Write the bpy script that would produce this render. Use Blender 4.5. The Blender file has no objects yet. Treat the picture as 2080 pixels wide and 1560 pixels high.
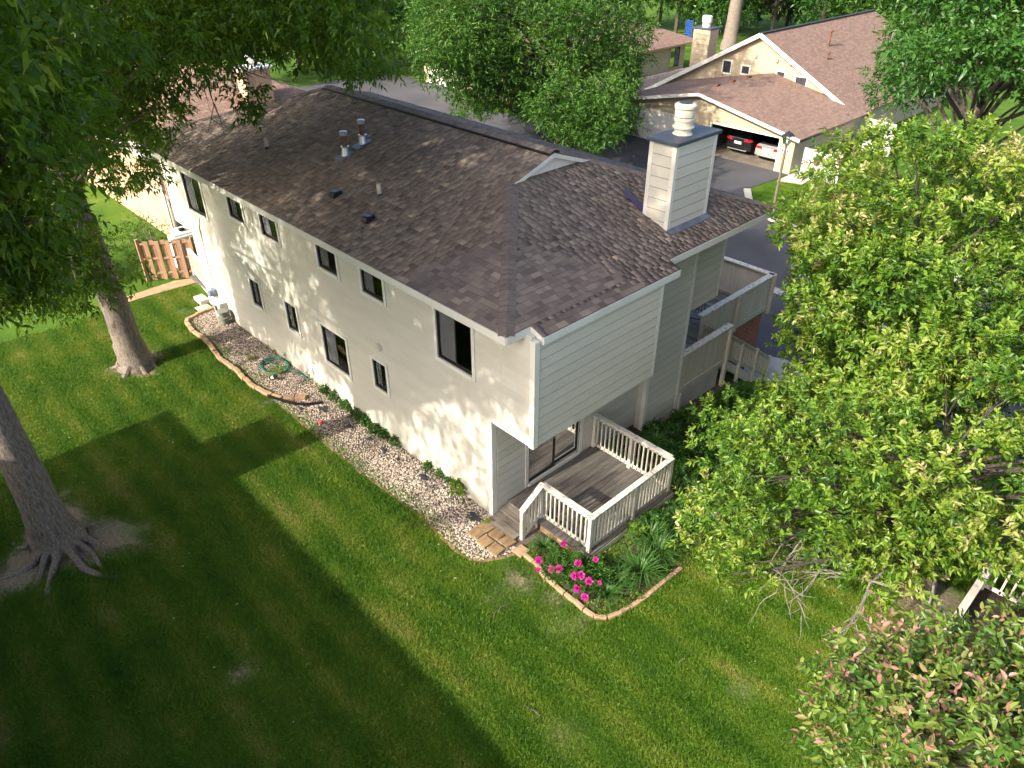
import bpy, math, random
import numpy as np
from mathutils import Vector, Matrix

scene = bpy.context.scene
col = scene.collection
random.seed(7)
rng = np.random.default_rng(7)
R = math.radians

# ------------------------------------------------------------------ camera
CAM = Vector((-7.957, -7.706, 11.442))
cd = bpy.data.cameras.new('camera')
cam = bpy.data.objects.new('camera', cd)
col.objects.link(cam)
cam.location = CAM
cam.rotation_euler = (R(90 - 33.70), 0, R(46.19 - 90))
cd.sensor_width = 36
cd.lens = 36 * 1491 / 2080
cd.clip_start = 0.05
cd.clip_end = 900
scene.camera = cam

# ------------------------------------------------------------------ light
SUN_EL, SUN_AZ = 33.0, math.atan2(-1, 0.09)     # the sun stands on the -X side
w = bpy.data.worlds.new('World')
scene.world = w
w.use_nodes = True
nt = w.node_tree
sky = nt.nodes.new('ShaderNodeTexSky')
sky.sky_type = 'NISHITA'
sky.sun_disc = False
sky.sun_elevation = R(SUN_EL)
sky.sun_rotation = SUN_AZ
sky.air_density = 0.8
sky.dust_density = 4.0
sky.ozone_density = 0.5
nt.links.new(sky.outputs[0], nt.nodes['Background'].inputs[0])
nt.nodes['Background'].inputs[1].default_value = 0.15
sd = bpy.data.lights.new('sun', 'SUN')
sd.energy = 3.1
sd.angle = R(0.7)
sd.color = (1.0, 0.93, 0.80)
so = bpy.data.objects.new('sun', sd)
col.objects.link(so)
sdir = Vector((1 * math.cos(R(SUN_EL)), -0.09 * math.cos(R(SUN_EL)), -math.sin(R(SUN_EL))))
so.rotation_euler = sdir.to_track_quat('-Z', 'Y').to_euler()
so.location = (-40, 4, 40)
vs = scene.view_settings
vs.view_transform = 'Standard'
vs.look = 'None'
vs.exposure = 1.47
vs.gamma = 1
vs.use_curve_mapping = False
scene.cycles.max_bounces = 6
scene.cycles.diffuse_bounces = 2
scene.cycles.glossy_bounces = 3
scene.cycles.transmission_bounces = 3
scene.cycles.transparent_max_bounces = 5
scene.cycles.use_denoising = True
scene.cycles.use_adaptive_sampling = True
scene.cycles.adaptive_threshold = 0.02

# ------------------------------------------------------------------ materials
def ramp(n, stops):
    e = n.color_ramp.elements
    while len(e) < len(stops):
        e.new(0.5)
    for i, (p, c) in enumerate(stops):
        e[i].position = p
        e[i].color = (*c, 1)


def mk(name, a, b=None, scale=4.0, rough=0.75, bump=0.0, bscale=60.0, stretch=(1, 1, 1), spec=0.3,
       metal=0.0, rnd=0.0, fine=0.0, contrast=(0.35, 0.65), coords='Object', c3=None):
    """base colour a..b by noise, fine grain, optional bump, optional per-object brightness spread"""
    m = bpy.data.materials.new(name)
    m.use_nodes = True
    t = m.node_tree
    bs = t.nodes['Principled BSDF']
    bs.inputs['Roughness'].default_value = rough
    bs.inputs['Metallic'].default_value = metal
    bs.inputs['Specular IOR Level'].default_value = spec
    b = b or tuple(x * 0.85 for x in a)
    if coords == 'World':
        co = t.nodes.new('ShaderNodeNewGeometry').outputs['Position']
    else:
        co = t.nodes.new('ShaderNodeTexCoord').outputs[coords]
    mp = t.nodes.new('ShaderNodeMapping')
    mp.inputs['Scale'].default_value = stretch
    t.links.new(co, mp.inputs[0])
    oi = t.nodes.new('ShaderNodeObjectInfo')
    if rnd and coords != 'World':
        cx = t.nodes.new('ShaderNodeCombineXYZ')
        mu = t.nodes.new('ShaderNodeMath'); mu.operation = 'MULTIPLY'; mu.inputs[1].default_value = 37
        t.links.new(oi.outputs['Random'], mu.inputs[0])
        for k in range(3): t.links.new(mu.outputs[0], cx.inputs[k])
        t.links.new(cx.outputs[0], mp.inputs['Location'])
    n1 = t.nodes.new('ShaderNodeTexNoise')
    n1.inputs['Scale'].default_value = scale
    n1.inputs['Detail'].default_value = 5
    t.links.new(mp.outputs[0], n1.inputs['Vector'])
    rp = t.nodes.new('ShaderNodeValToRGB')
    st = [(contrast[0], a), (contrast[1], b)]
    if c3: st = [(contrast[0], a), ((contrast[0] + contrast[1]) / 2, c3), (contrast[1], b)]
    ramp(rp, st)
    t.links.new(n1.outputs['Fac'], rp.inputs[0])
    out = rp.outputs[0]
    if fine:
        n2 = t.nodes.new('ShaderNodeTexNoise')
        n2.inputs['Scale'].default_value = bscale
        n2.inputs['Detail'].default_value = 3
        t.links.new(mp.outputs[0], n2.inputs['Vector'])
        mr = t.nodes.new('ShaderNodeMapRange')
        mr.inputs[1].default_value = 0.3; mr.inputs[2].default_value = 0.7
        mr.inputs[3].default_value = 1 - fine; mr.inputs[4].default_value = 1 + fine
        t.links.new(n2.outputs['Fac'], mr.inputs[0])
        hv = t.nodes.new('ShaderNodeHueSaturation')
        t.links.new(mr.outputs[0], hv.inputs['Value'])
        t.links.new(out, hv.inputs['Color'])
        out = hv.outputs[0]
    if rnd:
        mr = t.nodes.new('ShaderNodeMapRange')
        mr.inputs[3].default_value = 1 - rnd; mr.inputs[4].default_value = 1 + rnd
        t.links.new(oi.outputs['Random'], mr.inputs[0])
        hv = t.nodes.new('ShaderNodeHueSaturation')
        t.links.new(mr.outputs[0], hv.inputs['Value'])
        t.links.new(out, hv.inputs['Color'])
        out = hv.outputs[0]
    t.links.new(out, bs.inputs['Base Color'])
    if bump:
        n3 = t.nodes.new('ShaderNodeTexNoise')
        n3.inputs['Scale'].default_value = bscale
        n3.inputs['Detail'].default_value = 4
        t.links.new(mp.outputs[0], n3.inputs['Vector'])
        bp = t.nodes.new('ShaderNodeBump')
        bp.inputs['Strength'].default_value = bump
        bp.inputs['Distance'].default_value = 0.02
        t.links.new(n3.outputs['Fac'], bp.inputs['Height'])
        t.links.new(bp.outputs[0], bs.inputs['Normal'])
    return m


def mk_tone(name, stops, src='attr', rough=0.55, trans=0.0, spec=0.3, grain=0.0, gscale=80, bump=0.0):
    """colour chosen by a per-piece number: the face attribute 'tone', or the object's own colour value"""
    m = bpy.data.materials.new(name)
    m.use_nodes = True
    t = m.node_tree
    bs = t.nodes['Principled BSDF']
    bs.inputs['Roughness'].default_value = rough
    bs.inputs['Specular IOR Level'].default_value = spec
    if src == 'attr':
        at = t.nodes.new('ShaderNodeAttribute'); at.attribute_name = 'tone'
        o = at.outputs['Fac']
    else:
        oi = t.nodes.new('ShaderNodeObjectInfo')
        sp = t.nodes.new('ShaderNodeSeparateColor')
        t.links.new(oi.outputs['Color'], sp.inputs[0])
        o = sp.outputs[0]
    rp = t.nodes.new('ShaderNodeValToRGB')
    ramp(rp, stops)
    t.links.new(o, rp.inputs[0])
    out = rp.outputs[0]
    if grain:
        ge = t.nodes.new('ShaderNodeNewGeometry')
        n2 = t.nodes.new('ShaderNodeTexNoise')
        n2.inputs['Scale'].default_value = gscale
        n2.inputs['Detail'].default_value = 3
        t.links.new(ge.outputs['Position'], n2.inputs['Vector'])
        n3 = t.nodes.new('ShaderNodeTexNoise')
        n3.inputs['Scale'].default_value = 0.9
        n3.inputs['Detail'].default_value = 4
        t.links.new(ge.outputs['Position'], n3.inputs['Vector'])
        ad = t.nodes.new('ShaderNodeMath'); ad.operation = 'ADD'
        t.links.new(n2.outputs['Fac'], ad.inputs[0]); t.links.new(n3.outputs['Fac'], ad.inputs[1])
        mr = t.nodes.new('ShaderNodeMapRange')
        mr.inputs[1].default_value = 0.6; mr.inputs[2].default_value = 1.4
        mr.inputs[3].default_value = 1 - grain; mr.inputs[4].default_value = 1 + grain
        t.links.new(ad.outputs[0], mr.inputs[0])
        hv = t.nodes.new('ShaderNodeHueSaturation')
        t.links.new(mr.outputs[0], hv.inputs['Value'])
        t.links.new(out, hv.inputs['Color'])
        out = hv.outputs[0]
        if bump:
            bp = t.nodes.new('ShaderNodeBump')
            bp.inputs['Strength'].default_value = bump; bp.inputs['Distance'].default_value = 0.01
            t.links.new(n2.outputs['Fac'], bp.inputs['Height'])
            t.links.new(bp.outputs[0], bs.inputs['Normal'])
    t.links.new(out, bs.inputs['Base Color'])
    if trans:
        tr = t.nodes.new('ShaderNodeBsdfTranslucent')
        hv = t.nodes.new('ShaderNodeHueSaturation')
        hv.inputs['Hue'].default_value = 0.485
        hv.inputs['Saturation'].default_value = 1.1
        hv.inputs['Value'].default_value = 1.25
        t.links.new(out, hv.inputs['Color'])
        t.links.new(hv.outputs[0], tr.inputs[0])
        mx = t.nodes.new('ShaderNodeMixShader')
        mx.inputs[0].default_value = trans
        t.links.new(bs.outputs[0], mx.inputs[1])
        t.links.new(tr.outputs[0], mx.inputs[2])
        t.links.new(mx.outputs[0], t.nodes['Material Output'].inputs[0])
    return m


def mk_glass(name, tint=(0.75, 0.8, 0.8)):
    m = bpy.data.materials.new(name)
    m.use_nodes = True
    t = m.node_tree
    t.nodes.remove(t.nodes['Principled BSDF'])
    tr = t.nodes.new('ShaderNodeBsdfTransparent'); tr.inputs[0].default_value = (*tint, 1)
    gl = t.nodes.new('ShaderNodeBsdfGlossy'); gl.inputs['Roughness'].default_value = 0.02
    fr = t.nodes.new('ShaderNodeFresnel'); fr.inputs[0].default_value = 1.5
    ad = t.nodes.new('ShaderNodeMath'); ad.operation = 'MULTIPLY_ADD'
    ad.inputs[1].default_value = 1.0; ad.inputs[2].default_value = 0.0
    t.links.new(fr.outputs[0], ad.inputs[0])
    mx = t.nodes.new('ShaderNodeMixShader')
    t.links.new(ad.outputs[0], mx.inputs[0])
    t.links.new(tr.outputs[0], mx.inputs[1]); t.links.new(gl.outputs[0], mx.inputs[2])
    t.links.new(mx.outputs[0], t.nodes['Material Output'].inputs[0])
    return m


def mk_screen(name, c=(0.16, 0.165, 0.17), a=0.55):
    m = bpy.data.materials.new(name); m.use_nodes = True
    t = m.node_tree; bs = t.nodes['Principled BSDF']
    bs.inputs['Base Color'].default_value = (*c, 1); bs.inputs['Roughness'].default_value = 0.8
    tr = t.nodes.new('ShaderNodeBsdfTransparent'); mx = t.nodes.new('ShaderNodeMixShader'); mx.inputs[0].default_value = a
    t.links.new(tr.outputs[0], mx.inputs[1]); t.links.new(bs.outputs[0], mx.inputs[2])
    t.links.new(mx.outputs[0], t.nodes['Material Output'].inputs[0])
    return m


MT = {}
MT['screen'] = mk_screen('insect_screen_mesh')
MT['siding'] = mk('siding_cream_paint', (0.59, 0.565, 0.490), (0.54, 0.515, 0.440), scale=0.8, rough=0.55, fine=0.05, bscale=40, stretch=(1, 1, 4), rnd=0.02, bump=0.04)
def add_splash(m, z0=0.0, z1=0.45, dirt=(0.27, 0.22, 0.15)):
    t = m.node_tree; bs = t.nodes['Principled BSDF']
    src = bs.inputs['Base Color'].links[0].from_socket
    ge = t.nodes.new('ShaderNodeNewGeometry'); sp = t.nodes.new('ShaderNodeSeparateXYZ')
    t.links.new(ge.outputs['Position'], sp.inputs[0])
    no = t.nodes.new('ShaderNodeTexNoise'); no.inputs['Scale'].default_value = 3.5; no.inputs['Detail'].default_value = 6
    t.links.new(ge.outputs['Position'], no.inputs['Vector'])
    mr = t.nodes.new('ShaderNodeMapRange')
    mr.inputs[1].default_value = z0; mr.inputs[2].default_value = z1; mr.inputs[3].default_value = 0.75; mr.inputs[4].default_value = 0.0
    t.links.new(sp.outputs[2], mr.inputs[0])
    mu = t.nodes.new('ShaderNodeMath'); mu.operation = 'MULTIPLY'
    t.links.new(mr.outputs[0], mu.inputs[0]); t.links.new(no.outputs['Fac'], mu.inputs[1])
    mx = t.nodes.new('ShaderNodeMix'); mx.data_type = 'RGBA'; mx.inputs[7].default_value = (*dirt, 1)
    t.links.new(mu.outputs[0], mx.inputs[0]); t.links.new(src, mx.inputs[6])
    t.links.new(mx.outputs[2], bs.inputs['Base Color'])


add_splash(MT['siding'])
MT['trim'] = mk('trim_white_paint', (0.70, 0.685, 0.62), (0.66, 0.64, 0.57), scale=2, rough=0.5, fine=0.03, bscale=30)
MT['fascia'] = mk('fascia_paint', (0.68, 0.67, 0.615), (0.62, 0.605, 0.55), scale=1.5, rough=0.5, fine=0.04, bscale=25)
MT['soffit'] = mk('soffit_paint', (0.5, 0.48, 0.42), rough=0.7)
MT['bronze'] = mk('bronze_sash', (0.028, 0.025, 0.022), (0.04, 0.036, 0.03), rough=0.4, metal=0.3)
MT['glass'] = mk_glass('window_glass')
MT['curtain'] = mk('curtain_cloth', (0.80, 0.82, 0.82), (0.7, 0.73, 0.73), scale=3, rough=0.9)
MT['curtain_green'] = mk('curtain_pale_green', (0.72, 0.82, 0.74), (0.6, 0.7, 0.62), scale=3, rough=0.9)
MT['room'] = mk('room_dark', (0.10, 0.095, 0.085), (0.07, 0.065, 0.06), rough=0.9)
MT['box_card'] = mk('cardboard', (0.28, 0.16, 0.08), (0.22, 0.12, 0.06), rough=0.9)
SH = [(0.0, (0.088, 0.070, 0.060)), (0.30, (0.132, 0.104, 0.086)), (0.55, (0.178, 0.140, 0.114)), (0.80, (0.228, 0.179, 0.142)), (1.0, (0.29, 0.225, 0.172))]
MT['shingle'] = mk_tone('shingle_granules', SH, 'attr', rough=0.9, spec=0.15, grain=0.22, gscale=140, bump=0.35)
MT['shingle_piece'] = mk_tone('shingle_granules_piece', SH, 'obj', rough=0.9, spec=0.15, grain=0.22, gscale=140, bump=0.35)
MT['cap'] = mk('cap_shingle', (0.172, 0.134, 0.110), (0.130, 0.101, 0.085), scale=9, rough=0.9, fine=0.2, bscale=120, rnd=0.14, bump=0.3)
MT['black_plastic'] = mk('black_plastic', (0.012, 0.012, 0.014), rough=0.35, spec=0.5)
MT['galv'] = mk('galvanised_steel', (0.62, 0.66, 0.70), (0.5, 0.54, 0.58), scale=14, rough=0.32, metal=0.9)
MT['rust'] = mk('rusty_pipe', (0.20, 0.095, 0.055), (0.11, 0.055, 0.035), scale=9, rough=0.8, fine=0.15)
MT['pvc'] = mk('pvc_weathered', (0.56, 0.47, 0.33), (0.46, 0.38, 0.26), scale=8, rough=0.6)
MT['lead'] = mk('lead_flashing', (0.20, 0.22, 0.25), (0.13, 0.145, 0.17), scale=5, rough=0.45, metal=0.4)
MT['capmetal'] = mk('chimney_cap_slate_metal', (0.070, 0.085, 0.105), (0.055, 0.066, 0.082), scale=3, rough=0.5, metal=0.1, fine=0.05, bscale=20)
MT['flue'] = mk('flue_cream_metal', (0.66, 0.61, 0.50), (0.56, 0.51, 0.40), scale=6, rough=0.45, fine=0.06, bscale=30)
MT['purple'] = mk('flashing_purple', (0.055, 0.045, 0.10), (0.045, 0.04, 0.08), rough=0.4)
MT['deckwood'] = mk('deck_board_weathered', (0.145, 0.132, 0.118), (0.075, 0.066, 0.058), scale=2.2, rough=0.85, fine=0.28, bscale=14, stretch=(0.35, 6, 6), rnd=0.16, bump=0.35, contrast=(0.3, 0.72))
MT['deckwood_pale'] = mk('step_board_weathered', (0.24, 0.205, 0.165), (0.15, 0.125, 0.10), scale=2.2, rough=0.85, fine=0.22, bscale=14, stretch=(6, 0.35, 6), rnd=0.12, bump=0.3)
MT['railpaint'] = mk('rail_paint_worn', (0.60, 0.565, 0.475), (0.51, 0.475, 0.39), scale=5, rough=0.6, fine=0.08, bscale=40, rnd=0.05, bump=0.1)
MT['railcap'] = mk('rail_cap_flaking', (0.60, 0.57, 0.50), (0.30, 0.275, 0.24), scale=9, rough=0.7, fine=0.1, bscale=60, contrast=(0.52, 0.66), stretch=(1, 1, 1), bump=0.2)
MT['parapet'] = mk('parapet_panel_paint', (0.46, 0.43, 0.36), (0.41, 0.38, 0.315), scale=2.5, rough=0.6, fine=0.06, bscale=30, stretch=(3, 3, 0.5), rnd=0.03)
MT['soil'] = mk('soil_dark', (0.060, 0.045, 0.032), (0.10, 0.078, 0.055), scale=6, rough=0.95, fine=0.3, bscale=60, bump=0.6)
MT['gravelbed'] = mk('gravel_bed', (0.16, 0.125, 0.10), (0.08, 0.065, 0.055), scale=30, rough=0.95, fine=0.3, bscale=90, bump=0.6)
MT['stone'] = mk_tone('gravel_stone', [(0, (0.10, 0.085, 0.078)), (0.2, (0.21, 0.15, 0.115)), (0.45, (0.35, 0.285, 0.22)), (0.7, (0.45, 0.37, 0.29)), (0.88, (0.56, 0.50, 0.42)), (1, (0.66, 0.62, 0.56))], 'attr', rough=0.8, grain=0.12)
MT['brick_edge'] = mk('edging_block', (0.32, 0.20, 0.115), (0.24, 0.15, 0.09), scale=6, rough=0.9, fine=0.16, bscale=45, rnd=0.10, bump=0.35)
MT['edge_tan'] = mk('edging_tan_concrete', (0.42, 0.28, 0.165), (0.31, 0.205, 0.125), scale=5, rough=0.9, fine=0.14, bscale=50, rnd=0.08, bump=0.3)
MT['paver'] = mk('stepping_paver', (0.30, 0.20, 0.105), (0.20, 0.13, 0.07), scale=4, rough=0.9, fine=0.18, bscale=26, stretch=(1, 5, 1), rnd=0.10, bump=0.4)
MT['asphalt'] = mk('asphalt', (0.078, 0.078, 0.085), (0.056, 0.056, 0.062), scale=0.35, rough=0.9, fine=0.12, bscale=30, bump=0.15, coords='World')
MT['concrete'] = mk('concrete', (0.46, 0.44, 0.40), (0.36, 0.34, 0.31), scale=1.3, rough=0.9, fine=0.08, bscale=30, bump=0.1)
MT['bark'] = mk('bark_grey', (0.255, 0.215, 0.175), (0.125, 0.102, 0.083), scale=9, rough=0.95, fine=0.3, bscale=26, stretch=(3.2, 3.2, 0.7), bump=1.0, contrast=(0.34, 0.66))
MT['bark_dark'] = mk('bark_brown', (0.10, 0.082, 0.068), (0.052, 0.043, 0.037), scale=9, rough=0.95, fine=0.25, bscale=34, stretch=(2, 2, 0.5), bump=0.7)
MT['twig'] = mk('dead_twig', (0.25, 0.22, 0.19), (0.16, 0.14, 0.12), scale=12, rough=0.9)
MT['tan_siding'] = mk('siding_tan_paint', (0.45, 0.375, 0.26), (0.41, 0.34, 0.235), scale=1.2, rough=0.6, fine=0.04, bscale=30, rnd=0.02)
MT['pink_siding'] = mk('siding_salmon_paint', (0.50, 0.325, 0.225), (0.46, 0.295, 0.20), scale=1.2, rough=0.6, fine=0.04, bscale=30, rnd=0.02)
MT['white'] = mk('white_paint', (0.78, 0.76, 0.70), (0.72, 0.70, 0.64), scale=2, rough=0.5, fine=0.03, bscale=20)
MT['brown_fence'] = mk('fence_brown_stain', (0.36, 0.22, 0.14), (0.28, 0.17, 0.105), scale=4, rough=0.85, fine=0.15, bscale=20, stretch=(4, 4, 0.5), rnd=0.07)
MT['brick'] = mk('brick_face', (0.27, 0.115, 0.07), (0.17, 0.075, 0.05), scale=9, rough=0.9, fine=0.15, bscale=60, rnd=0.2)
MT['mortar'] = mk('mortar', (0.36, 0.31, 0.27), (0.28, 0.24, 0.21), scale=20, rough=0.95)


def mk_far_roof(name, a, b, ux, uy):
    """roof too far off to pick the tabs apart: thin course lines and mottling"""
    m = mk(name, a, b, scale=7, rough=0.9, fine=0.14, bscale=26, bump=0.0, coords='World')
    t = m.node_tree
    ge = t.nodes.new('ShaderNodeNewGeometry')
    mp = t.nodes.new('ShaderNodeMapping')
    mp.inputs['Rotation'].default_value = (0, 0, 0)
    br = t.nodes.new('ShaderNodeTexBrick')
    br.inputs['Color1'].default_value = (0.72, 0.72, 0.72, 1)
    br.inputs['Color2'].default_value = (1.18, 1.18, 1.18, 1)
    br.inputs['Mortar'].default_value = (0.55, 0.55, 0.55, 1)
    br.inputs['Scale'].default_value = 1
    br.inputs['Mortar Size'].default_value = 0.012
    br.inputs['Brick Width'].default_value = 0.34
    br.inputs['Row Height'].default_value = 0.17
    cx = t.nodes.new('ShaderNodeSeparateXYZ'); cb = t.nodes.new('ShaderNodeCombineXYZ')
    t.links.new(ge.outputs['Position'], cx.inputs[0])
    t.links.new(cx.outputs[ux], cb.inputs[0]); t.links.new(cx.outputs[uy], cb.inputs[1])
    t.links.new(cb.outputs[0], br.inputs['Vector'])
    bs = t.nodes['Principled BSDF']
    src = bs.inputs['Base Color'].links[0].from_socket
    mx = t.nodes.new('ShaderNodeMix'); mx.data_type = 'RGBA'; mx.blend_type = 'MULTIPLY'
    mx.inputs[0].default_value = 0.75
    t.links.new(src, mx.inputs[6]); t.links.new(br.outputs['Color'], mx.inputs[7])
    t.links.new(mx.outputs[2], bs.inputs['Base Color'])
    return m


MT['roof_x'] = mk_far_roof('roof_shingle_far_x', (0.255, 0.165, 0.125), (0.19, 0.122, 0.095), 0, 1)
MT['roof_y'] = mk_far_roof('roof_shingle_far_y', (0.255, 0.165, 0.125), (0.19, 0.122, 0.095), 1, 0)


MT['dark_pane'] = mk('window_pane_dark', (0.03, 0.035, 0.04), (0.05, 0.055, 0.06), scale=1, rough=0.08, spec=0.7)
MT['picket'] = mk('picket_weathered', (0.60, 0.54, 0.47), (0.47, 0.42, 0.36), scale=3, rough=0.85, rnd=0.1)
MT['garage_conc'] = mk('garage_floor_shaded', (0.20, 0.17, 0.13), (0.12, 0.10, 0.08), scale=1.2, rough=0.8)  # brownish concrete, darkened in colour to stand in for the shade indoors
MT['tarp'] = mk('tarp_blue', (0.012, 0.07, 0.30), (0.008, 0.05, 0.2), scale=3, rough=0.4)
MT['deck_brown'] = mk('deck_brown_stain', (0.040, 0.024, 0.017), (0.025, 0.016, 0.012), scale=3, rough=0.7, fine=0.2, bscale=20, rnd=0.12)

# ------------------------------------------------------------------ mesh helpers
class MB:
    def __init__(s):
        s.v = []; s.f = []
    def quadbox(s, p):                      # 8 points: bottom 4 then top 4
        n = len(s.v); s.v += [tuple(q) for q in p]
        for a in ((0, 3, 2, 1), (4, 5, 6, 7), (0, 1, 5, 4), (1, 2, 6, 5), (2, 3, 7, 6), (3, 0, 4, 7)):
            s.f.append(tuple(n + i for i in a))
        return s
    def box(s, a, b):
        (x0, y0, z0), (x1, y1, z1) = a, b
        return s.quadbox([(x0, y0, z0), (x1, y0, z0), (x1, y1, z0), (x0, y1, z0), (x0, y0, z1), (x1, y0, z1), (x1, y1, z1), (x0, y1, z1)])
    def bar(s, p, q, w, h, up=(0, 0, 1)):
        p, q, up = Vector(p), Vector(q), Vector(up)
        d = (q - p).normalized()
        sd_ = d.cross(up).normalized() * (w / 2)
        u = sd_.cross(d).normalized() * (h / 2)
        return s.quadbox([p - sd_ - u, p + sd_ - u, q + sd_ - u, q - sd_ - u, p - sd_ + u, p + sd_ + u, q + sd_ + u, q - sd_ + u])
    def poly(s, pts):
        n = len(s.v); s.v += [tuple(p) for p in pts]
        s.f.append(tuple(range(n, n + len(pts)))); return s
    def prism(s, pts, vec):
        n = len(s.v); k = len(pts); vec = Vector(vec)
        s.v += [tuple(p) for p in pts] + [tuple(Vector(p) + vec) for p in pts]
        s.f.append(tuple(range(n + k - 1, n - 1, -1))); s.f.append(tuple(range(n + k, n + 2 * k)))
        for i in range(k):
            j = (i + 1) % k
            s.f.append((n + i, n + j, n + k + j, n + k + i))
        return s
    def tube(s, pts, rad, n=8, cap=True):
        pts = [Vector(p) for p in pts]
        if not hasattr(rad, '__len__'): rad = [rad] * len(pts)
        b = len(s.v); prev = None
        for i, p in enumerate(pts):
            d = (pts[min(i + 1, len(pts) - 1)] - pts[max(i - 1, 0)]).normalized()
            a = prev if prev is not None else (Vector((1, 0, 0)) if abs(d.x) < 0.9 else Vector((0, 1, 0)))
            a = (a - d * a.dot(d)).normalized(); prev = a
            c = d.cross(a)
            for k in range(n):
                t = 2 * math.pi * k / n
                s.v.append(tuple(p + (a * math.cos(t) + c * math.sin(t)) * rad[i]))
        for i in range(len(pts) - 1):
            for k in range(n):
                k2 = (k + 1) % n
                s.f.append((b + i * n + k, b + i * n + k2, b + (i + 1) * n + k2, b + (i + 1) * n + k))
        if cap:
            s.f.append(tuple(b + k for k in range(n - 1, -1, -1)))
            e = b + (len(pts) - 1) * n
            s.f.append(tuple(e + k for k in range(n)))
        return s
    def lathe(s, c, prof, n=20):
        return s.tube([(c[0], c[1], c[2] + z) for r, z in prof], [max(r, 1e-4) for r, z in prof], n)
    def build(s, name, mat, parent=None, smooth=False, bevel=0):
        me = bpy.data.meshes.new(name)
        me.from_pydata(s.v, [], s.f)
        return obj(name, me, mat, parent, smooth, bevel)


def obj(name, me, mat, parent=None, smooth=False, bevel=0):
    if mat is not None:
        me.materials.append(MT[mat] if isinstance(mat, str) else mat)
    if smooth:
        me.polygons.foreach_set('use_smooth', [True] * len(me.polygons))
        me.set_sharp_from_angle(angle=R(38))
    o = bpy.data.objects.new(name, me)
    col.objects.link(o)
    if parent is not None: o.parent = parent
    if bevel:
        b = o.modifiers.new('bevel', 'BEVEL'); b.width = bevel; b.segments = 2; b.limit_method = 'ANGLE'
    return o


def thing(name, label, cat, loc=(0, 0, 0), group=None):
    o = bpy.data.objects.new(name, None)
    col.objects.link(o)
    o.location = loc
    o.empty_display_size = 0.2
    return tag(o, label, cat, group)


def tag(o, label=None, cat=None, group=None, kind=None):
    if label: o['label'] = label
    if cat: o['category'] = cat
    if group: o['group'] = group
    if kind: o['kind'] = kind
    return o


def clone(root, name=None):
    c = root.copy(); col.objects.link(c)
    for ch in list(root.children):
        d = ch.copy(); col.objects.link(d); d.parent = c
        for g in list(ch.children):
            e = g.copy(); col.objects.link(e); e.parent = d
    return c


def fastmesh(name, verts, faces, tone=None, smooth=False):
    """numpy arrays straight into a mesh; every face has the same number of corners"""
    me = bpy.data.meshes.new(name)
    nf, k = faces.shape
    me.vertices.add(len(verts)); me.vertices.foreach_set('co', np.asarray(verts, np.float32).ravel())
    me.loops.add(nf * k); me.loops.foreach_set('vertex_index', faces.astype(np.int32).ravel())
    me.polygons.add(nf)
    me.polygons.foreach_set('loop_start', np.arange(0, nf * k, k, dtype=np.int32))
    if smooth: me.polygons.foreach_set('use_smooth', np.ones(nf, bool))
    me.update(calc_edges=True)
    if tone is not None:
        a = me.attributes.new('tone', 'FLOAT', 'FACE')
        a.data.foreach_set('value', np.asarray(tone, np.float32))
    return me


def splitrects(u0, u1, z0, z1, holes):
    """a wall rectangle minus rectangular openings"""
    us = sorted({u0, u1, *[min(max(h[0], u0), u1) for h in holes], *[min(max(h[1], u0), u1) for h in holes]})
    out = []
    for a, b in zip(us, us[1:]):
        if b - a < 1e-4: continue
        m = (a + b) / 2
        seg = [(z0, z1)]
        for h in holes:
            if h[0] <= m <= h[1]:
                new = []
                for s0, s1 in seg:
                    if h[3] <= s0 or h[2] >= s1: new.append((s0, s1)); continue
                    if h[2] > s0: new.append((s0, h[2]))
                    if h[3] < s1: new.append((h[3], s1))
                seg = new
        for s0, s1 in seg: out.append((a, b, s0, s1))
    return out


def wallmap(axis, c, sgn):
    """u runs along the wall, z up, d outwards"""
    if axis == 'x': return lambda u, z, d: (c + sgn * d, u, z)
    return lambda u, z, d: (u, c + sgn * d, z)


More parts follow.
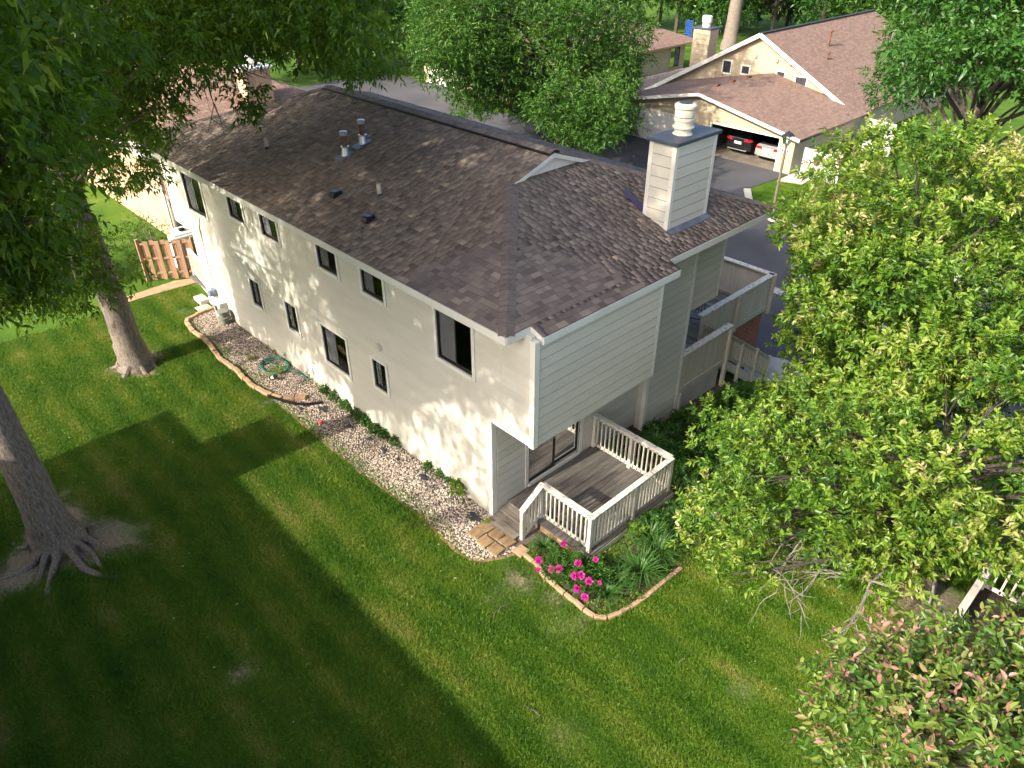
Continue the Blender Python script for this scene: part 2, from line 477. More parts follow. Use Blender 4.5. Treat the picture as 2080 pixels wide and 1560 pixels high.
def siding(parent, P, u0, u1, z0, z1, holes=(), exp=0.215, mat='siding', top=None, blen=3.5, sheath=True, gap=0.009):
    if sheath:
        s = MB()
        for a, b, c, d in splitrects(u0, u1, z0, z1, holes):
            s.quadbox([P(a, c, -0.09), P(b, c, -0.09), P(b, c, 0), P(a, c, 0), P(a, d, -0.09), P(b, d, -0.09), P(b, d, 0), P(a, d, 0)])
        s.build('wall', mat, parent)
    z = z0; k = 0
    while z < z1 - 0.02:
        zt = min(z + exp, z1)
        off = random.uniform(0.6, blen)
        cuts = [u0] + [u0 + off + i * blen for i in range(40) if u0 + off + i * blen < u1 - 0.3] + [u1]
        for ca, cb_ in zip(cuts, cuts[1:]):
            a0, b0 = ca + 0.0015, cb_ - 0.0015
            lim = None
            if top is not None:                        # sloping upper edge: the board ends on it
                pass
            m = MB(); last = None
            for a, b, c, d in splitrects(a0, b0, z, zt - gap, holes):
                if m.v and last is not None and (a > last[1] + 1e-4 or (d <= last[2] or c >= last[3]) and a >= last[1] - 1e-4):
                    m.build('siding_board', mat, parent); m = MB()
                last = (a, b, c, d)
                th = lambda q: 0.032 - 0.010 * (q - z) / exp
                if top is not None:
                    n = max(1, int((b - a) / 0.6))
                    # clip a board by the gable line with a polygon
                    pts = clip_gable(a, b, c, d, top)
                    if len(pts) < 3: continue
                    i0 = len(m.v); kk = len(pts)
                    m.v += [P(u, q, 0.001) for u, q in pts] + [P(u, q, th(q)) for u, q in pts]
                    m.f.append(tuple(range(i0 + kk, i0 + 2 * kk)))
                    for i in range(kk):
                        j = (i + 1) % kk
                        m.f.append((i0 + i, i0 + j, i0 + kk + j, i0 + kk + i))
                    continue
                m.quadbox([P(a, c, 0.001), P(b, c, 0.001), P(b, c, th(c)), P(a, c, th(c)), P(a, d, 0.001), P(b, d, 0.001), P(b, d, th(d)), P(a, d, th(d))])
            if m.v: m.build('siding_board', mat, parent)
        z = zt; k += 1


def clip_gable(a, b, c, d, top):
    """rectangle a..b, c..d below the roof line top(u) (concave down)"""
    pts = [(a, c), (b, c), (b, d), (a, d)]
    for (pu, pz), sl in top:                   # half planes z <= pz + sl*(u-pu)
        out = []
        for i in range(len(pts)):
            p, q = pts[i], pts[(i + 1) % len(pts)]
            fp = p[1] - pz - sl * (p[0] - pu); fq = q[1] - pz - sl * (q[0] - pu)
            if fp <= 0: out.append(p)
            if (fp < 0 < fq) or (fq < 0 < fp):
                t = fp / (fp - fq); out.append((p[0] + t * (q[0] - p[0]), p[1] + t * (q[1] - p[1])))
        pts = out
        if not pts: break
    return pts


def window(parent, P, u0, u1, z0, z1, trim=0.085, tmat='trim', curtain=('curtain', None), split=0.5, tproud=0.055, name='window', screen=True):
    """slider: white casing, bronze frame, two sashes with panes, cloth behind"""
    m = MB()
    def bx(mm, a, b, c, d, d0, d1):
        mm.quadbox([P(a, c, d0), P(b, c, d0), P(b, c, d1), P(a, c, d1), P(a, d, d0), P(b, d, d0), P(b, d, d1), P(a, d, d1)])
    bx(m, u0 - trim, u0, z0 - trim, z1 + trim, 0.0, tproud)
    bx(m, u1, u1 + trim, z0 - trim, z1 + trim, 0.0, tproud)
    bx(m, u0, u1, z1, z1 + trim, 0.0, tproud - 0.002)
    bx(m, u0, u1, z0 - trim, z0, 0.0, tproud + 0.012)
    wn = m.build(name, tmat, parent)
    fr = MB(); t = 0.028
    bx(fr, u0, u0 + t, z0, z1, -0.07, 0.012); bx(fr, u1 - t, u1, z0, z1, -0.07, 0.012)
    bx(fr, u0 + t, u1 - t, z0, z0 + t, -0.07, 0.010); bx(fr, u0 + t, u1 - t, z1 - t, z1, -0.07, 0.010)
    fr.build('frame', 'bronze', wn)
    um = u0 + (u1 - u0) * split
    for k, (a, b, dd) in enumerate(((u0 + t, um + 0.02, -0.028), (um - 0.02, u1 - t, -0.058))):
        s = MB(); w_ = 0.03
        bx(s, a, a + w_, z0 + t, z1 - t, dd, dd + 0.025); bx(s, b - w_, b, z0 + t, z1 - t, dd, dd + 0.025)
        bx(s, a + w_, b - w_, z0 + t, z0 + t + w_, dd, dd + 0.024); bx(s, a + w_, b - w_, z1 - t - w_, z1 - t, dd, dd + 0.024)
        s.build('sash', 'bronze', wn)
        g = MB()
        bx(g, a + w_, b - w_, z0 + t + w_, z1 - t - w_, dd + 0.010, dd + 0.014)
        g.build('pane', 'glass', wn)
        if k == 1 and screen:
            c = MB(); bx(c, a + w_, b - w_, z0 + t + w_, z1 - t - w_, -0.012, -0.0105); c.build('insect_screen', 'screen', wn)
        if curtain[k]:
            c = MB(); n = 22
            row = []
            for i in range(n + 1):
                u = a + (b - a) * i / n
                dpt = -0.098 - 0.010 * math.sin(i * 1.9 + k)
                row.append((P(u, z0 - 0.05, dpt), P(u, z1 + 0.05, dpt)))
            for r0, r1 in zip(row, row[1:]): c.poly([r0[0], r1[0], r1[1], r0[1]])
            c.build('curtain', curtain[k], wn, True)
    return wn

# ------------------------------------------------------------------ ground
HX = [(-400, 0), (4.2, 0), (6.4, -0.38), (8.8, -0.42), (10.2, -1.0), (11.6, -1.62), (12.45, -1.72), (12.8, -2.1), (400, -2.1)]
ZD = -2.1


def ground(x, y):
    return float(np.interp(x, [a for a, b in HX], [b for a, b in HX]))


def inpoly(x, y, poly):
    ins = False; n = len(poly)
    for i in range(n):
        x1, y1 = poly[i]; x2, y2 = poly[(i + 1) % n]
        if (y1 > y) != (y2 > y) and x < (x2 - x1) * (y - y1) / (y2 - y1) + x1: ins = not ins
    return ins


GRAVEL = [(0.0, 14.72), (-0.62, 14.66), (-1.17, 14.50), (-1.25, 13.6), (-1.27, 12.45), (-1.36, 10.64), (-1.33, 8.95), (-1.28, 7.6), (-1.28, 6.52), (-1.31, 4.68), (-1.2, 2.9), (-1.17, 2.21),
          (-1.27, 0.95), (-1.16, 0.42), (-0.7, 0.16), (-0.33, 0.05), (0.42, 0.0), (0.42, 1.17), (0.0, 1.17)]
BED = [(-0.33, -0.05), (-0.35, -0.5), (-0.48, -0.92), (-0.50, -1.7), (-0.54, -2.12), (-0.36, -2.36), (-0.04, -2.48), (0.3, -2.53), (0.62, -2.58), (1.13, -2.6), (1.6, -2.6), (3.2, -2.6),
       (6.0, -2.4), (9.0, -1.6), (9.0, 0.9), (5.0, 0.9), (5.0, 1.17), (3.3, 1.17), (3.3, -1.2), (0.4, -1.2), (0.42, 0.0)]
TRUNK1, TRUNK2 = (-7.2, 6.95), (-3.3, 12.95)


def bare(x, y):
    """0 = lush lawn, 1 = bare earth"""
    b = 0
    d1 = math.hypot((x - TRUNK1[0]), (y - TRUNK1[1]))
    d1 *= 1 + 0.35 * math.sin(3 * math.atan2(y - TRUNK1[1], x - TRUNK1[0]) + 0.6) + 0.12 * math.sin(7 * x + 5 * y)
    b = max(b, min(1, max(0, (1.45 - d1) / 0.6)))
    d2 = math.hypot(x - TRUNK2[0], y - TRUNK2[1]) * (1 + 0.2 * math.sin(4 * x + 3 * y))
    b = max(b, min(1, max(0, (1.0 - d2) / 0.5)))
    # worn spots and thin turf by the bed and along the gravel edge
    for (px, py, r, a) in ((-0.9, -0.55, 0.55, 0.75), (-0.75, -1.35, 0.35, 0.8), (-1.5, -0.5, 0.4, 0.45), (-5.9, 1.35, 0.35, 0.85), (-0.75, -2.1, 0.3, 0.6), (-1.5, 8.6, 0.35, 0.7),
                           (-1.45, 11.2, 0.25, 0.6), (-2.6, -3.4, 0.5, 0.3), (0.3, -4.9, 0.45, 0.35), (-1.2, -1.9, 0.5, 0.3), (-0.9, 15.4, 0.5, 0.5), (2.2, -6.4, 0.5, 0.4), (4.6, -6.4, 1.1, 1.0)):
        d = math.hypot(x - px, y - py)
        b = max(b, a * min(1, max(0, (r - d) / (0.6 * r))))
    return b


xs = sorted(set([-300, -200, -120, -70, -40, -25, -18] + list(np.round(np.arange(-14, 13.01, 0.22), 3)) + [13, 16, 20, 25, 32, 40, 55, 75, 100, 150, 230, 320]))
ys = sorted(set([-300, -200, -120, -70, -40, -25, -18] + list(np.round(np.arange(-14, 20.01, 0.22), 3)) + [22, 25, 30, 36, 45, 60, 80, 110, 160, 230, 320]))
gv = np.array([(x, y, ground(x, y)) for y in ys for x in xs])
nx = len(xs)
ii, jj = np.meshgrid(np.arange(len(ys) - 1), np.arange(nx - 1), indexing='ij')
a0 = (ii * nx + jj).ravel()
gf = np.stack([a0, a0 + 1, a0 + 1 + nx, a0 + nx], 1)
me = fastmesh('lawn', gv, gf, smooth=True)
at = me.attributes.new('bare', 'FLOAT', 'POINT')
at.data.foreach_set('value', np.array([bare(x, y) for y in ys for x in xs], np.float32))
m = bpy.data.materials.new('lawn_ground'); m.use_nodes = True
t = m.node_tree; bs = t.nodes['Principled BSDF']
bs.inputs['Roughness'].default_value = 0.95; bs.inputs['Specular IOR Level'].default_value = 0.1
ge = t.nodes.new('ShaderNodeNewGeometry')
n1 = t.nodes.new('ShaderNodeTexNoise'); n1.inputs['Scale'].default_value = 0.55; n1.inputs['Detail'].default_value = 6
t.links.new(ge.outputs['Position'], n1.inputs['Vector'])
r1 = t.nodes.new('ShaderNodeValToRGB')
ramp(r1, [(0.3, (0.038, 0.090, 0.009)), (0.5, (0.062, 0.125, 0.013)), (0.7, (0.095, 0.155, 0.022))])
t.links.new(n1.outputs['Fac'], r1.inputs[0])
n2 = t.nodes.new('ShaderNodeTexNoise'); n2.inputs['Scale'].default_value = 14; n2.inputs['Detail'].default_value = 6
t.links.new(ge.outputs['Position'], n2.inputs['Vector'])
r2 = t.nodes.new('ShaderNodeValToRGB')
ramp(r2, [(0.3, (0.15, 0.115, 0.08)), (0.7, (0.27, 0.215, 0.15))])
t.links.new(n2.outputs['Fac'], r2.inputs[0])
ab = t.nodes.new('ShaderNodeAttribute'); ab.attribute_name = 'bare'
mx = t.nodes.new('ShaderNodeMix'); mx.data_type = 'RGBA'
t.links.new(ab.outputs['Fac'], mx.inputs[0]); t.links.new(r1.outputs[0], mx.inputs[6]); t.links.new(r2.outputs[0], mx.inputs[7])
t.links.new(mx.outputs[2], bs.inputs['Base Color'])
bp = t.nodes.new('ShaderNodeBump'); bp.inputs['Strength'].default_value = 0.8; bp.inputs['Distance'].default_value = 0.04
n3 = t.nodes.new('ShaderNodeTexNoise'); n3.inputs['Scale'].default_value = 22; n3.inputs['Detail'].default_value = 5
t.links.new(ge.outputs['Position'], n3.inputs['Vector'])
t.links.new(n3.outputs['Fac'], bp.inputs['Height']); t.links.new(bp.outputs[0], bs.inputs['Normal'])
tag(obj('lawn', me, m), kind='structure')


def sheet(name, pts, z, mat, thick=0.0):
    m_ = MB()
    if thick: m_.prism([(x, y, z - thick) for x, y in pts], (0, 0, thick))
    else: m_.poly([(x, y, z) for x, y in pts])
    return tag(m_.build(name, mat), kind='structure')


sheet('driveway', [(13.8, -40), (18.4, -40), (18.4, 12.2), (28.9, 12.2), (29.2, 11.9), (32.84, 11.62), (32.84, 26.0), (30, 36), (33.4, 42), (33.4, 52), (12.85, 52), (12.85, 1.9), (13.8, 1.9)], ZD + 0.030, 'asphalt')
sheet('street', [(18.9, -60), (24.85, -60), (24.85, 4.6), (25.4, 8.5), (26.6, 10.6), (28.9, 12.19), (18.9, 12.19)], ZD + 0.022, 'asphalt')
sheet('gutter_strip', [(18.4, -60), (18.9, -60), (18.9, 12.19), (18.4, 12.19)], ZD + 0.045, 'concrete', 0.1)
kp = [(24.85, -60), (24.85, 4.6), (25.4, 8.5), (26.6, 10.6), (28.6, 12.0)]
kq = [(25.25, -60), (25.25, 4.6), (25.75, 8.35), (26.85, 10.35), (28.8, 11.7)]
k_ = MB()
for i in range(len(kp) - 1):
    k_.prism([(*kp[i], ZD - 0.1), (*kq[i], ZD - 0.1), (*kq[i + 1], ZD - 0.1), (*kp[i + 1], ZD - 0.1)], (0, 0, 0.22))
tag(k_.build('kerb', 'concrete'), kind='structure')
sheet('garage_walk', [(31.3, 11.5), (31.75, 10.2), (33.0, 10.3), (36.0, 11.0), (36.0, 11.55), (32.8, 11.55)], ZD + 0.05, 'concrete', 0.1)
sheet('back_walk', [(-2.0, 17.15), (-1.2, 17.15), (0.6, 17.0), (0.6, 17.35), (-0.2, 17.7), (-2.0, 17.6)], 0.04, 'edge_tan', 0.1)

# gravel strip beside the long wall: bed sheet and the stones on it
sheet('gravel_bed', GRAVEL, 0.012, 'gravelbed')
sheet('flower_bed', BED[:12] + [(3.3, -2.6), (3.3, -1.2), (0.4, -1.2), (0.42, 0.0)], 0.010, 'soil')
bm_ = MB()
gx = np.linspace(3.3, 9.6, 16)
for a, b in zip(gx, gx[1:]):
    za, zb = ground(a, 0) + 0.012, ground(b, 0) + 0.012
    ya, yb = -2.55 + 0.14 * max(0, a - 3.3), -2.55 + 0.14 * max(0, b - 3.3)
    bm_.poly([(a, ya, za), (b, yb, zb), (b, 1.6, zb), (a, 1.6, za)])
tag(bm_.build('planting_soil', 'soil'), kind='structure')

ico = np.array([(0, 0, 1), (0.89, 0, 0.45), (0.28, 0.85, 0.45), (-0.72, 0.53, 0.45), (-0.72, -0.53, 0.45), (0.28, -0.85, 0.45), (0.72, 0.53, -0.45), (-0.28, 0.85, -0.45), (-0.89, 0, -0.45), (-0.28, -0.85, -0.45), (0.72, -0.53, -0.45)])
icf = np.array([(0, 1, 2), (0, 2, 3), (0, 3, 4), (0, 4, 5), (0, 5, 1), (1, 6, 2), (2, 6, 7), (2, 7, 3), (3, 7, 8), (3, 8, 4), (4, 8, 9), (4, 9, 5), (5, 9, 10), (5, 10, 1), (1, 10, 6)])
pts = []
while len(pts) < 15500:
    x, y = rng.uniform(-1.4, 0.42), rng.uniform(0.0, 14.75)
    if inpoly(x, y, GRAVEL) and not (x > -0.28 and y < 1.17): pts.append((x, y))
pts = np.array(pts)
N = len(pts)
sz = rng.uniform(0.011, 0.024, N) * np.where(pts[:, 1] < 4.5, 1.12, 0.95)
ang = rng.uniform(0, 6.28, N)
sc3 = np.stack([sz * rng.uniform(0.8, 1.5, N), sz * rng.uniform(0.7, 1.1, N), sz * rng.uniform(0.5, 0.9, N)], 1)
vv = ico[None] * sc3[:, None] * rng.uniform(0.8, 1.2, (N, 11, 1))
ca, sa = np.cos(ang)[:, None], np.sin(ang)[:, None]
vx = vv[..., 0] * ca - vv[..., 1] * sa; vy = vv[..., 0] * sa + vv[..., 1] * ca
vv = np.stack([vx + pts[:, 0, None], vy + pts[:, 1, None], vv[..., 2] + 0.016 + rng.uniform(0, 0.012, (N, 1))], 2)
ff = (icf[None] + (np.arange(N) * 11)[:, None, None]).reshape(-1, 3)
tone = np.clip(rng.beta(2.0, 1.8, N) * 0.95 + np.where(pts[:, 1] < 3.6, 0.10, 0.03) + 0.0, 0, 1)
g_ = obj('gravel', fastmesh('gravel', vv.reshape(-1, 3), ff, np.repeat(tone, len(icf))), 'stone')
tag(g_, 'pale pink and cream river gravel along the long cream wall', 'gravel', kind='stuff')

# ------------------------------------------------------------------ the main townhouse
S = 0.34                                   # roof pitch
EX, EY, EZ = -0.463, 0.253, 5.116          # eave corner of the roof surface
RX, RY = 8.673, 17.4
HALF = (RX - EX) / 2
XR = EX + HALF; ZR = EZ + S * HALF
COS = 1 / math.sqrt(1 + S * S)
GB = 3.35                                  # run from the front eave to the small gable
house = thing('townhouse', 'large cream lap-sided two-storey townhouse with brown shingle hip roof and chimney', 'house', (0, 0, 0))

PL = wallmap('x', 0.0, -1)
WU = [(13.62, 14.85, 3.42, 4.56), (11.05, 11.86, 3.99, 4.57), (9.17, 10.03, 3.99, 4.57), (6.43, 7.25, 4.0, 4.57), (4.59, 5.41, 4.0, 4.56), (1.68, 2.77, 3.43, 4.56)]
WL = [(10.97, 11.53, 1.40, 2.22), (8.94, 9.5, 1.40, 2.24), (6.53, 7.64, 1.15, 2.25), (4.84, 5.36, 1.46, 2.24)]
Z1 = 2.6
siding(house, PL, 0.09, 16.36, Z1, 4.98, WU)
siding(house, PL, 1.26, 15.15, -0.1, Z1, WL)
for i, (a, b, c, d) in enumerate(WU):
    cur = [('curtain', 'curtain'), ('curtain', 'curtain_green'), ('curtain', 'curtain'), ('curtain', 'curtain_green'), ('curtain', 'curtain_green'), ('curtain', None)][i]
    window(house, PL, a, b, c, d, curtain=cur[::-1])
for i, (a, b, c, d) in enumerate(WL):
    cur = [('curtain', None), ('curtain', None), (None, 'curtain'), (None, None)][i]
    window(house, PL, a, b, c, d, curtain=cur[::-1])
# things seen through the nearest open sash
MB().box((0.22, 1.72, 3.43), (0.5, 2.02, 3.72)).build('stored_box', 'box_card', house)

PB = wallmap('y', 0.0, -1)
siding(house, PB, 0.10, 3.66, Z1, 4.86, gap=0.016)                      # the bay over the deck
PR = wallmap('y', 1.17, -1)
DOOR = (1.03, 2.75, 0.33, 2.12)
siding(house, PR, 0.10, 4.95, 0.0, Z1, [DOOR], gap=0.016)               # recessed wall behind the deck
siding(house, wallmap('x', 3.72, 1), 0.06, 1.17, Z1, 4.98)
siding(house, wallmap('y', 1.17, -1), 3.75, 8.0, Z1, 4.98, gap=0.016)   # upper wall beside the chimney
PC = wallmap('y', 0.925, -1)
siding(house, PC, 5.03, 6.36, -0.55, 5.2, gap=0.016)                    # chimney chase
siding(house, wallmap('x', 4.965, -1), 0.95, 1.17, -0.5, Z1, blen=9)
siding(house, wallmap('x', 6.415, 1), 0.95, 1.6, -0.5, 5.0, blen=9)
siding(house, wallmap('x', 8.06, 1), 1.22, 16.4, Z1, 4.98)
siding(house, wallmap('x', 8.06, 1), 2.3, 15.2, -2.1, Z1, exp=0.43)
siding(house, wallmap('y', 2.25, -1), 6.42, 8.0, -0.5, Z1)
siding(house, wallmap('y', 16.44, 1), 0.08, 8.0, Z1, 4.98, exp=0.43)
siding(house, wallmap('y', 15.22, 1), 0.08, 8.0, -2.1, Z1, exp=0.43)


def trimpost(x, y, z0, z1, w=0.10):
    MB().box((x - w / 2, y - w / 2, z0), (x + w / 2, y + w / 2, z1)).build('corner_trim', 'trim', house)


trimpost(0.022, 0.022, Z1 - 0.03, 4.93, 0.125)
trimpost(0.022, 1.215, -0.1, Z1, 0.125)
trimpost(3.69, 0.022, Z1 - 0.02, 4.9, 0.10)
trimpost(6.375, 0.945, -0.5, 4.9, 0.11)
trimpost(4.985, 0.945, -0.5, Z1 - 0.01, 0.11)
trimpost(8.03, 1.19, Z1, 4.95, 0.10)
trimpost(0.03, 16.40, Z1, 4.95, 0.10)
trimpost(0.03, 15.19, -0.1, Z1, 0.10)
# undersides of the overhangs, inner floors
MB().box((0.0, 0.0, Z1 - 0.05), (3.74, 1.16, Z1 - 0.004)).build('overhang_soffit', 'trim', house)
MB().box((6.42, 1.18, Z1 - 0.05), (8.06, 2.24, Z1 - 0.004)).build('overhang_soffit', 'trim', house)
MB().box((0.01, 15.25, Z1 - 0.05), (8.05, 16.43, Z1 - 0.004)).build('overhang_soffit', 'trim', house)
MB().box((0.12, 1.3, Z1 - 0.02), (7.95, 15.15, Z1 + 0.08)).build('upper_floor', 'room', house)
MB().box((0.12, 1.3, 0.02), (7.95, 15.15, 0.10)).build('ground_floor', 'room', house)
MB().box((4.0, 1.3, 0.1), (4.1, 15.1, Z1 - 0.03)).box((4.0, 1.3, Z1 + 0.09), (4.1, 15.1, 5.1)).build('partition', 'room', house)

# sliding patio door
dr = MB()
P = PR
def wbx(mm, a, b, c, d, d0, d1, P=P):
    mm.quadbox([P(a, c, d0), P(b, c, d0), P(b, c, d1), P(a, c, d1), P(a, d, d0), P(b, d, d0), P(b, d, d1), P(a, d, d1)])
u0, u1, z0, z1 = DOOR
wbx(dr, u0 - 0.09, u0, z0 - 0.08, z1 + 0.08, 0, 0.05); wbx(dr, u1, u1 + 0.09, z0 - 0.08, z1 + 0.08, 0, 0.05)
wbx(dr, u0, u1, z1, z1 + 0.08, 0, 0.048); wbx(dr, u0, u1, z0 - 0.09, z0, 0, 0.07)
door = dr.build('patio_door', 'trim', house)
um = (u0 + u1) / 2
for a, b, dd in ((u0, um + 0.03, -0.02), (um - 0.03, u1, -0.055)):
    s_ = MB(); w_ = 0.055
    wbx(s_, a, a + w_, z0, z1, dd, dd + 0.03); wbx(s_, b - w_, b, z0, z1, dd, dd + 0.03)
    wbx(s_, a + w_, b - w_, z0, z0 + 0.07, dd, dd + 0.029); wbx(s_, a + w_, b - w_, z1 - 0.06, z1, dd, dd + 0.029)
    s_.build('sash', 'bronze', door)
    g_ = MB(); wbx(g_, a + w_, b - w_, z0 + 0.07, z1 - 0.06, dd + 0.012, dd + 0.017); g_.build('pane', 'glass', door)
for a, b in ((u0 + 0.03, u0 + 0.5), (u1 - 0.42, u1 - 0.05)):
    c_ = MB(); row = []
    for i in range(27):
        u = a + (b - a) * i / 26; dp = -0.16 - 0.025 * math.sin(i * 1.5)
        row.append((P(u, z0 + 0.04, dp), P(u, z1, dp)))
    for r0, r1_ in zip(row, row[1:]): c_.poly([r0[0], r1_[0], r1_[1], r0[1]])
    c_.build('curtain', 'curtain', door, True)
hd = MB(); wbx(hd, um - 0.005, um + 0.02, 1.15, 1.4, 0.012, 0.045); hd.build('handle', 'galv', door)
# porch lamp under the bay corner
fx = MB().lathe((0.30, 0.98, Z1 - 0.20), [(0.02, 0.15), (0.06, 0.13), (0.065, 0.06), (0.05, 0.0), (0.0, -0.02)], 12)
fx.build('porch_lamp', 'white', house, True)
# dryer hood, little wall hoods
for (y, z, s_) in ((11.5, 2.62, 0.11), (5.01, 2.66, 0.12)):
    hv_ = MB()
    n = 8
    prof = [(math.cos(math.pi * i / n), math.sin(math.pi * i / n)) for i in range(n + 1)]
    hv_.prism([(-0.025, y + s_ * a, z + s_ * b * 1.3) for a, b in prof], (-0.09, 0, 0))
    hv_.build('vent_hood', 'siding', house)
for (y, z) in ((8.91, 0.12), (7.38, 0.14), (10.2, 0.2)):
    MB().prism([(-0.02, y - 0.06, z), (-0.02, y + 0.06, z), (-0.09, y + 0.06, z - 0.02), (-0.09, y - 0.06, z - 0.02)], (0, 0, 0.09)).build('vent_hood', 'siding', house)
# hose bib box
MB().box((-0.07, 8.55, 0.32), (-0.024, 8.72, 0.50)).tube([(-0.06, 8.63, 0.38), (-0.13, 8.63, 0.36), (-0.14, 8.63, 0.31)], 0.018, 8).build('hose_tap', 'white', house)
# cable along the far end of the long wall
MB().tube([(-0.03, 14.25, 3.3), (-0.035, 14.45, 2.9), (-0.035, 14.5, 1.5), (-0.035, 14.42, 0.9)], 0.012, 6).build('cable', 'bronze', house)

# ---- roof
roof = MB()
ap = 0.012
def rz_left(x): return EZ + S * (x - EX)
P0 = (EX, EY, EZ - ap); P1 = (RX, EY, EZ - ap); P2 = (RX, RY, EZ - ap); P3 = (EX, RY, EZ - ap)
GL = (EX + GB, EY + GB, EZ + S * GB - ap); GR = (RX - GB, EY + GB, EZ + S * GB - ap)
YG = EY + GB - 0.10
AP = (XR, YG, ZR - ap); GLo = (EX + GB - 0.02, YG, EZ + S * (GB - 0.02) - ap)
BK = (XR, RY - HALF, ZR - ap)
roof.poly([P0, GL, (EX + GB, YG, GL[2]), AP, BK, P3])
roof.poly([P1, P2, BK, AP, (RX - GB, YG, GR[2]), GR])
roof.poly([P0, P1, GR, GL])
roof.poly([P2, P3, BK])
roof.poly([(0.14, -0.063, EZ - S * 0.316 - ap), (4.2, -0.063, EZ - S * 0.316 - ap), (4.2, EY, EZ - ap), (0.14, EY, EZ - ap)])
# underside
roof.poly([(EX, EY, EZ - 0.14), (EX, RY, EZ - 0.14), (0.03, RY, EZ - 0.14), (0.03, EY, EZ - 0.14)])
roof.poly([(RX, EY, EZ - 0.14), (8.03, EY, EZ - 0.14), (8.03, RY, EZ - 0.14), (RX, RY, EZ - 0.14)])
roof.poly([(0.03, EY, EZ - 0.141), (8.03, EY, EZ - 0.141), (8.03, 1.2, EZ - 0.141), (0.03, 1.2, EZ - 0.141)])
roof.poly([(0.03, 16.3, EZ - 0.141), (8.03, 16.3, EZ - 0.141), (8.03, RY, EZ - 0.141), (0.03, RY, EZ - 0.141)])
roof.poly([(0.14, -0.05, EZ - 0.25), (4.2, -0.05, EZ - 0.25), (4.2, EY, EZ - 0.143), (0.14, EY, EZ - 0.143)])
roof = roof.build('roof', 'shingle', house)
a_ = roof.data.attributes.new('tone', 'FLOAT', 'FACE')
a_.data.foreach_set('value', np.full(len(roof.data.polygons), 0.25, np.float32))
# gutter-less fascia boards
def fascia(a, b, h=0.15, th=0.03, dz=0.0):
    a, b = Vector(a), Vector(b)
    MB().bar(a - Vector((0, 0, h / 2 + dz)), b - Vector((0, 0, h / 2 + dz)), th, h).build('fascia_board', 'fascia', house)
FZ = EZ - 0.018
for y0_, y1_ in ((EY, 4.2), (4.2, 8.4), (8.4, 12.9), (12.9, RY)):
    fascia((EX, y0_ + 0.002, FZ), (EX, y1_ - 0.002, FZ))
fascia((EX + 0.016, EY, FZ), (0.14, EY, FZ)); fascia((4.2, EY, FZ), (RX, EY, FZ))
fascia((RX, EY + 0.02, FZ), (RX, RY, FZ)); fascia((EX, RY, FZ), (RX, RY, FZ))
BZ = EZ - S * 0.316 - 0.018
fascia((0.14, -0.063, BZ), (4.2, -0.063, BZ))
for xx in (0.14, 4.2):
    MB().prism([(xx - 0.015, -0.05, BZ - 0.15), (xx - 0.015, EY, FZ - 0.15), (xx - 0.015, EY, FZ), (xx - 0.015, -0.05, BZ)], (0.03, 0, 0)).build('fascia_board', 'fascia', house)
# the small gable at the top of the front slope
gz0 = EZ + S * GB
gab = MB()
yf = EY + GB - 0.02
gab.poly([(EX + GB + 0.05, yf, gz0 + 0.0), (RX - GB - 0.05, yf, gz0 + 0.0), (XR, yf, ZR - 0.05)])
gable = gab.build('gable_panel', 'trim', house)
for sx in (-1, 1):
    x0_ = XR + sx * (HALF - GB - 0.0)
    MB().prism([(x0_, YG - 0.012, gz0 - 0.01), (XR, YG - 0.012, ZR - 0.015), (XR, YG - 0.012, ZR - 0.11), (x0_ - sx * 0.26, YG - 0.012, gz0 - 0.01)], (0, 0.035, 0)).build('rake_board', 'trim', house)

# ---- shingles
TAB = (0.11, 0.15, 0.19, 0.24)
EXPO = 0.130
stuff_v, stuff_f, stuff_t = [], [], []
near = []
def shingle_plane(O, U, V, ulim, v0, v1, seed, pick=True):
    """ulim(v) -> (umin, umax); tabs overlap course by course"""
    rr = random.Random(seed)
    O, U, V = Vector(O), Vector(U), Vector(V)
    Nn = U.cross(V).normalized()
    if Nn.z < 0: Nn = -Nn
    nrow = int((v1 - v0) / EXPO) + 1
    for j in range(nrow):
        va = v0 + j * EXPO; vb = min(va + EXPO * 1.04, v1)
        if vb - va < 0.02: continue
        la, ha = ulim(va); lb, hb = ulim(vb)
        u = min(la, lb) - rr.uniform(0, 0.3)
        cc = rr.uniform(-0.08, 0.08)
        while u < max(ha, hb):
            wd = rr.choice(TAB); ue = u + wd - 0.004
            q = [(min(max(u, la), ha), va), (min(max(ue, la), ha), va), (min(max(ue, lb), hb), vb), (min(max(u, lb), hb), vb)]
            if max(q[1][0] - q[0][0], q[2][0] - q[3][0]) > 0.015:
                whole = abs(q[0][0] - u) < 1e-6 and abs(q[1][0] - ue) < 1e-6 and abs(q[2][0] - ue) < 1e-6 and abs(q[3][0] - u) < 1e-6 and vb - va > EXPO
                th = rr.choice((0.006, 0.006, 0.013))
                tn = min(1, max(0, rr.gauss(0.5, 0.15) + cc * 0.5 + (0.10 if th > 0.01 else -0.06)))
                base = [O + U * a + V * b for a, b in q]
                top = [base[0] + Nn * th, base[1] + Nn * th, base[2] + Nn * 0.002, base[3] + Nn * 0.002]
                near.append(((base[0] - CAM).length if (whole and pick) else 1e9, base, top, tn, wd, th, U, V, Nn))
            u += wd
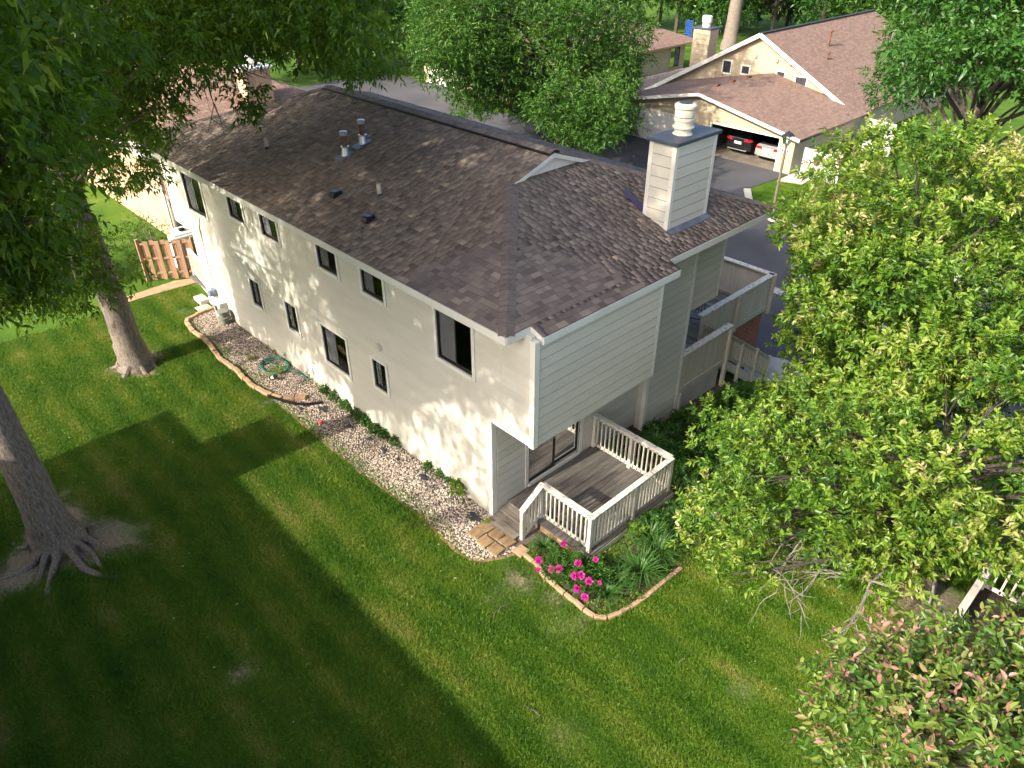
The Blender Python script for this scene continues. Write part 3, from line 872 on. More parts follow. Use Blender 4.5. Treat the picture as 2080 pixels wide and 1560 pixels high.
def finish_shingles():
    near.sort(key=lambda q: q[0])
    cache = {}
    for k, (d, base, top, tn, wd, th, U, V, Nn) in enumerate(near):
        if k < 300 and d < 1e8:
            key = (wd, th)
            if key not in cache:
                w_ = wd - 0.004; vb = EXPO * 1.04
                mm = MB().quadbox([(0, 0, -0.006), (w_, 0, -0.006), (w_, vb, -0.006), (0, vb, -0.006), (0, 0, th), (w_, 0, th), (w_, vb, 0.002), (0, vb, 0.002)])
                me_ = bpy.data.meshes.new('shingle'); me_.from_pydata(mm.v, [], mm.f); me_.materials.append(MT['shingle_piece'])
                cache[key] = me_
            o = bpy.data.objects.new('shingle', cache[key]); col.objects.link(o); o.parent = roof
            if U.cross(V).dot(Nn) > 0:
                M3 = Matrix((U, V, Nn)).transposed().to_4x4(); M3.translation = base[0]
            else:
                M3 = Matrix((-U, V, Nn)).transposed().to_4x4(); M3.translation = base[1]
            o.matrix_local = M3
            o.color = (tn, tn, tn, 1)
        else:
            n = len(stuff_v)
            stuff_v.extend([tuple(p - Nn * 0.006) for p in base]); stuff_v.extend([tuple(p) for p in top])
            for f_ in ((4, 5, 6, 7), (0, 1, 5, 4), (1, 2, 6, 5), (3, 0, 4, 7)):
                stuff_f.append(tuple(n + i for i in f_)); stuff_t.append(tn)
    me_ = fastmesh('shingle_field', np.array(stuff_v), np.array(stuff_f), np.array(stuff_t))
    tag(obj('shingle_field', me_, 'shingle', roof), kind='stuff')
L = RY - EY
def lim_left(v):
    r_ = v * COS
    return (r_ if r_ < GB else GB - 0.10, L - r_)
shingle_plane((EX, EY, EZ), (0, 1, 0), (COS, 0, S * COS), lim_left, 0.0, HALF / COS, 1)
Wd = RX - EX
shingle_plane((EX, EY, EZ), (1, 0, 0), (0, COS, S * COS), lambda v: (v * COS, Wd - v * COS), 0.0, GB / COS, 2)
shingle_plane((0.14, -0.063, EZ - S * 0.316), (1, 0, 0), (0, COS, S * COS), lambda v: (0.0, 4.06), 0.0, 0.316 / COS, 3)
shingle_plane((RX, EY, EZ), (0, 1, 0), (-COS, 0, S * COS), lim_left, 0.0, HALF / COS, 4, False)
finish_shingles()
# hip and ridge cap shingles
def caps(a, b, n1_, n2_, step=0.15, w_=0.15):
    a, b = Vector(a), Vector(b)
    d = (b - a).normalized(); n1_, n2_ = Vector(n1_).normalized(), Vector(n2_).normalized()
    s1 = n1_.cross(d).normalized(); s2 = d.cross(n2_).normalized()
    if s1.z > 0: s1 = -s1
    if s2.z > 0: s2 = -s2
    nn = int((b - a).length / step)
    up = (n1_ + n2_).normalized()
    for i in range(nn):
        p = a + d * (i * step); q = p + d * (step * 1.35)
        j = random.uniform(-0.006, 0.006)
        lo, hi = 0.024, 0.010
        mm = MB()
        A = [p + s1 * (w_ + j) + n1_ * 0.016, p + up * lo, p + s2 * (w_ + j) + n2_ * 0.016]
        B = [q + s1 * (w_ + j) + n1_ * 0.006, q + up * hi, q + s2 * (w_ + j) + n2_ * 0.006]
        A0 = [x - up * 0.02 for x in A]
        mm.poly([A[0], A[1], B[1], B[0]]); mm.poly([A[1], A[2], B[2], B[1]])
        mm.poly([A0[0], A0[1], A[1], A[0]]); mm.poly([A0[1], A0[2], A[2], A[1]])
        mm.poly([A0[0], A[0], B[0]]); mm.poly([A[2], A0[2], B[2]])
        mm.build('cap_shingle', 'cap', roof)
nL, nR, nF = (-S, 0, 1), (S, 0, 1), (0, -S, 1)
caps((EX + 0.04, EY + 0.04, EZ + S * 0.04), (EX + GB, EY + GB, EZ + S * GB), nL, nF)
caps((RX - 0.04, EY + 0.04, EZ + S * 0.04), (RX - GB, EY + GB, EZ + S * GB), nR, nF)
caps((EX + 0.04, RY - 0.04, EZ + S * 0.04), (XR, RY - HALF, ZR), nL, (0, S, 1), 0.3)
# raised ridge vent with its caps
rv = MB().prism([(XR - 0.17, YG, ZR - S * 0.17 + 0.01), (XR, YG, ZR + 0.01), (XR + 0.17, YG, ZR - S * 0.17 + 0.01), (XR + 0.17, YG, ZR - S * 0.17 + 0.06), (XR, YG, ZR + 0.06), (XR - 0.17, YG, ZR - S * 0.17 + 0.06)], (0, RY - HALF - YG, 0))
rv.build('ridge_vent', 'black_plastic', roof)
caps((XR, YG - 0.02, ZR + 0.055), (XR, RY - HALF, ZR + 0.055), nL, nR, 0.17, 0.155)
# roof pipes and exhaust vents
def on_left(x): return EZ + S * (x - EX)
for (x, y, hgt, k) in ((1.96, 8.72, 0.35, 0), (2.51, 8.72, 0.35, 1)):
    z = on_left(x)
    fl = MB().quadbox([(x - 0.28, y - 0.16, on_left(x - 0.28) + 0.018), (x + 0.16, y - 0.16, on_left(x + 0.16) + 0.018), (x + 0.16, y + 0.16, on_left(x + 0.16) + 0.018), (x - 0.28, y + 0.16, on_left(x - 0.28) + 0.018),
                       (x - 0.28, y - 0.16, on_left(x - 0.28) + 0.026), (x + 0.16, y - 0.16, on_left(x + 0.16) + 0.026), (x + 0.16, y + 0.16, on_left(x + 0.16) + 0.026), (x - 0.28, y + 0.16, on_left(x - 0.28) + 0.026)])
    fp = fl.build('flue_pipe', 'lead', roof)
    MB().lathe((x, y, z), [(0.12, -0.02), (0.085, 0.19), (0.11, 0.20), (0.11, 0.225), (0.07, 0.23)], 16).build('boot', 'galv', fp, True)
    MB().lathe((x, y, z), [(0.066, 0.2), (0.066, 0.2 + hgt)], 14).build('pipe', 'rust', fp, True)
    MB().lathe((x, y, z), [(0.06, 0.14 + hgt), (0.10, 0.15 + hgt), (0.10, 0.23 + hgt), (0.08, 0.245 + hgt), (0.0, 0.25 + hgt)], 16).build('rain_cap', 'galv', fp, True)
for (x, y, hh) in ((1.2, 6.22, 0.26), (1.2, 11.45, 0.24)):
    z = on_left(x)
    fp = MB().quadbox([(x - 0.22, y - 0.12, on_left(x - 0.22) + 0.018), (x + 0.12, y - 0.12, on_left(x + 0.12) + 0.018), (x + 0.12, y + 0.12, on_left(x + 0.12) + 0.018), (x - 0.22, y + 0.12, on_left(x - 0.22) + 0.018),
                       (x - 0.22, y - 0.12, on_left(x - 0.22) + 0.024), (x + 0.12, y - 0.12, on_left(x + 0.12) + 0.024), (x + 0.12, y + 0.12, on_left(x + 0.12) + 0.024), (x - 0.22, y + 0.12, on_left(x - 0.22) + 0.024)]).build('vent_stack', 'cap', roof)
    MB().lathe((x, y, z), [(0.09, 0.0), (0.07, 0.06), (0.058, 0.075)], 14).build('collar', 'black_plastic', fp, True)
    MB().lathe((x, y, z), [(0.052, 0.0), (0.052, hh + 0.05), (0.04, hh + 0.05), (0.038, hh - 0.03)], 14).build('pipe', 'pvc', fp, True)
for (x, y) in ((0.72, 7.33), (0.48, 5.66)):
    z = on_left(x) + 0.02
    vb = MB().prism([(x - 0.12, y - 0.10, z - 0.03), (x + 0.12, y - 0.10, z + 0.05), (x + 0.10, y - 0.10, z + 0.13), (x - 0.11, y - 0.10, z + 0.10), (x - 0.14, y - 0.10, z + 0.02)], (0, 0.20, 0)).build('roof_exhaust_vent', 'black_plastic', roof, bevel=0.008)
    MB().box((x - 0.085, y - 0.075, z + 0.116), (x + 0.075, y + 0.075, z + 0.122)).build('lid', 'lead', vb)

# ---- chimney
CX0, CX1, CY0, CY1, CZ = 4.985, 6.425, 0.918, 1.545, 7.16
zlow = EZ + S * (CY0 - EY) - 0.25
ch = MB().box((CX0, CY0, zlow), (CX1, CY1, CZ)).build('chimney', 'siding', house)
def chim_face(P, u0, u1, z0, z1, exp=0.235):
    z = z1
    while z > z0:
        zb = max(z - exp, z0)
        m = MB().quadbox([P(u0, zb, 0.001), P(u1, zb, 0.001), P(u1, zb, 0.028), P(u0, zb, 0.028), P(u0, z - 0.016, 0.001), P(u1, z - 0.016, 0.001), P(u1, z - 0.016, 0.018), P(u0, z - 0.016, 0.018)])
        m.build('siding_board', 'siding', ch); z -= exp
chim_face(wallmap('y', CY0, -1), CX0 + 0.07, CX1 - 0.06, EZ + S * (CY0 - EY) - 0.02, CZ)
chim_face(wallmap('x', CX0, -1), CY0 + 0.07, CY1 - 0.06, EZ + S * (CY0 - EY) - 0.02, CZ)
for (x, y, sx, sy) in ((CX0, CY0, 1, 1), (CX1, CY0, -1, 1), (CX0, CY1, 1, -1), (CX1, CY1, -1, -1)):
    zr = EZ + S * (y - EY) - 0.03
    MB().box((x - 0.03 if sx > 0 else x - 0.07, y - 0.03 if sy > 0 else y - 0.07, zr), (x + 0.07 if sx > 0 else x + 0.03, y + 0.07 if sy > 0 else y + 0.03, CZ - 0.001)).build('corner_trim', 'trim', ch)
MB().box((CX0 + 0.07, CY0 - 0.022, CZ - 0.07), (CX1 - 0.07, CY0 - 0.001, CZ - 0.002)).build('top_trim', 'trim', ch)
MB().box((CX0 - 0.09, CY0 - 0.09, CZ), (CX1 + 0.09, CY1 + 0.09, CZ + 0.075)).build('cap', 'capmetal', ch, bevel=0.01)
fx_, fy_ = 5.62, 1.24
fl = MB().lathe((fx_, fy_, CZ + 0.07), [(0.216, 0), (0.204, 0.0246), (0.18, 0.0451), (0.18, 0.1312), (0.228, 0.1353), (0.232, 0.164), (0.2, 0.1763), (0.2, 0.2788), (0.22, 0.2829), (0.224, 0.328), (0.2, 0.3362), (0.2, 0.3444)], 32).build('flue', 'flue', ch, True)
MB().lathe((fx_, fy_, CZ + 0.07), [(0.136, 0.3116), (0.136, 0.6396)], 24).build('flue_core', 'bronze', ch, True)
MB().lathe((fx_, fy_, CZ + 0.07), [(0.2096, 0.3649), (0.2096, 0.5084), (0.204, 0.5125)], 32).build('flue_band', 'flue', ch, True)
MB().lathe((fx_, fy_, CZ + 0.07), [(0.176, 0.5289), (0.228, 0.533), (0.232, 0.5904), (0.2, 0.6191), (0.096, 0.6355), (0, 0.6396)], 32).build('flue_lid', 'flue', ch, True)
# base flashing and the purple saddle behind
zf = lambda y: EZ + S * (y - EY)
MB().quadbox([(CX0 - 0.04, CY0 - 0.17, zf(CY0 - 0.17) + 0.018), (CX1 + 0.04, CY0 - 0.17, zf(CY0 - 0.17) + 0.018), (CX1 + 0.04, CY0 - 0.03, zf(CY0 - 0.03) + 0.02), (CX0 - 0.04, CY0 - 0.03, zf(CY0 - 0.03) + 0.02),
              (CX0 - 0.04, CY0 - 0.17, zf(CY0 - 0.17) + 0.024), (CX1 + 0.04, CY0 - 0.17, zf(CY0 - 0.17) + 0.024), (CX1 + 0.04, CY0 - 0.03, zf(CY0 - 0.03) + 0.035), (CX0 - 0.04, CY0 - 0.03, zf(CY0 - 0.03) + 0.035)]).build('flashing', 'lead', ch)
MB().prism([(CX0 - 0.03, CY1 + 0.05, zf(CY1) + 0.03), (CX0 + 0.12, CY1 + 0.75, zf(CY1 + 0.75) + 0.02), (CX0 + 0.28, CY1 + 0.75, zf(CY1 + 0.75) + 0.02), (CX0 + 0.12, CY1 + 0.05, zf(CY1) + 0.06)], (0, 0, 0.02)).build('saddle_flashing', 'purple', ch)

# ------------------------------------------------------------------ front deck
FZD = 0.22
deck = thing('wooden_deck', 'small weathered grey deck with white baluster railing and lattice skirt', 'deck', (0, 0, 0))
y = -1.23
while y < 1.12:
    MB().box((0.40 + random.uniform(-0.006, 0.006), y, FZD - 0.035), (3.31 + random.uniform(-0.006, 0.006), min(y + 0.128, 1.14), FZD)).build('floor_board', 'deckwood', deck)
    y += 0.135
MB().box((0.43, -1.20, FZD - 0.19), (3.28, -1.165, FZD - 0.037)).box((0.43, -1.16, FZD - 0.19), (0.465, 0.14, FZD - 0.037)).box((3.245, -1.16, FZD - 0.19), (3.28, 1.1, FZD - 0.037)).box((0.40, 0.2, 0.0), (0.43, 1.13, FZD - 0.037)).build('rim_joist', 'deckwood_pale', deck)
# steps on the gravel side
for (xa, xb, zt, n) in ((0.12, 0.40, 0.145, 2), (-0.27, 0.12, 0.07, 3)):
    for i in range(n):
        a = xa + (xb - xa) * i / n
        MB().box((a + 0.004, 0.30, zt - 0.032), (a + (xb - xa) / n - 0.004, 1.125, zt)).build('step_board', 'deckwood_pale', deck)
    MB().box((xa + 0.01, 0.31, 0.0), (xa + 0.03, 1.12, zt - 0.034)).box((xa + 0.03, 0.31, 0.0), (xb, 0.34, zt - 0.034)).build('step_riser', 'deckwood_pale', deck)
# posts
RT = 1.15
for (x, y, zb, zt) in ((0.54, -1.12, -0.02, RT), (3.23, -1.12, 0.0, RT), (3.23, 1.08, 0.0, RT), (3.23, -0.02, FZD, RT - 0.03), (1.92, -1.15, FZD, RT - 0.03), (0.56, 0.24, 0.0, RT), (-0.05, 0.22, 0.0, 0.80)):
    MB().box((x - 0.042, y - 0.042, zb), (x + 0.042, y + 0.042, zt)).build('post', 'railpaint', deck, bevel=0.004)
def rail(parent, a, b, base0, base1, h, nb, mat='railpaint', capm='railcap', capw=0.13, bw=0.034, bottom=0.1):
    a, b = Vector((*a, 0)), Vector((*b, 0))
    A, B = a + Vector((0, 0, base0)), b + Vector((0, 0, base1))
    up = Vector((0, 0, 1))
    d = (B - A).normalized()
    if capm: MB().bar(A + up * (h + 0.018) - d * 0.05, B + up * (h + 0.018) + d * 0.05, capw, 0.036).build('rail_cap', capm, parent, bevel=0.004)
    MB().bar(A + up * (h - 0.05), B + up * (h - 0.05), 0.034, 0.085).build('top_rail', mat, parent)
    MB().bar(A + up * bottom, B + up * bottom, 0.034, 0.075).build('bottom_rail', mat, parent)
    for i in range(nb):
        t_ = (i + 0.6) / (nb + 0.2)
        p = A + (B - A) * t_
        MB().bar(p + up * (bottom - 0.05), p + up * (h - 0.02), bw, bw, (1, 0, 0)).build('baluster', mat, parent)
rail(deck, (0.56, -1.06), (0.56, 0.18), FZD, FZD, RT - FZD, 10)
rail(deck, (0.60, -1.13), (3.18, -1.13), FZD, FZD, RT - FZD + 0.002, 22)
rail(deck, (3.23, -1.06), (3.23, 1.05), FZD, FZD, RT - FZD, 17)
rail(deck, (-0.05, 0.21), (0.52, 0.23), -0.10, FZD, RT - FZD, 5, bottom=0.14)
# lattice skirt
def lattice(parent, a, b, z0, z1, nrm):
    a, b = Vector(a), Vector(b); Ln = (b - a).length; d = (b - a) / Ln; n_ = Vector(nrm)
    mm = MB(); hgt = z1 - z0; st = 0.085
    i = -hgt
    while i < Ln:
        for sg, off in ((1, 0.0), (-1, 0.008)):
            s0, s1 = (i, i + hgt) if sg > 0 else (i + hgt, i)
            pa = [s0, z0]; pb = [s1, z1]
            lo, hi = (pa, pb) if s0 < s1 else (pb, pa)
            if hi[0] <= 0 or lo[0] >= Ln: continue
            if lo[0] < 0:
                k = (0 - lo[0]) / (hi[0] - lo[0]); lo = [0, lo[1] + k * (hi[1] - lo[1])]
            if hi[0] > Ln:
                k = (Ln - lo[0]) / (hi[0] - lo[0]); hi = [Ln, lo[1] + k * (hi[1] - lo[1])]
            p = a + d * lo[0] + n_ * off; q = a + d * hi[0] + n_ * off
            mm.bar((p.x, p.y, lo[1]), (q.x, q.y, hi[1]), 0.007, 0.03, n_.cross(d) if False else (0, 0, 1))
        i += st
    mm.build('lattice', 'railpaint', parent)
lattice(deck, (0.45, -1.215, 0), (3.3, -1.215, 0), -0.12, 0.05, (0, 1, 0))
lattice(deck, (0.42, 0.10, 0), (0.42, -1.18, 0), -0.12, 0.05, (1, 0, 0))
MB().box((0.44, -1.24, 0.03), (3.31, -1.222, FZD - 0.045)).build('skirt_board', 'railpaint', deck)
MB().box((0.385, -1.2, 0.03), (0.40, 0.12, FZD - 0.045)).build('skirt_board', 'edge_tan', deck)

# ------------------------------------------------------------------ raised deck by the driveway
rd = thing('raised_deck', 'raised side deck with solid cream plank parapets over a brick garage wall', 'deck', (0, 0, 0))
def parapet(a, b, z0, z1, nrm, nb):
    a, b = Vector((*a, 0)), Vector((*b, 0)); d = (b - a); Ln = d.length; d /= Ln; n_ = Vector(nrm)
    for i in range(nb):
        p = a + d * (Ln * i / nb + 0.004); q = a + d * (Ln * (i + 1) / nb - 0.004)
        MB().quadbox([(p.x, p.y, z0), (q.x, q.y, z0), (q.x + n_.x * 0.02, q.y + n_.y * 0.02, z0), (p.x + n_.x * 0.02, p.y + n_.y * 0.02, z0),
                      (p.x, p.y, z1), (q.x, q.y, z1), (q.x + n_.x * 0.02, q.y + n_.y * 0.02, z1), (p.x + n_.x * 0.02, p.y + n_.y * 0.02, z1)]).build('panel_board', 'parapet', rd)
    c = n_ * 0.05
    MB().bar(a - d * 0.04 + c + Vector((0, 0, z1 + 0.02)), b + d * 0.04 + c + Vector((0, 0, z1 + 0.02)), 0.19, 0.045).build('rail_cap', 'railcap', rd, bevel=0.006)
    MB().bar(a - n_ * 0.012 + d * 0.08 + Vector((0, 0, z0 + 0.17)), b - n_ * 0.012 - d * 0.08 + Vector((0, 0, z0 + 0.17)), 0.022, 0.05).build('ledger_trim', 'parapet', rd)
    MB().bar(a + c * 1.3 + Vector((0, 0, z0 + 0.06)), b + c * 1.3 + Vector((0, 0, z0 + 0.06)), 0.07, 0.12).build('frame_rail', 'parapet', rd)
parapet((6.45, 0.90), (8.70, 0.90), 0.31, 1.52, (0, 1, 0), 8)
parapet((8.60, 1.78), (12.5, 1.78), 0.31, 1.52, (0, 1, 0), 13)
parapet((12.55, 1.75), (12.55, 6.8), 0.31, 1.52, (-1, 0, 0), 17)
for (x, y, z0, z1) in ((8.66, 0.87, -0.5, 1.5), (12.5, 1.74, 0.2, 1.5), (6.52, 0.89, -0.45, 0.31), (10.5, 1.745, 0.31, 1.5), (8.62, 1.76, 0.2, 1.5)):
    MB().box((x - 0.05, y - 0.05, z0), (x + 0.05, y + 0.05, z1)).build('post', 'parapet', rd)
xx = 8.12
while xx < 12.45:
    MB().box((xx, 1.86, 0.41), (min(xx + 0.132, 12.47), 6.8, 0.45)).build('floor_board', 'deckwood_pale' if random.random() < .5 else 'deckwood', rd); xx += 0.14
yy = 0.99
while yy < 1.84:
    MB().box((6.45, yy, 0.41), (8.70, yy + 0.132, 0.449)).build('floor_board', 'deckwood', rd); yy += 0.14
MB().box((6.45, 1.86, 0.41), (8.1, 2.24, 0.448)).build('floor_board', 'deckwood', rd)
# concrete foot wall under the near parapet, brick wall under the far one
MB().box((6.55, 0.97, -0.7), (8.52, 1.06, 0.40)).build('foundation_wall', 'concrete', rd)
bw = MB().box((8.75, 1.87, -2.2), (12.4, 6.7, 0.405)).build('garage_wall', 'mortar', rd)
bk = MB()
r_ = 0; z = -2.15
while z < 0.33:
    x = 8.75 + (0.0 if r_ % 2 else 0.105)
    while x < 12.38:
        bk.box((x, 1.855, z), (min(x + 0.20, 12.41), 1.872, z + 0.062)); x += 0.212
    z += 0.074; r_ += 1
tag(bk.build('brick_courses', 'brick', bw), kind='stuff')
# stairs down to the driveway side
st = MB()
n_st = 10; x0_, x1_, za, zb = 8.75, 11.45, 0.43, -1.55
for i in range(n_st):
    t0 = i / n_st
    xa = x0_ + (x1_ - x0_) * t0; zz = za + (zb - za) * (i + 1) / n_st
    MB().box((xa, 0.99, zz - 0.035), (xa + 0.31, 1.66, zz)).build('stair_tread', 'deckwood', rd)
for yy in (0.955, 1.66):
    MB().prism([(x0_, yy, za - 0.02), (x1_ + 0.1, yy, zb - 0.04), (x1_ + 0.1, yy, zb - 0.28), (x1_ - 0.3, yy, zb - 0.16), (x0_, yy, za - 0.28)], (0, 0.035, 0)).build('stringer', 'parapet', rd)
rail(rd, (8.72, 0.93), (11.55, 0.93), 0.43, -1.5, 0.80, 24, mat='parapet', capm='parapet', capw=0.10, bottom=0.12)
rail(rd, (8.72, 1.70), (11.55, 1.70), 0.43, -1.5, 0.80, 18, mat='parapet', capm='parapet', capw=0.10, bottom=0.12)
for (x, y, z0, z1) in ((9.62, 0.92, -0.95, 0.6), (10.62, 0.92, -1.3, 0.0), (11.58, 0.92, -1.7, -0.66), (11.58, 1.70, -1.7, -0.66), (9.62, 1.6, -0.9, -0.2)):
    MB().box((x - 0.045, y - 0.045, z0), (x + 0.045, y + 0.045, z1)).build('post', 'parapet', rd)
sheet('stair_pad', [(11.5, 0.3), (12.9, 0.2), (13.3, 1.0), (13.0, 1.8), (11.5, 1.8)], -1.60, 'concrete', 0.12)
# black plastic chair
chair = thing('plastic_chair', 'black slatted plastic armchair on the raised deck behind the parapet', 'chair', (9.62, 2.62, 0.45))
MB().prism([(-0.23, -0.23, 0.38), (0.23, -0.23, 0.40), (0.23, 0.23, 0.40), (-0.23, 0.23, 0.38)], (0, 0, 0.03)).build('seat', 'black_plastic', chair)
for i in range(6):
    yv = -0.2 + i * 0.08
    MB().bar((-0.22, yv, 0.41), (-0.34, yv, 0.86), 0.045, 0.02, (0, 1, 0)).build('back_slat', 'black_plastic', chair)
MB().bar((-0.345, -0.24, 0.87), (-0.345, 0.24, 0.87), 0.03, 0.07).build('top_rail', 'black_plastic', chair)
for sy in (-0.25, 0.25):
    MB().bar((-0.28, sy, 0.62), (0.24, sy, 0.62), 0.05, 0.025).build('armrest', 'black_plastic', chair)
    for sx in (-0.24, 0.23):
        MB().bar((sx * 1.08, sy, 0.0), (sx, sy, 0.61), 0.04, 0.04, (1, 0, 0)).build('leg', 'black_plastic', chair)
chair.rotation_euler = (0, 0, R(200))

# ------------------------------------------------------------------ bed edging, pavers, small things
def edging(root, pts, ln, w_, h_, mat, z0=0.0, name='edging_block', jit=0.01):
    P_ = [Vector((*p, 0)) for p in pts]
    seg = [(b - a).length for a, b in zip(P_, P_[1:])]
    tot = sum(seg); n = max(1, round(tot / ln)); stp = tot / n
    def at_(s):
        for a, b, l in zip(P_, P_[1:], seg):
            if s <= l + 1e-6: return a + (b - a) * (s / l)
            s -= l
        return P_[-1]
    for i in range(n):
        a, b = at_(i * stp), at_((i + 1) * stp)
        d = (b - a).normalized(); sd_ = Vector((-d.y, d.x, 0)) * (w_ / 2)
        jz = random.uniform(-jit, jit); g = d * 0.006
        js = Vector((random.uniform(-jit, jit), random.uniform(-jit, jit), 0))
        a, b = a + g + js, b - g + js
        zz = Vector((0, 0, z0 - 0.03)); zt_ = Vector((0, 0, z0 + h_ + jz)); ti = sd_ * 0.9
        MB().quadbox([a - sd_ + zz, b - sd_ + zz, b + sd_ + zz, a + sd_ + zz, a - ti + zt_, b - ti + zt_, b + ti + zt_, a + ti + zt_]).build(name, mat, root, bevel=0.012)
e1 = thing('brick_edging', 'row of tan brick blocks edging the peony bed in front of the deck', 'edging', (0, 0, 0))
edging(e1, [(-0.34, -0.15), (-0.35, -0.5), (-0.48, -0.92), (-0.50, -1.7), (-0.54, -2.12), (-0.36, -2.36), (-0.04, -2.48), (0.3, -2.53), (0.62, -2.58), (1.13, -2.6), (1.7, -2.62)], 0.265, 0.095, 0.075, 'edge_tan')
e2 = thing('stone_edging', 'winding tan concrete edging around the far end of the gravel strip', 'edging', (0, 0, 0))
edging(e2, [(-0.10, 14.74), (-0.62, 14.68), (-1.2, 14.53), (-1.28, 13.7), (-1.24, 12.9), (-1.29, 12.45), (-1.42, 11.6), (-1.36, 10.64), (-1.42, 9.8), (-1.33, 8.95), (-1.14, 8.45)], 0.33, 0.13, 0.11, 'edge_tan', jit=0.018)
edging(e2, [(-1.1, 8.40), (-0.62, 8.02)], 0.26, 0.20, 0.10, 'brick_edge', name='edging_brick')
e3 = thing('flush_edging', 'thin brown brick strip between lawn and the near gravel', 'edging', (0, 0, 0))
edging(e3, [(-1.30, 8.2), (-1.30, 6.52), (-1.33, 4.68), (-1.22, 2.9), (-1.19, 2.21), (-1.29, 0.95), (-1.18, 0.40), (-0.72, 0.13), (-0.42, 0.02)], 0.24, 0.075, 0.022, 'brick_edge', jit=0.012)
bp_ = MB()
cpts = [(-1.36, 8.8), (-1.2, 8.35), (-1.02, 7.93), (-0.76, 7.66), (-0.44, 7.47)]
for a, b in zip(cpts, cpts[1:]):
    bp_.bar((*a, 0.06), (*b, 0.06), 0.018, 0.12)
tag(bp_.build('plastic_edging', 'black_plastic'), 'black plastic edging strip crossing the gravel by the tan blocks', 'edging')
PV = [(-0.67, 0.99, 'under the torn fabric'), (-0.70, 0.68, 'in the middle of the outer row'), (-0.69, 0.36, 'at the corner of the gravel nearest the lawn'), (-0.40, 0.98, 'beside the deck step near the wall'), (-0.38, 0.66, 'in the middle of the row against the step'), (-0.36, 0.35, 'at the foot of the stair post')]
for i, (x, y, wh) in enumerate(PV):
    pv = MB()
    a = 0.13; b = 0.145
    pv.quadbox([(-a, -b, 0), (a, -b, 0), (a, b, 0), (-a, b, 0), (-a, -b, 0.055), (a, -b, 0.055), (a, b, 0.055), (-a, b, 0.055)])
    for kx in (-0.075, -0.025, 0.025, 0.075):                       # raised wood-grain ribs
        pv.box((kx - 0.018, -b + 0.012, 0.055), (kx + 0.018, b - 0.012, 0.060))
    o = pv.build('stepping_stone', 'paver', bevel=0.008)
    o.location = (x, y, 0.02); o.rotation_euler = (R(random.uniform(-2, 2)), R(random.uniform(-2, 2)), R(random.uniform(-5, 7)))
    tag(o, 'brown wood-grain paver ' + wh, 'paver', 'pavers at the deck steps')
tag(MB().box((-0.47, -0.16, 0.01), (-0.20, 0.10, 0.06)).build('corner_slab', 'edge_tan', bevel=0.01), 'flat tan slab where the gravel meets the peony bed', 'paver')
tag(MB().box((-0.55, 14.85, 0.0), (-0.12, 15.25, 0.03)).build('flat_stone', 'concrete', bevel=0.01), 'flat grey stone in the grass below the rear step', 'stone')
tag(MB().box((-0.32, 15.25, 0.0), (0.0, 15.8, 0.16)).build('concrete_step', 'concrete', bevel=0.012), 'pale concrete step at the far corner of the house', 'step')

# garden hose
hp = []
for i in range(150):
    t_ = i / 149 * 6.28 * 3.3
    rr = 0.34 + 0.05 * math.sin(i * 0.13) + 0.0004 * i
    hp.append((-0.42 + rr * math.cos(t_) * 0.92, 10.05 + rr * 1.25 * math.sin(t_), 0.045 + 0.012 * (i // 45) + 0.008 * math.sin(i * 0.5)))
hp += [(-0.2, 9.5, 0.05), (-0.12, 9.1, 0.04), (-0.13, 8.75, 0.06), (-0.14, 8.64, 0.2), (-0.14, 8.63, 0.31)]
MT['hose'] = mk('hose_green', (0.012, 0.14, 0.085), (0.02, 0.2, 0.13), scale=3, rough=0.4, spec=0.5)
tag(MB().tube(hp, 0.017, 8).build('garden_hose', 'hose', smooth=True), 'green garden hose coiled on the gravel below the tap', 'hose')
lan = thing('garden_lantern', 'small dark green lantern lying in the gravel near the hose', 'lantern', (-0.88, 9.5, 0.02))
MB().lathe((0, 0, 0), [(0.07, 0.0), (0.075, 0.02), (0.06, 0.03)], 10).build('base', 'black_plastic', lan)
MB().lathe((0, 0, 0), [(0.045, 0.03), (0.05, 0.15)], 10).build('glass_body', 'white', lan)
MB().lathe((0, 0, 0), [(0.075, 0.15), (0.06, 0.19), (0.01, 0.22)], 10).build('cap', 'black_plastic', lan)
lan.rotation_euler = (R(62), 0, R(35)); lan.location.z = 0.09
MT['red'] = mk('red_rubber', (0.55, 0.05, 0.05), (0.48, 0.04, 0.05), rough=0.5)
bl = bpy.data.meshes.new('toy_ball'); import bmesh
bmm = bmesh.new(); bmesh.ops.create_icosphere(bmm, subdivisions=3, radius=0.058)
for v in bmm.verts: v.co *= 1 + 0.03 * math.sin(9 * v.co.z / 0.058) ; 
bmm.to_mesh(bl); bmm.free()
o = obj('toy_ball', bl, 'red', smooth=True); o.location = (-0.96, 6.74, 0.075)
tag(o, 'small red ball lying on the gravel', 'ball')
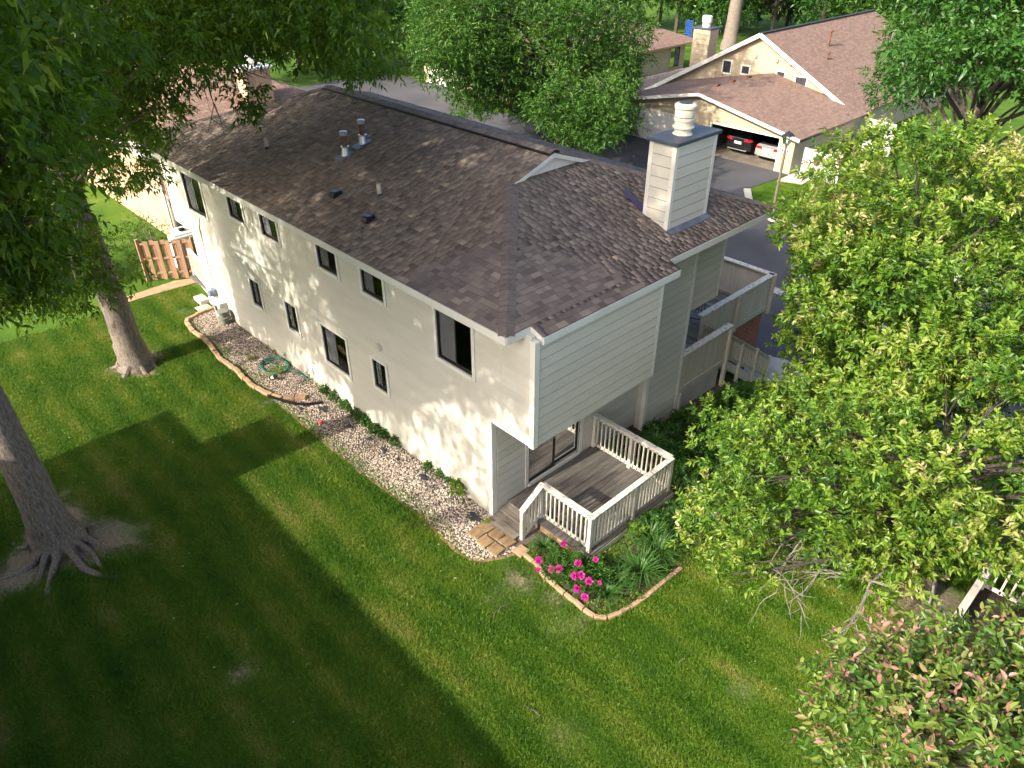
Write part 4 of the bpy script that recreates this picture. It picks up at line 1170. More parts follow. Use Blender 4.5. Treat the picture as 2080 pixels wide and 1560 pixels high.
# torn landscape fabric showing through the stones
MT['fabric'] = mk('landscape_fabric', (0.022, 0.024, 0.03), (0.035, 0.037, 0.045), rough=0.7)
SC = [(-0.58, 7.21, 0.20, 'beside the black edging strip'), (-1.0, 7.66, 0.12, 'at the lawn edge by the black strip'), (-0.53, 6.1, 0.15, 'between the ball and the wall'), (-0.43, 5.31, 0.12, 'below the small lower window'), (-0.44, 4.69, 0.14, 'below the dark wall vent'), (-0.41, 4.16, 0.10, 'in the middle of the gravel strip'), (-0.37, 3.23, 0.16, 'near the leafy weed'), (-0.37, 1.32, 0.23, 'lying just above the pavers')]
for i, (x, y, r_, wh) in enumerate(SC):
    mm = MB(); n = 15
    ring = []
    for k in range(n):
        a = 6.283 * k / n; q = r_ * random.uniform(0.35, 1.15)
        ring.append((x + q * math.cos(a) * 0.62, y + q * math.sin(a), 0.045 + random.uniform(0, 0.014)))
    c0 = len(mm.v); mm.v.append((x, y, 0.062)); mm.v += ring; mm.v += [(p[0], p[1], p[2] - 0.006) for p in ring]
    for k in range(n):
        k2 = (k + 1) % n
        mm.f.append((c0, c0 + 1 + k, c0 + 1 + k2)); mm.f.append((c0 + 1 + k, c0 + 1 + n + k, c0 + 1 + n + k2, c0 + 1 + k2))
    tag(mm.build('fabric_scrap', 'fabric'), 'torn black landscape fabric ' + wh, 'fabric', 'fabric scraps in the gravel')
# utility meter, box and pots at the far end of the wall
MT['meter'] = mk('meter_blue_grey', (0.16, 0.20, 0.27), (0.12, 0.15, 0.2), rough=0.35)
mt = thing('electric_meter', 'grey-blue utility meter on the long wall above the stacked pots', 'meter', (-0.03, 14.42, 0.6))
MB().box((-0.11, -0.13, -0.30), (-0.002, 0.13, 0.02)).build('box', 'trim', mt, bevel=0.01)
MB().tube([(-0.11, 0, 0.12), (-0.24, 0, 0.14)], 0.105, 16).build('dial', 'meter', mt, True)
MB().box((-0.11, -0.12, 0.021), (-0.002, 0.12, 0.26)).build('housing', 'meter', mt, bevel=0.01)
MB().tube([(-0.05, 0, -0.30), (-0.05, 0, -0.6)], 0.025, 8).build('conduit', 'galv', mt, True)
ub = thing('utility_box', 'beige utility cabinet low on the wall beside the meter', 'utility box', (-0.03, 13.95, 0.0))
MB().box((-0.26, -0.24, 0.0), (-0.002, 0.24, 0.62)).build('cabinet', 'siding', ub, bevel=0.015)
MB().box((-0.275, -0.18, 0.1), (-0.262, 0.18, 0.55)).build('door', 'trim', ub, bevel=0.004)
MB().box((-0.285, -0.10, 0.30), (-0.276, 0.12, 0.50)).build('dark_label', 'bronze', ub)
MT['pot'] = mk('pot_grey_green', (0.20, 0.205, 0.165), (0.15, 0.155, 0.125), rough=0.7)
for i, (z, lab) in enumerate(((0.0, 'lower grey-green plant pot standing on the gravel by the wall'), (0.2, 'upper grey-green plant pot stacked in another by the wall'))):
    pt = thing('plant_pot', lab, 'pot', (-0.30, 13.52, 0.03 + z), 'stacked pots at the wall')
    MB().lathe((0, 0, 0), [(0.13, 0.0), (0.165, 0.24), (0.15, 0.24), (0.13, 0.06)], 18).build('body', 'pot', pt, True)
    MB().lathe((0, 0, 0), [(0.166, 0.20), (0.185, 0.205), (0.185, 0.25), (0.166, 0.252)], 18).build('rim', 'pot', pt, True)

# ------------------------------------------------------------------ vegetation
MT['leaf_ash'] = mk_tone('leaf_ash', [(0, (0.042, 0.100, 0.010)), (0.4, (0.086, 0.175, 0.017)), (0.75, (0.145, 0.245, 0.028)), (1, (0.29, 0.32, 0.05))], trans=0.5, rough=0.45, spec=0.35)
MT['leaf_mid'] = mk_tone('leaf_locust', [(0, (0.026, 0.080, 0.010)), (0.45, (0.050, 0.130, 0.016)), (0.8, (0.085, 0.175, 0.026)), (1, (0.15, 0.22, 0.04))], trans=0.32, rough=0.5)
MT['leaf_maple'] = mk_tone('leaf_maple', [(0, (0.022, 0.085, 0.012)), (0.45, (0.045, 0.135, 0.018)), (0.8, (0.085, 0.185, 0.030)), (1, (0.19, 0.25, 0.05))], trans=0.32, rough=0.42, spec=0.45)
CRAB = [(0, (0.032, 0.090, 0.011)), (0.35, (0.085, 0.180, 0.016)), (0.62, (0.170, 0.268, 0.028)), (0.85, (0.25, 0.300, 0.055)), (1, (0.41, 0.35, 0.17))]
MT['leaf_crab'] = mk_tone('leaf_crabapple', CRAB, trans=0.30, rough=0.42, spec=0.4)
MT['leaf_crab_piece'] = mk_tone('leaf_crabapple_piece', CRAB, 'obj', trans=0.30, rough=0.42, spec=0.4)
PINK = [(0, (0.034, 0.088, 0.014)), (0.40, (0.078, 0.155, 0.022)), (0.66, (0.155, 0.215, 0.035)), (0.77, (0.22, 0.185, 0.08)), (0.87, (0.31, 0.145, 0.115)), (1, (0.40, 0.22, 0.185))]
MT['leaf_pink'] = mk_tone('leaf_red_tipped', PINK, trans=0.28, rough=0.4, spec=0.4)
MT['leaf_pink_piece'] = mk_tone('leaf_red_tipped_piece', PINK, 'obj', trans=0.28, rough=0.4, spec=0.4)
MT['leaf_dark'] = mk_tone('leaf_woodland', [(0, (0.012, 0.045, 0.006)), (0.5, (0.032, 0.095, 0.012)), (1, (0.10, 0.18, 0.03))], trans=0.3, rough=0.5)
MT['leaf_plum'] = mk_tone('leaf_plum', [(0, (0.02, 0.018, 0.016)), (1, (0.07, 0.05, 0.045))], trans=0.2, rough=0.5)
MT['leaf_cover'] = mk_tone('leaf_ground_cover', [(0, (0.015, 0.055, 0.008)), (0.5, (0.035, 0.11, 0.012)), (1, (0.10, 0.2, 0.03))], trans=0.3, rough=0.5)
MT['leaf_lime'] = mk_tone('leaf_lime', [(0, (0.08, 0.17, 0.015)), (1, (0.22, 0.30, 0.04))], trans=0.3, rough=0.5)
MT['blade'] = mk_tone('leaf_blade', [(0, (0.022, 0.080, 0.012)), (0.5, (0.05, 0.14, 0.022)), (1, (0.13, 0.24, 0.06))], trans=0.3, rough=0.4, spec=0.5)


def unit(a):
    return a / np.maximum(np.linalg.norm(a, axis=-1, keepdims=True), 1e-9)


def leaf_arrays(base, d, n, ln, wr, droop, six):
    """base point, direction, face normal, length -> verts and faces of folded leaves"""
    w_ = np.cross(n, d)
    L_ = ln[:, None]
    up = np.array([0, 0, 1.0])
    tip = base + d * L_ - up * L_ * droop
    if not six:
        mid = base + d * L_ * 0.42
        v = np.stack([base, mid + w_ * L_ * wr * 0.5 + n * L_ * 0.07, tip, mid - w_ * L_ * wr * 0.5 + n * L_ * 0.07], 1)
        f = np.array([(0, 1, 2), (0, 2, 3)])
    else:
        m1 = base + d * L_ * 0.28 - up * L_ * droop * 0.05; m2 = base + d * L_ * 0.68 - up * L_ * droop * 0.42
        h = n * L_ * 0.09
        v = np.stack([base, m1 + w_ * L_ * wr * 0.5 + h, m2 + w_ * L_ * wr * 0.40 + h, tip, m2 - w_ * L_ * wr * 0.40 + h, m1 - w_ * L_ * wr * 0.5 + h], 1)
        f = np.array([(0, 1, 2, 3), (0, 3, 4, 5)])
    M_ = len(base); k = v.shape[1]
    ff = (f[None] + (np.arange(M_) * k)[:, None, None]).reshape(-1, f.shape[1])
    return v.reshape(-1, 3), ff, len(f)


def shoots_to_leaves(p, d, L_, k, ln, spread, jitter, tone, tipy=0.0, r=rng, updir=0.7):
    """k leaves set spirally along each shoot"""
    n = len(p)
    up = np.array([0, 0, 1.0])
    i = np.arange(k)
    t = (i + 0.5) / k
    a = unit(np.cross(d, up + 0.01)); b = np.cross(d, a)
    phi = i[None] * 2.4 + r.uniform(0, 6.28, (n, 1)) + r.normal(0, 0.3, (n, k))
    side = a[:, None] * np.cos(phi)[..., None] + b[:, None] * np.sin(phi)[..., None]
    base = p[:, None] + d[:, None] * (L_[:, None] * t[None])[..., None]
    ld = unit(d[:, None] * (0.35 + 0.7 * t[None, :, None]) + side * spread + r.normal(0, jitter, (n, k, 3)))
    nn = up * updir + r.normal(0, 0.45, (n, k, 3)) + side * 0.25
    nn = unit(nn - ld * (nn * ld).sum(-1, keepdims=True))
    ll = ln * r.uniform(0.45, 1.25, (n, k)) * (1 - 0.25 * t[None])
    tt = np.clip(tone[:, None] + r.normal(0, 0.10, (n, k)) + tipy * (t[None] - 0.4), 0, 1)
    return base.reshape(-1, 3), ld.reshape(-1, 3), nn.reshape(-1, 3), ll.ravel(), tt.ravel()


def blob_shoots(blobs, per, r, squash=0.85, out=0.75, upw=0.45, tone0=0.45, inner=0.5, shoot=0.35, tvar=0.10, topb=0.0):
    P_, D_, L_, T_ = [], [], [], []
    for (x, y, z, rad) in blobs:
        n = max(6, int(per * rad * rad))
        v = unit(r.normal(size=(n, 3)))
        v[:, 2] = np.where(r.random(n) < topb, np.abs(v[:, 2]), v[:, 2])
        s = inner + (1.08 - inner) * r.random(n) ** 0.55
        s *= 1 + 0.18 * np.sin(v[:, 0] * 5 + x * 3) * np.cos(v[:, 1] * 4 + y * 2)
        p = np.array([x, y, z]) + v * (s * rad)[:, None] * np.array([1, 1, squash])
        d = unit(v * out + np.array([0, 0, upw]) + r.normal(0, 0.45, (n, 3)))
        P_.append(p); D_.append(d); L_.append(shoot * r.uniform(0.6, 1.3, n))
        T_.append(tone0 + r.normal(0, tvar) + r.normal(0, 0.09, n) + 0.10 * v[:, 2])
    return np.concatenate(P_), np.concatenate(D_), np.concatenate(L_), np.concatenate(T_)


def curve3(a, b, bend, n=7):
    a, b = Vector(a), Vector(b)
    c = (a + b) / 2 + Vector(bend)
    return [a * (1 - t) ** 2 + c * 2 * t * (1 - t) + b * t * t for t in [i / (n - 1) for i in range(n)]]


def tree(name, label, trunk, radii, blobs, leafmat, per, k, ln, wr, group=None, bark='bark', six=False, droop=0.2, spread=0.9, upw=0.45, tone0=0.45, inner=0.5, shoot=0.35,
         tipy=0.0, limb0=0.35, limbr=0.07, seed=1, pieces=0, piecemat=None, nlimb=0.75, segs=12, tvar=0.10, cat='tree', jitter=0.25, squash=0.85, topb=0.0, limbmax=99):
    r = np.random.default_rng(seed); rr = random.Random(seed)
    root = thing(name, label, cat, trunk[0], group)
    o0 = Vector(trunk[0])
    tp = [Vector(p) - o0 for p in trunk]
    # smooth the trunk line
    fine_, fr = [], []
    for i in range(len(tp) - 1):
        for s in range(5):
            t_ = s / 5
            fine_.append(tp[i].lerp(tp[i + 1], t_) + Vector((rr.uniform(-1, 1), rr.uniform(-1, 1), 0)) * radii[i] * 0.05)
            fr.append((radii[i] * (1 - t_) + radii[i + 1] * t_) * rr.uniform(0.97, 1.03))
    fine_.append(tp[-1]); fr.append(radii[-1])
    MB().tube(fine_, fr, 20 if radii[0] > 0.2 else 10).build('trunk', bark, root, True)
    lm = MB(); zt = tp[-1].z
    for (x, y, z, rad) in blobs:
        b = Vector((x, y, z)) - o0
        if rr.random() > nlimb or math.hypot(b.x, b.y) > limbmax: continue
        hh = max(limb0 * zt, min(zt, b.z * rr.uniform(0.5, 0.85)))
        s = 0
        for i in range(len(fine_) - 1):
            if fine_[i].z <= hh: s = i
        a = fine_[s]
        ln_ = (b - a).length
        r0 = min(fr[s] * 0.5, limbr * (0.5 + ln_ / 8)); 
        pts_ = curve3(a, b, (rr.uniform(-.1, .1) * ln_, rr.uniform(-.1, .1) * ln_, rr.uniform(0.05, 0.2) * ln_))
        lm.tube(pts_, [r0 * (1 - 0.85 * i / 6) + 0.006 for i in range(7)], 7, False)
        for q in range(3):
            e = b + Vector((rr.gauss(0, 1), rr.gauss(0, 1), rr.gauss(0, .7))).normalized() * rad * 0.85
            lm.tube(curve3(pts_[4], e, (0, 0, 0.1 * rad), 4), [r0 * 0.3 + 0.004, r0 * 0.2 + 0.004, r0 * .12 + .003, 0.003], 5, False)
    if lm.v: lm.build('limbs', bark, root, True)
    p, d, L_, T_ = blob_shoots(blobs, per, r, upw=upw, tone0=tone0, inner=inner, shoot=shoot, tvar=tvar, squash=squash, topb=topb)
    p = p - np.array(o0)
    base, ld, nn, ll, tt = shoots_to_leaves(p, d, L_, k, ln, spread, jitter, T_, tipy, r)
    if pieces:
        dist = np.linalg.norm(base + np.array(o0) - np.array(CAM), axis=1)
        idx = np.argsort(dist)[:0]
        # the ones that show largest: nearest to the viewer and in front of him
        fwv = np.array([math.cos(R(46.19)) * math.cos(R(33.7)), math.sin(R(46.19)) * math.cos(R(33.7)), -math.sin(R(33.7))])
        rv_ = np.array([math.sin(R(46.19)), -math.cos(R(46.19)), 0]); uv_ = np.cross(rv_, fwv)
        q = base + np.array(o0) - np.array(CAM)
        dp = q @ fwv
        vis = (dp > 0.5) & (np.abs(q @ rv_) < 0.68 * dp) & (np.abs(q @ uv_) < 0.51 * dp)
        score = np.where(vis, dp, 1e9)
        idx = np.argsort(score)[:pieces]
    else:
        idx = np.array([], int)
    keep = np.ones(len(base), bool); keep[idx] = False
    v, f, nf = leaf_arrays(base[keep], ld[keep], nn[keep], ll[keep], wr, droop, six)
    crown = obj('crown', fastmesh('crown', v, f, np.repeat(tt[keep], nf)), leafmat, root)
    crown['kind'] = 'stuff'
    if len(idx):
        v, f, nf = leaf_arrays(np.zeros((1, 3)), np.array([[1.0, 0, 0]]), np.array([[0, 0, 1.0]]), np.array([1.0]), wr, droop, True)
        lmsh = bpy.data.meshes.new('leaf'); lmsh.from_pydata([tuple(a) for a in v], [], [tuple(int(c) for c in a) for a in f]); lmsh.materials.append(MT[piecemat])
        for i in idx:
            o = bpy.data.objects.new('leaf', lmsh); col.objects.link(o); o.parent = crown
            X, Z = Vector(ld[i]), Vector(nn[i]); Y = Z.cross(X)
            M3 = Matrix((X * ll[i], Y * ll[i], Z * ll[i])).transposed().to_4x4(); M3.translation = Vector(base[i])
            o.matrix_local = M3
            o.color = (float(tt[i]),) * 3 + (1,)
    return root


